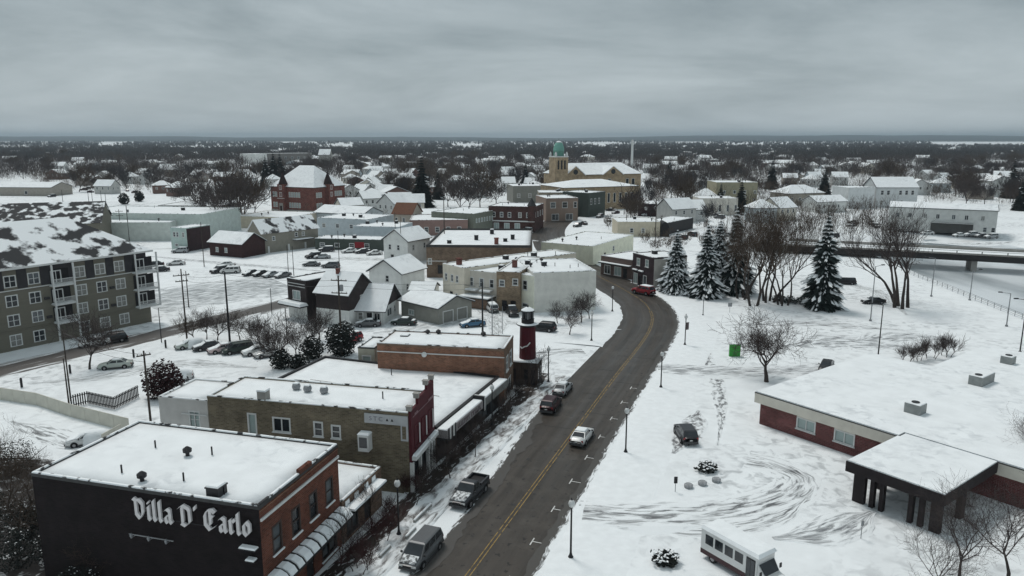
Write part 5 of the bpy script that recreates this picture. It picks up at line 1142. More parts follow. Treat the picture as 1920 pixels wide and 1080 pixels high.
ch = bld('domed_church', 'large tan church with long snow roof and green copper dome tower', A=(1062, 329), B=(1202, 326), z=13, D=30, wall=M_bricktan, roof='hip', rise=6.2, oh=.6, inset=5, front=[(x, 5, 2, 5.5, 'plain') for x in (18, 23, 28, 40, 44)], right=[(8, 5, 2, 5.5, 'plain'), (15, 5, 2, 5.5, 'plain'), (22, 5, 2, 5.5, 'plain')])
w_ = ch['W']
for xc, r_, hh in ((5.5, 6, 5.0), (30, 6.5, 4.6)):
    gpoly = [(xc - r_, 13.0), (xc + r_, 13.0), (xc, 13.0 + hh)]
    gb = MB(); gb.v = [(x, -.7, z_) for x, z_ in gpoly] + [(x, 13, z_) for x, z_ in gpoly]; gb.f = [(0, 1, 2), (5, 4, 3), (0, 3, 4, 1), (1, 4, 5, 2), (2, 5, 3, 0)]; gb.m = [0] * 5; go = gb.build('gable', M_bricktan, ch)
    for sg in (-1, 1):
        q = MB(); slab(q, [(xc + sg * (r_ + .5), -1.0, 12.8), (xc + sg * (r_ + .5), 13, 12.8), (xc, 13, 13.05 + hh), (xc, -1.0, 13.05 + hh)][::sg], .35); q.build('gable_snow', M_roofsnow, go)
    MB().lathe([(1.5, -.05), (1.5, .02)], 14).build('rose_window', M_glass, go, (xc, -.74, 14.8)).rotation_euler = (math.pi / 2, 0, 0)
tw = MB(); tx, ty = 3.2, 1.5
cpos = G(1058, 330, 13) - ch.location; cpos.rotate(Matrix.Rotation(-ch.rotation_euler.z, 3, 'Z')); tx, ty = cpos.x, 2.5
tw.box(tx - 4, tx + 4, ty - 4, ty + 4, 0, 23.2); to_ = tw.build('tower', M_bricktan, ch)
MB().box(tx - 4.3, tx + 4.3, ty - 4.3, ty + 4.3, 23.2, 23.8).build('tower_cornice', M_trim, to_)
for dx in (-2, 0, 2): MB().box(tx + dx - .5, tx + dx + .5, ty - 4.06, ty - 4.003, 16.5, 21.5).build('louvre', M_dark, to_)
for sx in (-1, 1):
    for sy in (-1, 1): MB().lathe([(.7, 23.8), (.7, 25.2), (.1, 26.3)], 8, (tx + sx * 3.4, ty + sy * 3.4)).build('pinnacle', M_trim, to_)
M_copper = mat('green copper', (.16, .36, .30), .6, .15, .6)
dm = [(3.0, 23.8), (3.05, 26.5)] + [(3.15 * math.cos(a), 26.5 + 5.6 * math.sin(a)) for a in np.linspace(0, 1.45, 9)]
do = MB().lathe(dm, 18, (tx, ty)).build('dome', M_copper, ch, smooth=True)
MB().lathe([(3.2 * math.cos(a), 26.62 + 5.62 * math.sin(a)) for a in np.linspace(1.0, 1.5, 5)], 18, (tx, ty)).build('dome_snow', M_snow, do, smooth=True)
MB().tube((tx, ty, 32), (tx, ty, 33.6), .12, .06, 5).build('finial', M_dark, do)
# --- the red brick school
sch = bld('red_brick_school', 'old red brick school with two pointed turrets and snowy hip roof', A=(507, 350), B=(588, 353), z=11.6, D=22, wall=M_brickred, roof='hip', rise=9.5, oh=.4, inset=8.5,
          front=[(x, zz, 1.0, 2.2, 'dh', M_glassl) for zz in (2.4, 7.2) for x in (1.8, 3.2, 4.6, 11.4, 12.8, 14.2, 15.6, 17.0)], right=[(y, zz, 1.0, 2.2, 'dh', M_glassl) for zz in (2.4, 7.2) for y in (2, 3.4, 4.8, 15, 16.4, 17.8, 19.2)])
w_ = sch['W']
for (x_, y_) in ((7.6, .2), (w_ - .2, 10.2)):
    t = MB(); t.box(x_ - 1.9, x_ + 1.9, y_ - 1.9, y_ + 1.9, 0, 13.0); t_ = t.build('turret', M_brickred, sch); MB().lathe([(2.9, 13.0), (.08, 18.6)], 4, (x_, y_)).build('turret_roof', M_brickdark, t_).rotation_euler = (0, 0, 0)
    for zz in (7.4, 10.6): window(sch, (x_, y_ - 1.92, zz) if y_ < 5 else (x_ + 1.92, y_, zz), 0 if y_ < 5 else math.pi / 2, 1.4, 1.9, 'pair', M_trim, M_glassl)
MB().box(6.6, 8.6, -1.95, -1.72, 0, 4.4).build('stone_porch', M_concrete, sch); MB().box(7.0, 8.2, -1.98, -1.96, 0, 3.2).build('door', M_brickdark, sch)
MB().box(-.1, w_ + .1, -.12, -.02, 0, 1.4).build('stone_base', M_concrete, sch); MB().box(5.4, 9.8, -1.98, -1.8, 6.5, 6.7).build('string_course', M_trim, sch)
# --- warehouses and workshops left of centre
bld('long_pale_warehouse', 'long pale green warehouse behind the apartment house', A=(128, 398), B=(378, 402), z=8.4, D=26, wall=palegreen, par=.3, front=[(46, .1, 3.5, 4.2, 'plain', palegreen), (30, 2, 1.4, 1.4), (38, 2, 1.4, 1.4)])
bld('pale_warehouse_annex', 'lower pale annex with broad snow roof in front of the long warehouse', A=(150, 418), B=(318, 417), z=6.2, D=12, wall=wallm(160, 168, 162), par=.2)
bld('low_brown_workshop', 'low brown workshop with flat snow roof behind the pale warehouse', A=(296, 385), B=(410, 386), z=5, D=22, wall=wallm(92, 84, 76), par=.3, front=row(5, 30, 1, 1.6, 1.6))
bld('teal_house', 'pale teal two-storey house with flat snow roof and dark side', B=(349, 428), z=7.2, W=6.2, D=10, ang=R(-20), wall=teal, rwall=mat('dark maroon siding', (.04, .022, .024), .8, .2, 1), par=.2, front=[(1.4, 4.4, .9, 1.5), (2.6, 4.4, .9, 1.5), (4.8, 4.4, .9, 1.5), (2, 1.6, 1.2, .7)])
bld('maroon_cottage', 'low maroon cottage with white snow roof between teal house and olive gable', A=(392, 453), B=(454, 458), z=4, D=9, wall=mat('maroon shingle siding', (.045, .022, .022), .85, .2, 1.5), roof='gable', rise=2.6, front=[(3, 1.2, 1.0, 1.3, 'dh', M_glassl), (6.5, 1.2, 1.0, 1.3, 'dh', M_glassl)])
b = bld('olive_gabled_hall', 'large olive hall with gable front and patchy snow on dark roof', B=(490, 437), z=6.2, W=7.5, D=20, ang=R(-40), wall=wallm(112, 108, 96), roof='gable', axis='y', rise=3.6, oh=.4, rm=M_patchy2, snow=None, front=[(1.8, 1.0, 1.4, .5, 'plain'), (5.4, 1.0, 1.4, .5, 'plain'), (3.7, 5.2, 1, 1.3)], right=[(4, 3.6, 1.0, 1.2, 'dh'), (12, 4.0, 1.0, 1.2, 'dh'), (14.5, 4.0, 1.0, 1.2, 'dh')])
MB().box(7.52, 9.4, 10.5, 17, 3.0, 3.2).build('porch_roof', M_shingle, b); MB().box(7.53, 9.4, 10.5, 17, 3.202, 3.36).build('porch_snow', M_snow, b)
for y in (2, 9.0, 15): MB().box(7.52, 7.8, y - .25, y + .25, 0, 2.0).build('buttress', M_trim, b)
bld('pale_blue_warehouse', 'pale blue warehouse with snow roof right of the olive hall', A=(594, 408), B=(690, 412), z=6.5, D=18, wall=paleblue, par=.25, front=row(4, 22, 3.2, 1.4, 1.4))
bld('blue_metal_shed', 'low pale blue metal shed in front of the pale warehouse', A=(662, 424), B=(748, 426), z=5.2, D=14, wall=wallm(140, 152, 158), par=.2, front=[(15, .1, 3, 3, 'plain', paleblue)])
b = bld('dark_green_lean_to', 'low dark green snow-roofed storefront with a red panel', A=(590, 447), B=(718, 450), z=3.4, D=8, wall=dkgreen, par=.15, front=row(5, 24, .9, 1.6, 1.2)); MB().box(13, 16, -.06, -.005, .8, 2.6).build('red_panel', PAINT['red'], b)
bld('blue_gable_house', 'pale blue gabled building with wide snow roof right of the school', A=(590, 398), B=(680, 403), z=4.6, D=13, wall=paleblue, roof='gable', rise=2.4, front=row(4, 20, 1.2, 1.2, 1.6))
bld('white_twin_house', 'white two-gabled house left of the brown brick block', A=(719, 448), B=(764, 452), z=6.4, D=10, wall=whitew, roof='gable', axis='y', rise=2.8, oh=.5, front=[(2.2, 3.6, 1, 1.5), (5.2, 3.6, 1, 1.5), (3, .1, 1, 2.1, 'door')], right=row(2, 10, 3.6, 1, 1.5))
bld('brown_dormer_house', 'rust brown gabled house with cream front left of the brick row', A=(736, 400), B=(772, 401), z=6, D=10, wall=wallm(150, 140, 126), roof='gable', rise=3.6, snow=None, rm=mat('rust shingles', (.14, .065, .04), .9, .2, 2), front=row(3, 9, 2.8, 1, 1.6))
bld('tan_barn', 'long tan barn with white roof at the far left edge', A=(-40, 351), B=(96, 352), z=5, D=18, wall=wallm(128, 122, 112), roof='gable', rise=2.6, oh=.3, front=[(10, 1, 2, 2, 'plain'), (30, 1, 2, 2, 'plain')])
bld('low_tan_store', 'low tan store with snow roof behind the school green', A=(440, 405), B=(545, 408), z=4.5, D=22, wall=wallm(170, 160, 138), par=.2)
bld('mill_block', 'grey old mill block on the skyline above the school', A=(480, 288), B=(585, 287), z=15, D=20, wall=wallm(104, 100, 96, None, 1.6), par=.4, front=row(9, 70, 8, 2.4, 3) + row(9, 70, 2, 2.4, 3))
bld('white_silo_building', 'white tower-like block beside the grey mill', A=(449, 288), B=(478, 289), z=16, D=14, wall=whitew, par=.3, front=[(6, 4, 2, 9, 'plain', wallm(90, 92, 96)), (14, 4, 2, 9, 'plain', wallm(90, 92, 96))])
bld('white_roof_house', 'big white-roofed house on the skyline right of the mill', A=(597, 290), B=(618, 290), z=15, D=14, wall=wallm(120, 118, 112), roof='gable', rise=6)
# white slim mast far off
mq = G(1184, 330); ms = thing('white_mast', 'slim white mast rising right of the domed church', 'mast', (mq.x, mq.y, 0)); MB().tube((0, 0, 0), (0, 0, ZA(262, mq.y)), 1.3, .9, 8).build('mast', M_trim, ms)
# ================================================================== bridge over the river
bz = 2.4; b0, b1 = G(1478, 456, bz), G(1930, 479, bz); bd = (b1 - b0).normalized(); bl = (b1 - b0).length + 120
br = thing('road_bridge', 'long low concrete road bridge over the frozen river', 'bridge', (b0.x, b0.y, 0), math.atan2(bd.y, bd.x))
MB().box(-6, bl, -5, 5, 1.9, 2.4).build('deck', M_concrete, br); MB().box(-6, bl, -4.6, 4.6, 2.402, 2.5).build('deck_snow', M_snow, br); MB().box(0, bl, -5.3, -5.02, .7, 2.3).build('girder', mat('dark girder', (.03, .028, .028), .8), br); MB().box(0, bl, 5.02, 5.3, .7, 2.3).build('girder', MATS['dark girder'], br)
MB().box(0, bl, -5.1, -4.85, 2.505, 2.8).build('parapet', M_concrete, br); MB().box(0, bl, -5.05, -4.9, 3.35, 3.45).build('rail', M_steel, br); MB().box(0, bl, 4.85, 5.1, 2.505, 3.3).build('parapet', M_concrete, br)
for k in range(int(bl / 6)): MB().box(k * 6 + 2, k * 6 + 2.25, -5.07, -4.88, 2.8, 3.36).build('rail_post', M_concrete, br)
for k in range(1, int(bl / 22)): MB().box(k * 22 + 4, k * 22 + 5.4, -4.4, 4.4, -3.2, 1.9).build('bridge_pier', M_concrete, br)
MB().box(-9, 2, -5.2, 5.2, -.5, 1.88).build('abutment', M_concrete, br)
# riverside railing
rr0, rr1 = G(1690, 508), G(1935, 606); rd = (rr1 - rr0); rn = int(rd.length / 2.4)
rf_ = thing('riverside_railing', 'thin grey railing along the river bank at right', 'railing', (rr0.x, rr0.y, 0), math.atan2(rd.y, rd.x))
for k in range(rn + 1): MB().box(k * 2.4 - .04, k * 2.4 + .04, -.04, .04, -.3, 1.1).build('post', M_steel, rf_)
for z_ in (.45, .8, 1.08): MB().box(0, rn * 2.4, -.025, .025, z_ - .025, z_ + .025).build('rail', M_steel, rf_)
# ================================================================== VEHICLES
SH = math.degrees(math.atan2(-SD.x, SD.y))      # heading along the street, away from the camera
def at(px, py): 
    p = G(px, py); return (p.x, p.y)
car('minivan', 'dark grey minivan at the left kerb, nearest vehicle in view', 'grey', at(790, 1045), SH + 180, 0, group=None, name='minivan', hood=True)
car('pickup', 'black pickup with silver front parked at the left kerb', 'dark', at(880, 935), SH + 178, 0, group=None, hood=True)
car('suv', 'dark maroon SUV parked at the left kerb behind a silver car', 'maroon', at(1033, 766), SH + 2, 0, group=None)
car('sedan', 'silver car parked just ahead of the maroon SUV', 'silver', at(1055, 735), SH, 1, group=None)
car('sedan', 'white car with snowy roof driving up the middle of the street', 'white', at(1091, 826), SH - 2, 1, group=None, name='driving_car', z=.04)
car('suv', 'bright red car with snowy bumper at the bend of the street', 'red', at(1206, 552), SH + 60, 1, group=None, name='red_car', z=.04).scale = (1.15, 1.15, 1.2)
car('suv', 'dark snow-dusted car alone on the white lawn at right', 'dark', at(1285, 822), SH + 22, 0, group=None, name='parked_car')
# the row by the bare trees behind the shops
g_ = 'cars in the row behind the shops'
car('sedan', 'snow-buried pale car at the left end of the row', 'pale', at(357, 652), 124, 3, group=g_, bury=True)
car('sedan', 'black car with snowy hood second from left in the row', 'dark', at(390, 655), 124, 3, group=g_)
car('sedan', 'pinkish car under snow left of the dark green van', 'pink', at(418, 660), 124, 3, group=g_)
car('minivan', 'dark green minivan in the row behind the shops', 'green', at(446, 661), 124, 0, group=g_)
car('sedan', 'white car right of the dark green van', 'white', at(482, 664), 124, 3, group=g_)
car('sedan', 'white car with dark windows at the right end of the row', 'white', at(504, 668), 124, 1, group=g_)
car('sedan', 'pale green car alone in the snowy yard at left', 'pale', at(217, 690), 108, 1, group=None)
car('sedan', 'white snow-buried car behind the restaurant roof', 'white', at(168, 832), 110, 3, group=None, bury=True)
car('suv', 'black SUV standing in the back street by the apartments', 'black', at(210, 642), 126, 0, group=None)
car('sedan', 'white car ahead of the black SUV in the back street', 'white', at(178, 648), 126, 2, group=None)
car('sedan', 'snowed-in car peeping out behind the dark red shrub', 'white', at(330, 712), 110, 3, group=None, bury=True)
# scraped lot
g_ = 'cars in the scraped lot'
for k, (px, py, kind, colr, h, sn_, lb) in enumerate(((411, 511, 'suv', 'dark', 150, 2, 'dark SUV at the left of the lot beside two white cars'), (432, 512, 'minivan', 'white', 100, 2, 'white minivan in the middle of the scraped lot'), (424, 500, 'sedan', 'white', 100, 3, 'snow-covered car parked behind the white minivan'),
        (471, 516, 'sedan', 'dark', 150, 3, 'first dark car in the row of four at the lot edge'), (489, 517, 'sedan', 'black', 150, 3, 'second dark car in the row of four at the lot edge'), (508, 519, 'sedan', 'silver', 150, 3, 'third car in the row of four, silver'), (530, 520, 'sedan', 'grey', 150, 3, 'rightmost grey car in the row of four'),
        (290, 499, 'sedan', 'black', 110, 2, 'black snow-topped car right of the apartment balconies'), (300, 509, 'sedan', 'dark', 110, 2, 'dark snow-topped car nearest the apartment balconies'), (330, 497, 'sedan', 'white', 110, 3, 'white car in the lot beside the tall poles'),
        (338, 474, 'suv', 'silver', 100, 2, 'silver SUV parked before the teal house'))):
    car(kind, lb, colr, at(px, py), h, sn_, group=g_)
g_ = 'cars beyond the corner shop'
for (px, py, kind, colr, h, sn_, lb) in ((588, 484, 'suv', 'black', 130, 1, 'black SUV beyond the corner shop'), (604, 485, 'sedan', 'silver', 100, 2, 'silver car right of the black SUV beyond the corner shop'), (584, 499, 'sedan', 'grey', 90, 2, 'grey car above the dark shopfront roof'), (620, 502, 'suv', 'grey', 90, 2, 'grey SUV above the dark house roof'),
        (655, 474, 'sedan', 'white', 110, 3, 'white car left in the group behind the houses'), (680, 475, 'sedan', 'dark', 110, 3, 'dark car with white roof in the group behind the houses'), (702, 478, 'sedan', 'white', 110, 3, 'white car right in the group behind the houses'), (775, 484, 'suv', 'silver', 80, 2, 'silver car beside the white two-gabled house')):
    car(kind, lb, colr, at(px, py), h, sn_, group=g_)
g_ = 'cars in the yard behind the shop row'
for (px, py, kind, colr, h, sn_, lb) in ((757, 609, 'sedan', 'green', 80, 2, 'dark green snowy car before the grey garage'), (871, 569, 'suv', 'maroon', 175, 2, 'maroon car beside the grey garage'), (922, 583, 'minivan', 'white', 15, 3, 'white van parked under the shop row'), (960, 590, 'pickup', 'black', 190, 1, 'black pickup parked under the shop row'),
        (1018, 620, 'suv', 'black', 70, 0, 'black SUV right behind the lighthouse'), (886, 612, 'sedan', 'blue', 110, 3, 'blue car under snow behind the orange building'), (657, 643, 'suv', 'red', 150, 2, 'red car beside the dark evergreen'), (690, 612, 'sedan', 'grey', 95, 3, 'grey car under snow before the porch bungalow')):
    car(kind, lb, colr, at(px, py), h, sn_, group=g_)
for (px, py, kind, colr, h, sn_, lb) in ((1583, 533, 'minivan', 'black', 80, 1, 'black van beside the lone spruce'), (1637, 569, 'sedan', 'black', 90, 2, 'black car with snow roof left of the big leaning trees'), (1549, 693, 'sedan', 'black', 150, 0, 'black car half hidden behind the centre roof')):
    car(kind, lb, colr, at(px, py), h, sn_, group=None)
g_ = 'cars in the lot beyond the bridge'
for k, (px, py, colr, h) in enumerate(((1798, 444, 'white', 100), (1820, 443, 'silver', 100), (1840, 445, 'dark', 100), (1858, 447, 'silver', 100), (1738, 440, 'white', 95), (1560, 446, 'dark', 95))):
    car('suv' if k % 2 else 'sedan', ('white car left in the lot beyond the bridge', 'silver SUV second in the lot beyond the bridge', 'dark car third in the lot beyond the bridge', 'silver SUV at the right end of the lot beyond the bridge', 'white car behind the big leaning trees beyond the bridge', 'dark SUV above the bridge beside the lone spruce')[k], colr, at(px, py), h, 2, group=g_)
g_ = 'small cars parked downtown'; CARAT = []
rng = random.Random(8)
for k in range(70):
    px, py = rng.choice([(1150, 398), (1175, 396), (1205, 402), (1230, 400), (1262, 397), (1130, 412), (60, 366), (90, 368), (130, 362), (160, 358), (190, 354), (1340, 408), (1390, 402), (980, 434), (1095, 422), (1420, 432), (1460, 440), (1500, 436), (1350, 440), (1290, 445), (1590, 420), (1640, 425), (150, 352), (210, 350), (250, 362), (110, 358), (700, 408), (610, 470)])
    cp_ = at(px + rng.uniform(-14, 14), py + rng.uniform(-4, 4))
    if any(math.dist(cp_, q) < 5.5 for q in CARAT): continue
    CARAT.append(cp_)
    car(rng.choice(['sedan', 'suv']), 'small snow-topped parked car far off downtown', rng.choice(['white', 'silver', 'dark', 'black', 'grey', 'maroon']), cp_, rng.uniform(0, 180), 2, group=g_)
# --- the shuttle bus
bus = thing('shuttle_bus', 'white snow-roofed shuttle bus with maroon stripe on the lawn', 'bus', (18.5, 53.7, 0), R(214), scale=.92)
wp2 = PAINT['white']
MB().box(-1.15, 1.15, -4.0, 2.0, .55, 2.85).build('body', wp2, bus); MB().box(-1.16, 1.16, -4.01, 2.0, .5, .95).build('stripe', PAINT['maroon'], bus)
c = MB(); c.add([(-1.05, 2.0, .5), (1.05, 2.0, .5), (1.0, 3.9, .5), (-1.0, 3.9, .5), (-1.05, 2.0, 2.3), (1.05, 2.0, 2.3), (.95, 2.75, 1.35), (-.95, 2.75, 1.35), (.92, 3.85, 1.1), (-.92, 3.85, 1.1)], [(0, 3, 2, 1), (4, 5, 6, 7), (7, 6, 8, 9), (9, 8, 2, 3), (1, 2, 8, 6, 5), (0, 4, 7, 9, 3), (0, 1, 5, 4)]); cabp = c.build('cab', wp2, bus)
c = MB(); slab(c, [(-.95, 2.08, 2.24), (.95, 2.08, 2.24), (.86, 2.7, 1.45), (-.86, 2.7, 1.45)], .03); c.build('windshield', M_glass, cabp)
MB().box(-.86, .86, 2.95, 3.85, 1.16, 1.32, taper=.1).build('hood_snow', M_snow, cabp)
rs_ = MB(); rs_.box(-1.2, 1.2, -4.05, 2.2, 2.852, 3.15, taper=.16); rs_.build('roof_snow', M_snow, bus, smooth=False)
for sx in (-1, 1):
    for k in range(4):
        y = -3.5 + k * 1.08; MB().box(sx * 1.152 - .012, sx * 1.152 + .012, y, y + .86, 1.6, 2.5).build('window', M_glass, bus)
dr_ = MB().box(1.152, 1.19, .95, 1.85, .55, 2.55).build('door', M_dark, bus)
for k in (0, 1): MB().box(1.192, 1.2, 1.0 + k * .42, 1.38 + k * .42, .7, 2.45).build('pane', M_glass, dr_)
for sx in (-1, 1):
    for y in (-2.7, 2.9):
        wv = link('wheel', MESH[('car', 'pickup')]['tyre'], bus, (sx * .98, y, .42)); link('rim', MESH[('car', 'pickup')]['rim'], wv)
    link('headlight', MESH[('car', 'sedan')]['headlight'], bus, (sx * .7, 3.88, .9)); MB().box(sx * 1.3 - .12, sx * 1.3 + .12, 2.5, 2.58, 1.5, 1.9).build('mirror', M_dark, bus)
MB().box(-1.05, 1.05, 3.9, 4.1, .4, .68).build('bumper', M_plate, bus)
# ================================================================== LAMPS AND POLES
for (px, py, lb) in ((1070, 1048, 'globe lamp on the right verge nearest the camera'), (1173, 850, 'globe lamp on the right verge level with the white car'), (1239, 728, 'globe lamp on the right verge third from the camera'), (748, 1005, 'globe lamp on the left pavement before the low shop'), (923, 800, 'globe lamp on the left pavement before the lettered canopy'),
                     (1028, 718, 'globe lamp left of the street beside the lighthouse'), (1109, 640, 'globe lamp on the corner island left of the street'), (1148, 585, 'globe lamp at the tip of the corner island'), (597, 600, 'globe lamp between dark shopfront and dark gabled house'), (1318, 592, 'slim globe lamp on the lawn before the spruces')):
    street_lamp(lb, G(px, py), scale=1.0 if px != 1318 else .8)
street_lamp('bannered lamp leaning over the right verge at the bend', G(1284, 648), banner=True, rz=.4)
for (px, py, h, lb) in ((131, 772, 7.0, 'slim dark pole nearest the yard fence at far left'), (133, 752, 9.5, 'taller dark pole just behind the yard fence at far left')):
    utility_pole(lb, G(px, py), h, r=.11)
utility_pole('wooden pole with one crossarm in front of the dark red shrub', G(283, 795), 9.2, R(40), ((8.6, 1.6),), r=.15)
utility_pole('tall pole with two crossarms by the apartment house', G(351, 640), 12.5, R(35), ((11.4, 2.6), (10.4, 2.0)), r=.15)
utility_pole('plain pole right behind the two-armed pole', G(354, 576), 7.5, r=.12)
utility_pole('thick dark pole among the bare trees behind the car row', G(431, 640), 12.0, r=.2, m=M_dark)
utility_pole('big pole with transformer and crossarms in front of the dark gabled house', G(641, 668), 13.0, R(-10), ((12.2, 2.6), (10.2, 2.6)), r=.2, tank=True)
utility_pole('black pole rising behind the orange brick building', G(905, 628), 9.5, r=.18, m=M_dark)
utility_pole('slim steel pole right of the black pole', G(923, 628), 7.2, r=.09, m=M_steel)
utility_pole('thinnest pole beside the black pickup', G(942, 626), 5.0, r=.06, m=M_steel)
utility_pole('far pole with box transformer behind the apartment roof', G(243, 452), 12.0, r=.16, tank=True)
utility_pole('far double-armed pole left of the boxed pole', G(228, 447), 10.0, R(5), ((9.3, 2.4), (7.8, 2.4)), r=.14)
utility_pole('pole at the corner of the maroon cottage', G(383, 500), 12., r=.12)
utility_pole('far pole in front of the brown brick block roof', G(834, 490), 18., r=.16)
utility_pole('far pole among the lots right of the brown shops', G(1228, 462), 16., r=.16)
utility_pole('far pole above the long tan building', G(1174, 440), 12., r=.14)
for k, (px, py, h) in enumerate(((541, 515, 7.5), (551, 517, 7.5))): utility_pole(('left', 'right')[k] + ' one of twin sign poles above the dark shopfront', G(px, py), h, r=.1, m=M_dark, group='twin sign poles')
utility_pole('thin pole behind the dark gabled house chimney', G(637, 513), 11., r=.1)
utility_pole('thin pole left of the white twin-gabled house', G(743, 492), 14., r=.1); utility_pole('thin pole right in front of the white twin-gabled house', G(753, 494), 13., r=.1)
for k, (px, py, h) in enumerate(((303, 642, 6.0), (510, 589, 5.2), (539, 645, 6.2), (167, 382, 9), (175, 391, 9), (192, 392, 9.), (200, 393, 8.), (120, 396, 10.))):
    utility_pole(('thin lamp post at the back street kerb by the apartments', 'short post at the lot corner by the back street', 'plain post in the yard left of the bare trees', 'first thin pole in the far white field at left', 'second thin pole in the far white field at left', 'third thin pole in the far white field at left', 'fourth thin pole in the far white field at left', 'pole rising behind the rear apartment wing')[k], G(px, py), h, r=.09 if k < 3 else .14, m=M_dark, group='thin posts')
cobra_lamp('tall arm lamp rising behind the centre roof', G(1646, 672), 8.6, R(160)); cobra_lamp('slender arm lamp left of the big leaning trees', G(1632, 602), 10.5, R(20), m=M_steel)
cobra_lamp('slender arm lamp right of the big leaning trees', G(1746, 556), 8.5, R(170), m=M_steel); cobra_lamp('thin arm lamp near the river railing', G(1887, 612), 6.2, R(170), m=M_steel); cobra_lamp('dark arm lamp at the right picture edge', G(1912, 662), 8.8, R(180)); cobra_lamp('faint arm lamp behind the river railing', G(1818, 563), 6.5, R(10), m=M_steel)
# bollards along the yard edge by the back street
for k, (px, py) in enumerate(((41, 726), (132, 700), (251, 670), (311, 652))):
    b = MB(); b.lathe([(.16, 0), (.16, 1.25), (.1, 1.35)], 8); o = b.build('bollard', M_dark, None, G(px, py)); tag(o, ('leftmost dark bollard at the yard edge', 'second dark bollard at the yard edge', 'third dark bollard, right of the pale green car', 'rightmost dark bollard near the car row')[k], 'bollard', 'bollards at the yard edge')
sign_post('small dark sign on the lawn below the dark car', G(1266, 922), 1.6, .35, .7, 0, M_dark); sign_post('small meter-like sign before the dark porch', G(1614, 1010), 1.7, .3, .45, .3, M_steel)
sign_post('square sign on the lawn before the spruces', G(1368, 586), 2.0, .8, .8, 0, M_steel)
MB  # low stone blocks and snow-covered planters
for k, (px, py) in enumerate(((1291, 914), (1317, 909), (1343, 903))):
    o = MB().lathe([(.42, 0), (.46, .3), (.36, .38)], 10).build('stone_planter', mat('snow dusted stone', (.3, .31, .32), .9, .3, 3), None, G(px, py)); tag(o, ('left', 'middle', 'right')[k] + ' one of three round grey stones on the lawn', 'planter', 'three round stones')
# the bright green panel
gp = G(1377, 668); gc = thing('green_cabinet', 'bright green upright cabinet on the snowy lawn', 'cabinet', gp)
M_green = mat('bright green', (.04, .30, .045), .6, .06, 2); MB().box(-.85, .85, -.2, .2, 0, 2.0).build('board', M_green, gc); MB().box(-.87, .87, -.22, .22, 2.002, 2.1, taper=.05).build('board_snow', M_snow, gc); MB().box(-.02, .02, -.215, -.202, .1, 1.9).build('seam', M_dark, gc)
# kerbside concrete wheel stops
for k, (px, py) in enumerate(((722, 1040), (785, 975), (800, 960), (770, 1005))):
    o = MB().box(-.12, .12, -.9, .9, .2, .42, taper=.04).build('wheel_stop', M_concrete, None, G(px, py), R(SH)); MB().box(-.1, .1, -.88, .88, .422, .5, taper=.03).build('snow_cap', M_snow, o); tag(o, ('snow-capped kerb block left of the grey minivan', 'snow-capped kerb block behind the grey minivan', 'snow-capped kerb block before the pickup', 'snow-capped kerb block beside the minivan roof')[k], 'kerb block', 'kerb blocks')
# ================================================================== FENCES AND YARD WALL
def fence(name, label, pts, h, m, kind='panel', cat='fence', pitch=.28):
    root = thing(name, label, cat, (pts[0].x, pts[0].y, 0)); o = pts[0]
    for a, b in zip(pts[:-1], pts[1:]):
        d = b - a; L = d.length; ang = math.atan2(d.y, d.x); rel = a - o
        if kind == 'panel':
            n = max(1, round(L / 2.4))
            for k in range(n):
                q = a + d * ((k + .0) / n) - o
                me = cached(('fp', name, round(L / n, 2)), lambda: MB().box(.02, L / n - .02, -.05, .05, 0, h).mesh('panel', m)); link('panel', me, root, (q.x, q.y, 0), ang)
        else:
            n = int(L / pitch)
            pk = cached(('pk', name), lambda: MB().box(-.07, .07, -.03, .03, .05, h).mesh('picket', m))
            for k in range(n): q = a + d * (k / n) - o; link('picket', pk, root, (q.x, q.y, 0), ang)
            for z_ in (.35, h - .3): MB().box(0, L, .032, .08, z_ - .05, z_ + .05).build('rail', m, root, (rel.x, rel.y, 0), ang)
    return root
M_yardwall = wallm(160, 158, 144, 'yard wall')
fence('yard_wall', 'long beige panel wall between the yard and the restaurant lot', [G(-80, 738), G(5, 750), G(70, 760), G(135, 782), G(243, 810)], 1.7, M_yardwall, cat='wall')
fence('short_yard_wall', 'short beige wall piece right of the buried white car', [G(193, 838), G(228, 818)], 1.5, M_yardwall, cat='wall')
fence('picket_fence', 'dark snow-topped picket fence beyond the beige yard wall', [G(135, 765), G(165, 757), G(215, 768), G(262, 744)], 1.7, M_dark, 'picket')
fence('picket_fence', 'short dark picket fence right of the dark red shrub', [G(325, 742), G(357, 729)], 1.7, M_dark, 'picket')
# ================================================================== TREES AND SHRUBS
tree_proto('umbrella', seed=4, h=10.8, spread=1.15, levels=5, trunk_h=.27, r0=.34, kids=(6, 5, 4, 4, 4), up=.26, twig=.021, lenk=.7)
tree_proto('street', seed=11, h=5.5, spread=.8, levels=4, trunk_h=.36, r0=.08, kids=(5, 4, 4, 3), up=.5, twig=.012)
tree_proto('street2', seed=13, h=5.5, spread=.7, levels=4, trunk_h=.4, r0=.075, kids=(5, 4, 4, 3), up=.6, twig=.012)
tree_proto('tall', seed=21, h=20, spread=.62, levels=5, trunk_h=.42, r0=.27, kids=(4, 4, 3, 3, 3), up=.5, twig=.02, stems=4, lenk=.68, rb=1.1)
tree_proto('leaning', seed=23, h=21, spread=.66, levels=5, trunk_h=.42, r0=.38, kids=(4, 4, 3, 3, 3), up=.4, twig=.022, stems=5, lenk=.68, rb=1.4)
tree_proto('round', seed=31, h=9, spread=1., levels=4, trunk_h=.28, r0=.2, kids=(7, 6, 5, 4), up=.35, twig=.026)
tree_proto('round2', seed=37, h=9, spread=.9, levels=4, trunk_h=.22, r0=.2, kids=(7, 6, 5, 4), up=.45, twig=.026)
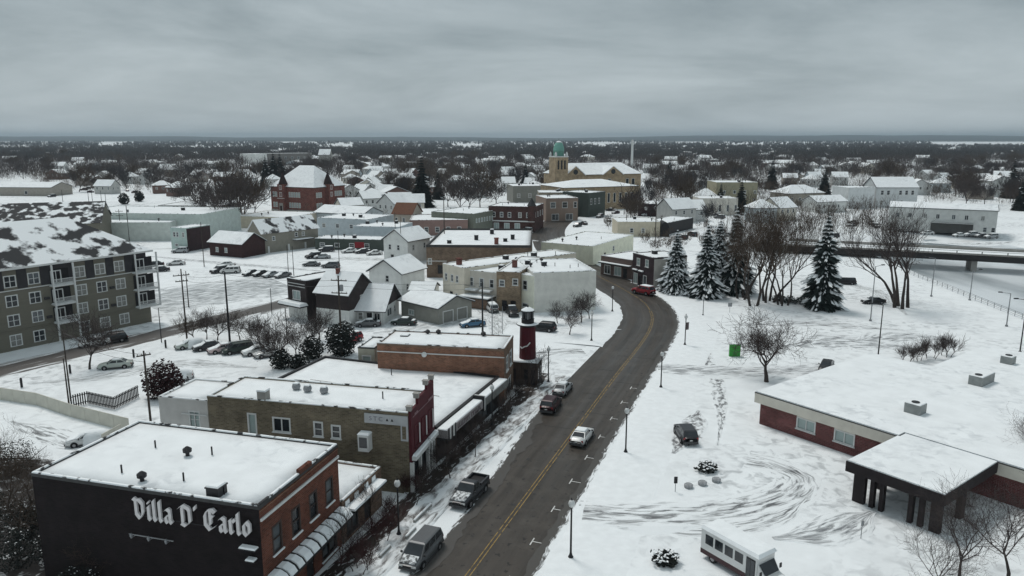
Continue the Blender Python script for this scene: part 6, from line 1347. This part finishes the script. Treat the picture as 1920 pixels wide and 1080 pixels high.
tree_proto('shrubby', seed=41, h=3.2, spread=.9, levels=3, trunk_h=.3, r0=.05, kids=(6, 6, 5), up=.5, twig=.014, stems=4)
tree_proto('near', seed=51, h=8.5, spread=1.0, levels=5, trunk_h=.3, r0=.16, kids=(5, 4, 4, 4, 3), up=.3, twig=.009, lenk=.66)
put_tree('umbrella', 'wide-crowned bare tree beside the bright green cabinet', G(1437, 716), 1.0, 1.0)
put_tree('leaning', 'clump of tall leaning bare trunks on the lawn at right', G(1690, 577), .98, .6, name='tree_clump')
for k, (px, py, sc_, rz) in enumerate(((1412, 572, .98, 0), (1440, 566, 1.0, 2.0), (1468, 572, .85, 4.), (1392, 560, .9, 1.))):
    put_tree('tall', ('tall bare tree clump in the middle behind the round-crowned tree', 'tallest bare tree clump right behind the spruces', 'right slender bare clump left of the lone spruce', 'left bare clump mingled with the spruces')[k], G(px, py), sc_, rz, group='tall bare clumps by the spruces', name='tree_clump', twig=M_twig2)
put_tree('round', 'big dark bare tree before the olive apartment house', G(168, 692), 1.05, .3)
for k, (px, py, sc_) in enumerate(((365, 640, .62), (388, 638, .62), (408, 640, .7), (450, 637, .6), (487, 645, .6), (470, 642, .5))):
    put_tree('round' if k % 2 else 'round2', ('first', 'second', 'third', 'fourth', 'sixth', 'fifth')[k] + ' bare tree from the left behind the car row', G(px, py), sc_, k * 1.3, group='bare trees behind the car row', twig=M_twig2 if k in (0, 3) else None)
for k, (px, py, sc_) in enumerate(((530, 690, .95), (555, 668, .7), (575, 655, .75), (600, 640, .7), (515, 660, .6))):
    put_tree('round2', ('bare tree rising at the left corner of the flat shop roof', 'thin bare tree left of the dark shrubs', 'bare tree among the dark shrubs behind the flat shop', 'bare tree left of the dark evergreen', 'small bare tree right of the parked car row')[k], G(px, py), sc_, k * 1.7, group='bare trees behind the flat shop')
for k, (px, py, sc_, p_) in enumerate(((845, 900, 1., 'street'), (700, 985, 1., 'street2'), (890, 860, .9, 'street'), (905, 826, .8, 'street2'), (945, 795, .95, 'street'), (988, 745, 1., 'street2'), (1018, 722, 1.1, 'street'), (640, 1060, 1., 'street'), (780, 950, .7, 'street2'))):
    put_tree(p_, ('young bare street tree behind the pickup', 'bare street tree before the low shop', 'bare street tree at the start of the lettered canopy', 'bare street tree under the lettered canopy', 'bare street tree by the orange brick corner', 'bare street tree before the lighthouse', 'bare street tree right of the lighthouse', 'bare street tree before the restaurant awnings', 'small bare street tree left of the pickup')[k], G(px, py), sc_, k * 2.1, group='young street trees')
for k, (px, py, sc_) in enumerate(((1068, 628, .62), (1090, 605, .7), (1105, 598, .6), (1045, 606, .5))):
    put_tree('round', ('bare tree in the plaza ring by the corner island', 'dense bare tree left of the corner island', 'bare tree nearest the white-walled shop corner', 'small bare tree left in the plaza')[k], G(px, py), sc_, k * 1.1, group='plaza trees')
for k, (px, py, sc_) in enumerate(((1800, 1100, 1.0), (1890, 1090, 1.1), (1745, 1120, .8), (1930, 900, .9))):
    put_tree('near', ('bare snowy tree below the dark porch', 'bare tree in the bottom right corner', 'low bare tree at the bottom edge left of the porch trees', 'bare tree reaching in from the right edge')[k], G(px, py), sc_, k * 1.9 + .5, group='bare trees at the lower right')
for k, (px, py, sc_) in enumerate(((1745, 672, 1.0), (1720, 676, .9), (1775, 668, 1.1), (1700, 680, .8))):
    put_tree('shrubby', ('middle', 'second', 'right', 'left')[k] + ' bare bush behind the notch of the centre roof', G(px, py), sc_ * 1.2, k, name='bare_bush', cat='bush', group='bushes behind the centre')
for k, (px, py, sc_) in enumerate(((675, 1075, 1.3), (715, 1020, 1.2), (735, 985, 1.1), (770, 930, 1.0), (795, 915, 1.1), (832, 880, 1.2), (852, 860, 1.2), (870, 838, 1.2), (895, 815, 1.0), (935, 775, 1.0), (962, 750, 1.0), (975, 738, .9))):
    p = G(px, py); put_tree('shrubby', 'dark twiggy bush in the planting strip, number %s from the camera' % ('one two three four five six seven eight nine ten eleven twelve'.split()[k]), (p.x, p.y, .15), sc_ * .8, k * 1.3, name='bare_bush', cat='bush', group='bushes along the left pavement', twig=M_redtwig if k < 4 else M_twig)
# spruces
for k, (key, sd_, h, rad, sn_) in enumerate((('a', 3, 14, 3.6, .95), ('b', 5, 19, 4.4, .85), ('c', 8, 19.5, 4.0, .5))): MESH[('spruce', key)] = (lambda q: (q[0].mesh('trunk', M_bark), q[1].mesh('crown', M_needle), q[2].mesh('branch_snow', M_snow)))(spruce(sd_, h, rad, 24, sn_))
for k, (px, py, key, sc_) in enumerate(((1266, 549, 'a', 1.0), (1322, 556, 'b', .85), (1374, 548, 'b', 1.0), (1345, 545, 'a', 1.15), (1540, 578, 'c', 1.0))):
    put_spruce(key, ('leftmost snowy spruce beside the dark corner shop', 'second snowy spruce from the dark corner shop', 'tallest snowy spruce of the group right of the bend', 'snowy spruce squeezed between the two tall ones', 'lone tall spruce right of the bare clumps')[k], G(px, py), sc_, k * .8)
for k, (px, py) in enumerate(((1460, 565), (1480, 568), (1500, 570))): put_shrub('low snowy juniper, %s under the lone spruce' % ('left', 'middle', 'right')[k], G(px, py), 60 + k, 1.6, 1.2, .8, 260, .22, M_needle, .3, group='junipers')
# dark evergreens and shrubs
put_shrub('large dark round evergreen beside the red car', G(641, 665), 71, 2.6, 2.6, 3.0, 2600, .2, M_ever, .1, name='evergreen_tree', cat='tree')
put_shrub('dark evergreen shrub at the flat shop corner', G(586, 672), 72, 1.9, 1.9, 1.9, 1300, .18, M_ever, .08); put_shrub('low dark evergreen shrub left of the flat shop corner', G(560, 690), 73, 1.6, 1.6, 1.2, 900, .18, M_ever, .1); put_shrub('dark shrub at the right end of the car row', G(528, 690), 74, 1.7, 1.7, 1.6, 1000, .18, M_ever, .1)
put_shrub('dark red-brown snowy shrub behind the picket fence', G(308, 745), 75, 2.6, 2.2, 2.7, 2400, .2, mat('dark red leaves', (.03, .012, .013), .9, .4, 3), .12, name='red_shrub')
put_shrub('small round clipped evergreen, left of the far pair', G(233, 383), 76, 2.6, 2.6, 3.2, 500, .5, M_ever, .03); put_shrub('small round clipped evergreen, right of the far pair', G(262, 378), 77, 2.6, 2.6, 3.2, 500, .5, M_ever, .03)
for k in range(5): put_shrub('snow-plastered arborvitae %s along the white shop wall' % ('first', 'second', 'third', 'fourth', 'fifth')[k], G(1012 + 13 * k, 583 - k * .6), 80 + k, .55, .55, 1.4, 260, .16, M_snow, .6, name='arborvitae', group='arborvitae row', cat='shrub')
for k, (px, py, s_) in enumerate(((1325, 883, 1.), (1248, 1056, 1.1))): put_shrub(('snow-laden low bush on the lawn below the dark car', 'snow-laden low bush beside the shuttle bus')[k], G(px, py), 90 + k, 1.15 * s_, 1.0, .55, 330, .2, M_ever, .75)
# the dark thicket at the lower left
for k, (px, py, r_, h_) in enumerate(((25, 885, 2.6, 1.7), (-30, 905, 2.6, 2.6), (60, 1000, 1.9, 1.8), (-20, 1000, 2.2, 2.2), (110, 1055, 2.0, 1.5), (180, 1080, 1.9, 1.3), (30, 1060, 2.2, 1.7), (250, 1095, 1.7, 1.1), (150, 1120, 2.2, 1.3))):
    put_shrub(('spreading black evergreen at the left edge beside the restaurant lot', 'tall black evergreen cut by the left picture edge', 'snow-flecked dark bush left of the restaurant corner', 'dark bush at the left edge below the black evergreen', 'dark bush under the left end of the black side wall', 'low dark bush under the black side wall', 'dark bush in the bottom left corner', 'lowest dark bush below the blackletter sign', 'dark bush at the bottom edge under the side wall')[k], G(px, py), 100 + k, r_, r_, h_, 1900, .09, M_ever, (0, 0, .06, .05, .08, .08, .08, .06, .08)[k], group='lower left thicket')
for k, (px, py, s_) in enumerate(((15, 960, .75), (60, 945, .7), (95, 1010, .7), (30, 1020, .8), (150, 1070, .6), (215, 1090, .6), (275, 1100, .5), (-10, 930, .9))): put_tree('near', 'bare sapling among the lower left thicket', G(px, py), s_, k * 2., group='saplings in the lower left thicket', twig=M_twig2)
# ================================================================== THE TOWN'S HOUSES, TREES AND WOODS FAR OFF
OCC = []
for o in list(COL.objects):
    if o.type == 'EMPTY' and 'W' in o.keys():
        c = Vector((o['W'] / 2, o['D'] / 2, 0)); c.rotate(o.rotation_euler); c += o.location; OCC.append((c.x, c.y, math.hypot(o['W'], o['D']) / 2 + 2))
def free(x, y, r):
    if any((x - a) ** 2 + (y - b) ** 2 < (r + c) ** 2 for a, b, c in OCC): return False
    return all((p.x - x) ** 2 + (p.y - y) ** 2 > (r + 8) ** 2 for p in RC[::12])
WALLS = [wallm(178, 180, 178, None, 1.6), wallm(150, 150, 146), wallm(128, 120, 110), wallm(140, 150, 154), wallm(110, 100, 92), wallm(166, 160, 146), wallm(96, 70, 62)]
WN = ['white', 'light grey', 'tan', 'pale blue', 'brown', 'cream', 'rust']
rng = random.Random(17)
ZONES = [((640, 800, 318, 398), 20, 'between the school and the dark conifer'), ((800, 1010, 300, 372), 20, 'left of the domed church'), ((1200, 1345, 298, 372), 16, 'right of the domed church'), ((1420, 1640, 300, 352), 18, 'behind the white cube building'), ((1700, 1930, 300, 372), 16, 'on the wooded rise at far right'),
         ((0, 330, 276, 340), 22, 'in the woods at far left'), ((330, 640, 295, 345), 10, 'behind the red brick school'), ((640, 1240, 276, 305), 30, 'in the woods behind the domed church'), ((1240, 1900, 274, 300), 34, 'in the far woods at right'), ((1250, 1330, 385, 430), 3, 'behind the snowy spruces'), ((1410, 1480, 385, 420), 2, 'above the bridge at right'), ((1740, 1925, 345, 375), 8, 'above the long white row'), ((560, 720, 300, 345), 10, 'above the school roof'), ((100, 330, 338, 368), 8, 'beside the far street at left'), ((330, 500, 330, 378), 9, 'left of the school green'), ((640, 770, 318, 395), 10, 'in the streets right of the school'), ((320, 640, 276, 300), 16, 'on the wooded skyline above the school'), ((640, 760, 385, 412), 5, 'before the pale blue sheds')]
NH = 0
for (x0, x1, y0, y1), n, where in ZONES:
    for k in range(n * 6):
        if n <= 0: break
        px, py = rng.uniform(x0, x1), rng.uniform(y0, y1); g = G(px, py)
        if not free(g.x, g.y, 7): continue
        far = g.y > 700
        W, D, z = rng.uniform(8, 13), rng.uniform(8, 11), rng.uniform(4.6, 6.4)
        if far: W *= 1.5; D *= 1.3
        wi = rng.choice([0, 0, 0, 1, 2, 3, 4, 5, 6]); ax = rng.choice('xxy'); ang = rng.choice([R(-12), R(8), R(30), R(-35)])
        bld('town_house', '%s town house with snowy roof %s' % (WN[wi], where), loc=(g.x, g.y), ang=ang, W=W, D=D, z=z, wall=WALLS[wi], roof='gable' if rng.random() < .8 else 'hip', rise=rng.uniform(2.6, 3.8), axis=ax, oh=.5, front=row(3, W, z - 2.4, 1.2, 1.6), right=row(2, D, z - 2.4, 1.1, 1.5), cat='house', group='%s houses %s' % (WN[wi], where), sill=False)
        OCC.append((g.x + W / 2 * math.cos(ang), g.y + D / 2, max(W, D) * .75)); n -= 1; NH += 1
# trees one can tell apart
def mid_proto(key, seed, h, m, **kw):
    tr, cr = bare_tree(seed, h=h, levels=4, trunk_h=.2, r0=.26, kids=(6, 5, 5, 4), twig=.06, lenk=.66, **kw); MESH[('tree', key)] = (tr.mesh('trunk', M_bark), cr.mesh('crown', m))
mid_proto('mid0', 201, 13, M_twig, spread=.9, up=.4); mid_proto('mid1', 203, 14, M_twig2, spread=.75, up=.5); mid_proto('mid2', 207, 12, M_twig, spread=1.0, up=.35); mid_proto('mid3', 209, 13, mat('grey twigs', (.055, .05, .052), .95, .3, 1.5), spread=.8, up=.45)
MESH[('spruce', 'far')] = (lambda q: (q[0].mesh('trunk', M_bark), q[1].mesh('crown', M_ever), q[2].mesh('branch_snow', M_snow)))(spruce(77, 15, 3.4, 20, .06))
g_ = 'big bare trees left of the school'
for k, (px, py, s_) in enumerate(((432, 432, 1.75), (456, 424, 1.6), (402, 410, 1.5), (478, 405, 1.4), (372, 400, 1.4), (425, 398, 1.5), (350, 385, 1.4), (455, 388, 1.4))):
    put_tree('mid%d' % (k % 4), ('largest bare tree left of the red brick school', 'second large bare tree left of the school lawn', 'bare tree behind the low brown workshop', 'bare tree nearest the school wall', 'bare tree over the left of the low brown workshop', 'bare tree in the middle of the clump left of the school', 'leftmost bare tree of the clump left of the school', 'rear bare tree of the clump left of the school')[k], G(px, py), s_, k * 1.1, group=g_)
for k, (px, py, s_) in enumerate(((862, 402, 1.5), (900, 390, 1.5), (930, 384, 1.4), (880, 396, 1.3), (840, 388, 1.3))):
    put_tree('mid%d' % (k % 4), ('bare tree right of the brick row', 'broad bare tree above the green shop terrace', 'bare tree behind the turreted corner', 'bare tree left of the broad one above the terrace', 'bare tree behind the brick flat row')[k], G(px, py), s_, k, group='bare trees behind the brick row')
for k, (px, py, s_) in enumerate(((792, 392, 1.75), (822, 374, 1.1), (515, 350, 1.7), (500, 352, 1.5), (527, 348, 1.6), (1255, 335, 1.2), (1545, 368, 1.2), (1446, 355, 1.4), (985, 352, 1.2), (1895, 372, 1.5), (1915, 395, 1.2), (1350, 395, .9), (1388, 402, 1.1))):
    put_spruce('far', ('tall dark conifer left of the brick row', 'smaller dark conifer right of the tall one', 'dark conifer right in the trio above the school', 'dark conifer left in the trio above the school', 'dark conifer just above the school turret', 'dark conifer right of the domed church', 'dark conifer above the white gabled house', 'dark conifer behind the olive block', 'dark conifer above the long shop roof', 'dark conifer at the far right edge', 'dark conifer right of the long white row', 'green conifer before the pale hall', 'green conifer right of the pale hall')[k], G(px, py), s_, k, group='dark conifers in the town', name='conifer_tree')
cnt = 0; rng = random.Random(23); TREEAT = []
TZ = [((0, 330, 290, 342), 40, 'in the woods at far left'), ((130, 330, 345, 362), 10, 'along the far street at left'), ((330, 650, 300, 350), 34, 'behind the red brick school'), ((640, 800, 300, 385), 28, 'right of the red brick school'), ((800, 1040, 295, 362), 40, 'left of the domed church'), ((1210, 1480, 298, 392), 46, 'right of the domed church'),
      ((1480, 1920, 298, 345), 44, 'behind the white buildings at right'), ((1760, 1930, 345, 388), 14, 'on the rise above the long white row'), ((1180, 1330, 392, 440), 6, 'around the downtown lots'), ((1040, 1210, 290, 306), 12, 'behind the domed church')]
for (x0, x1, y0, y1), n, where in TZ:
    for k in range(n * 5):
        if n <= 0: break
        px, py = rng.uniform(x0, x1), rng.uniform(y0, y1); g = G(px, py)
        if not free(g.x, g.y, 2): continue
        put_tree('mid%d' % rng.randrange(4), 'bare winter tree %s' % where, (g.x, g.y, 0), rng.uniform(.75, 1.35), rng.uniform(0, 6), group='bare trees %s' % where); n -= 1; cnt += 1
# the woods that read as one mass
rs = np.random.RandomState(5)
def woods(n, py0, py1, hmin, hmax, nt, dens, seed, wk, px0=-520, px1=2440):
    rs = np.random.RandomState(seed); out = []
    px = rs.uniform(px0, px1, n * 3); py = rs.uniform(py0, py1, n * 3)
    x = (px - 960) / FPX; y = -(py - 540) / FPX; dy = y * math.sin(PITCH) + math.cos(PITCH); dz = y * math.cos(PITCH) - math.sin(PITCH); t = -HCAM / dz
    X, Y = x * t, dy * t
    keep = []
    occ = np.array(OCC)
    for i in range(n * 3):
        nz_ = mnoise.noise((px[i] * .012, py[i] * .16, seed)) + .5 * mnoise.noise((px[i] * .05, py[i] * .5, seed + 3))
        if nz_ < dens: continue
        if px[i] > 1745 and 263 < py[i] < 275 and nz_ < .75: continue
        if ((occ[:, 0] - X[i]) ** 2 + (occ[:, 1] - Y[i]) ** 2 < (occ[:, 2] + 1) ** 2).any(): continue
        if Y[i] < 420 and min((p.x - X[i]) ** 2 + (p.y - Y[i]) ** 2 for p in RC[::14]) < 90: continue
        keep.append(i)
        if len(keep) >= n: break
    k = np.array(keep); X, Y = X[k], Y[k]; m = len(k); dist = Y
    H = rs.uniform(hmin, hmax, m); Rr = H * rs.uniform(.28, .42, m)
    wd = wk * np.maximum(.35, dist / 1500)
    # each tree: nt slim upright twig faces through a crown, plus a trunk
    a = rs.uniform(0, 2 * math.pi, (m, nt)); rr = np.sqrt(rs.uniform(0, 1, (m, nt))); zz = rs.uniform(.12, .8, (m, nt)); lim = np.sqrt(np.clip(1 - ((zz - .42) / .6) ** 2, .05, 1))
    bx = X[:, None] + np.cos(a) * rr * Rr[:, None] * lim * .75; by = Y[:, None] + np.sin(a) * rr * Rr[:, None] * lim * .75; bz_ = H[:, None] * zz
    L = H[:, None] * rs.uniform(.16, .3, (m, nt)); lean = rs.uniform(.1, .7, (m, nt))
    tx = bx + np.cos(a) * L * lean; ty = by + np.sin(a) * L * lean; tz = np.minimum(bz_ + L * (1 - lean * .5), H[:, None] * (.75 + .3 * rs.uniform(0, 1, (m, nt))))
    w2 = wd[:, None] * rs.uniform(.6, 1.4, (m, nt))
    v = np.stack([np.stack([bx - w2, by, bz_], -1), np.stack([bx + w2, by, bz_], -1), np.stack([tx + w2 * .4, ty, tz], -1), np.stack([tx - w2 * .4, ty, tz], -1)], 2).reshape(-1, 3)
    tw_ = wd * .5
    tv = np.stack([np.stack([X - tw_, Y, 0 * X], -1), np.stack([X + tw_, Y, 0 * X], -1), np.stack([X + tw_ * .5, Y, H * .6], -1), np.stack([X - tw_ * .5, Y, H * .6], -1)], 1).reshape(-1, 3)
    return np.concatenate([v, tv])
def quads(name, v, m, **p):
    me = bpy.data.meshes.new(name); n = len(v) // 4
    me.vertices.add(len(v)); me.vertices.foreach_set('co', v.astype(np.float32).ravel()); me.loops.add(n * 4); me.loops.foreach_set('vertex_index', np.arange(n * 4, dtype=np.int32)); me.polygons.add(n)
    me.polygons.foreach_set('loop_start', np.arange(0, n * 4, 4, dtype=np.int32)); me.polygons.foreach_set('loop_total', np.full(n, 4, dtype=np.int32)); me.materials.append(m); me.update(calc_edges=True); me.validate()
    return link(name, me, **p)
quads('town_woods', woods(9000, 284, 340, 8, 15, 34, -.16, 5, .22), M_twig, kind='stuff', label='bare winter woods between the far houses', category='woods')
quads('distant_woods', woods(28000, 260.8, 302, 9, 16, 18, -.2, 9, .5), mat('far woods', (.056, .05, .049), .95, .25, .02), kind='stuff', label='dark winter woods reaching to the horizon', category='woods')
th = [woods(n, a, b, h0, h1, 40, d, sd, .14, x0, x1) for n, a, b, h0, h1, d, sd, x0, x1 in ((170, 320, 380, 6, 12, -.2, 21, 640, 1010), (240, 335, 402, 6, 13, -.2, 22, 1215, 1500), (230, 385, 448, 4, 10, -.2, 23, 1370, 1680), (170, 330, 388, 6, 13, -.2, 24, 1740, 1980), (130, 334, 352, 7, 13, -.2, 25, 60, 345), (70, 385, 440, 2, 5, 0, 26, 1120, 1330), (40, 395, 430, 4, 8, 0, 27, 560, 770), (190, 335, 376, 6, 12, -.2, 28, 1470, 1760), (60, 352, 366, 4, 8, -.2, 29, 60, 330), (60, 378, 432, 3, 7, -.1, 30, 600, 780), (60, 425, 470, 2, 5, -.1, 31, 1200, 1360))]
quads('town_thickets', np.concatenate(th), M_twig2, kind='stuff', label='thin winter thickets between the town lots', category='thicket')
# wooded hills on the horizon
hm = MB(); NX = 160; ys = (6500, 7600, 8600, 9600, 11000, 13000)
for j, y in enumerate(ys):
    for i in range(NX + 1):
        x = -11000 + 22000 * i / NX; a = (0, .25, .6, 1, .8, .3)[j]
        h = a * (46 + 34 * mnoise.noise((x * .00035, j * .12, 2)) + 10 * mnoise.noise((x * .0013, j * .3, 5)) + (3.5 * mnoise.noise((x * .012, j, 7)) if j in (2, 3) else 0)) - (2 if j in (0,) else 0)
        hm.v.append((x, y, h))
hm.f = [(j * (NX + 1) + i, j * (NX + 1) + i + 1, (j + 1) * (NX + 1) + i + 1, (j + 1) * (NX + 1) + i) for j in range(len(ys) - 1) for i in range(NX)]; hm.m = [0] * len(hm.f)
hm.build('hills', mat('wooded hills', (.035, .042, .043), .95, .3, .002, detail=8), kind='structure')
# power lines slung between the poles
def wire(label, pts, sag=.5):
    b = MB()
    for a, c in zip(pts[:-1], pts[1:]):
        q = [a.lerp(c, i / 8) - Vector((0, 0, sag * 4 * (i / 8) * (1 - i / 8))) for i in range(9)]
        for u_, v_ in zip(q[:-1], q[1:]): b.tube(u_, v_, .022, .022, 3, cap=False)
    tag(b.build('power_line', M_dark), label, 'power line', 'power lines')
def top(px, py, z): p = G(px, py); return Vector((p.x, p.y, z))
for k, dz in enumerate((0, -.9)):
    wire(('upper', 'lower')[k] + ' power line from the left yard poles to the armed pole', [top(133, 752, 9.3 + dz), top(283, 795, 8.7 + dz)]); wire(('upper', 'lower')[k] + ' power line from the two-armed pole to the thick dark pole', [top(351, 640, 11.5 + dz), top(431, 640, 11.6 + dz)])
    wire(('upper', 'lower')[k] + ' power line from the thick dark pole to the transformer pole', [top(431, 640, 11.6 + dz), top(641, 668, 12.3 + dz)]); wire(('upper', 'lower')[k] + ' power line from the transformer pole to the black pole', [top(641, 668, 12.3 + dz), top(905, 628, 9.2 + dz)])
# ================================================================== the winter air
hzm = bpy.data.materials.new('haze'); hzm.use_nodes = True; t = hzm.node_tree; t.nodes.clear(); pv = t.nodes.new('ShaderNodeVolumePrincipled'); pv.inputs['Color'].default_value = (.62, .76, .86, 1); pv.inputs['Density'].default_value = HAZE; pv.inputs['Anisotropy'].default_value = .2
ou = t.nodes.new('ShaderNodeOutputMaterial'); t.links.new(pv.outputs[0], ou.inputs['Volume'])
MB().box(-18500, 18500, -18500, 18500, -4.2, 120).build('haze', hzm, kind='stuff', label='thin cold haze over the winter town', category='haze')
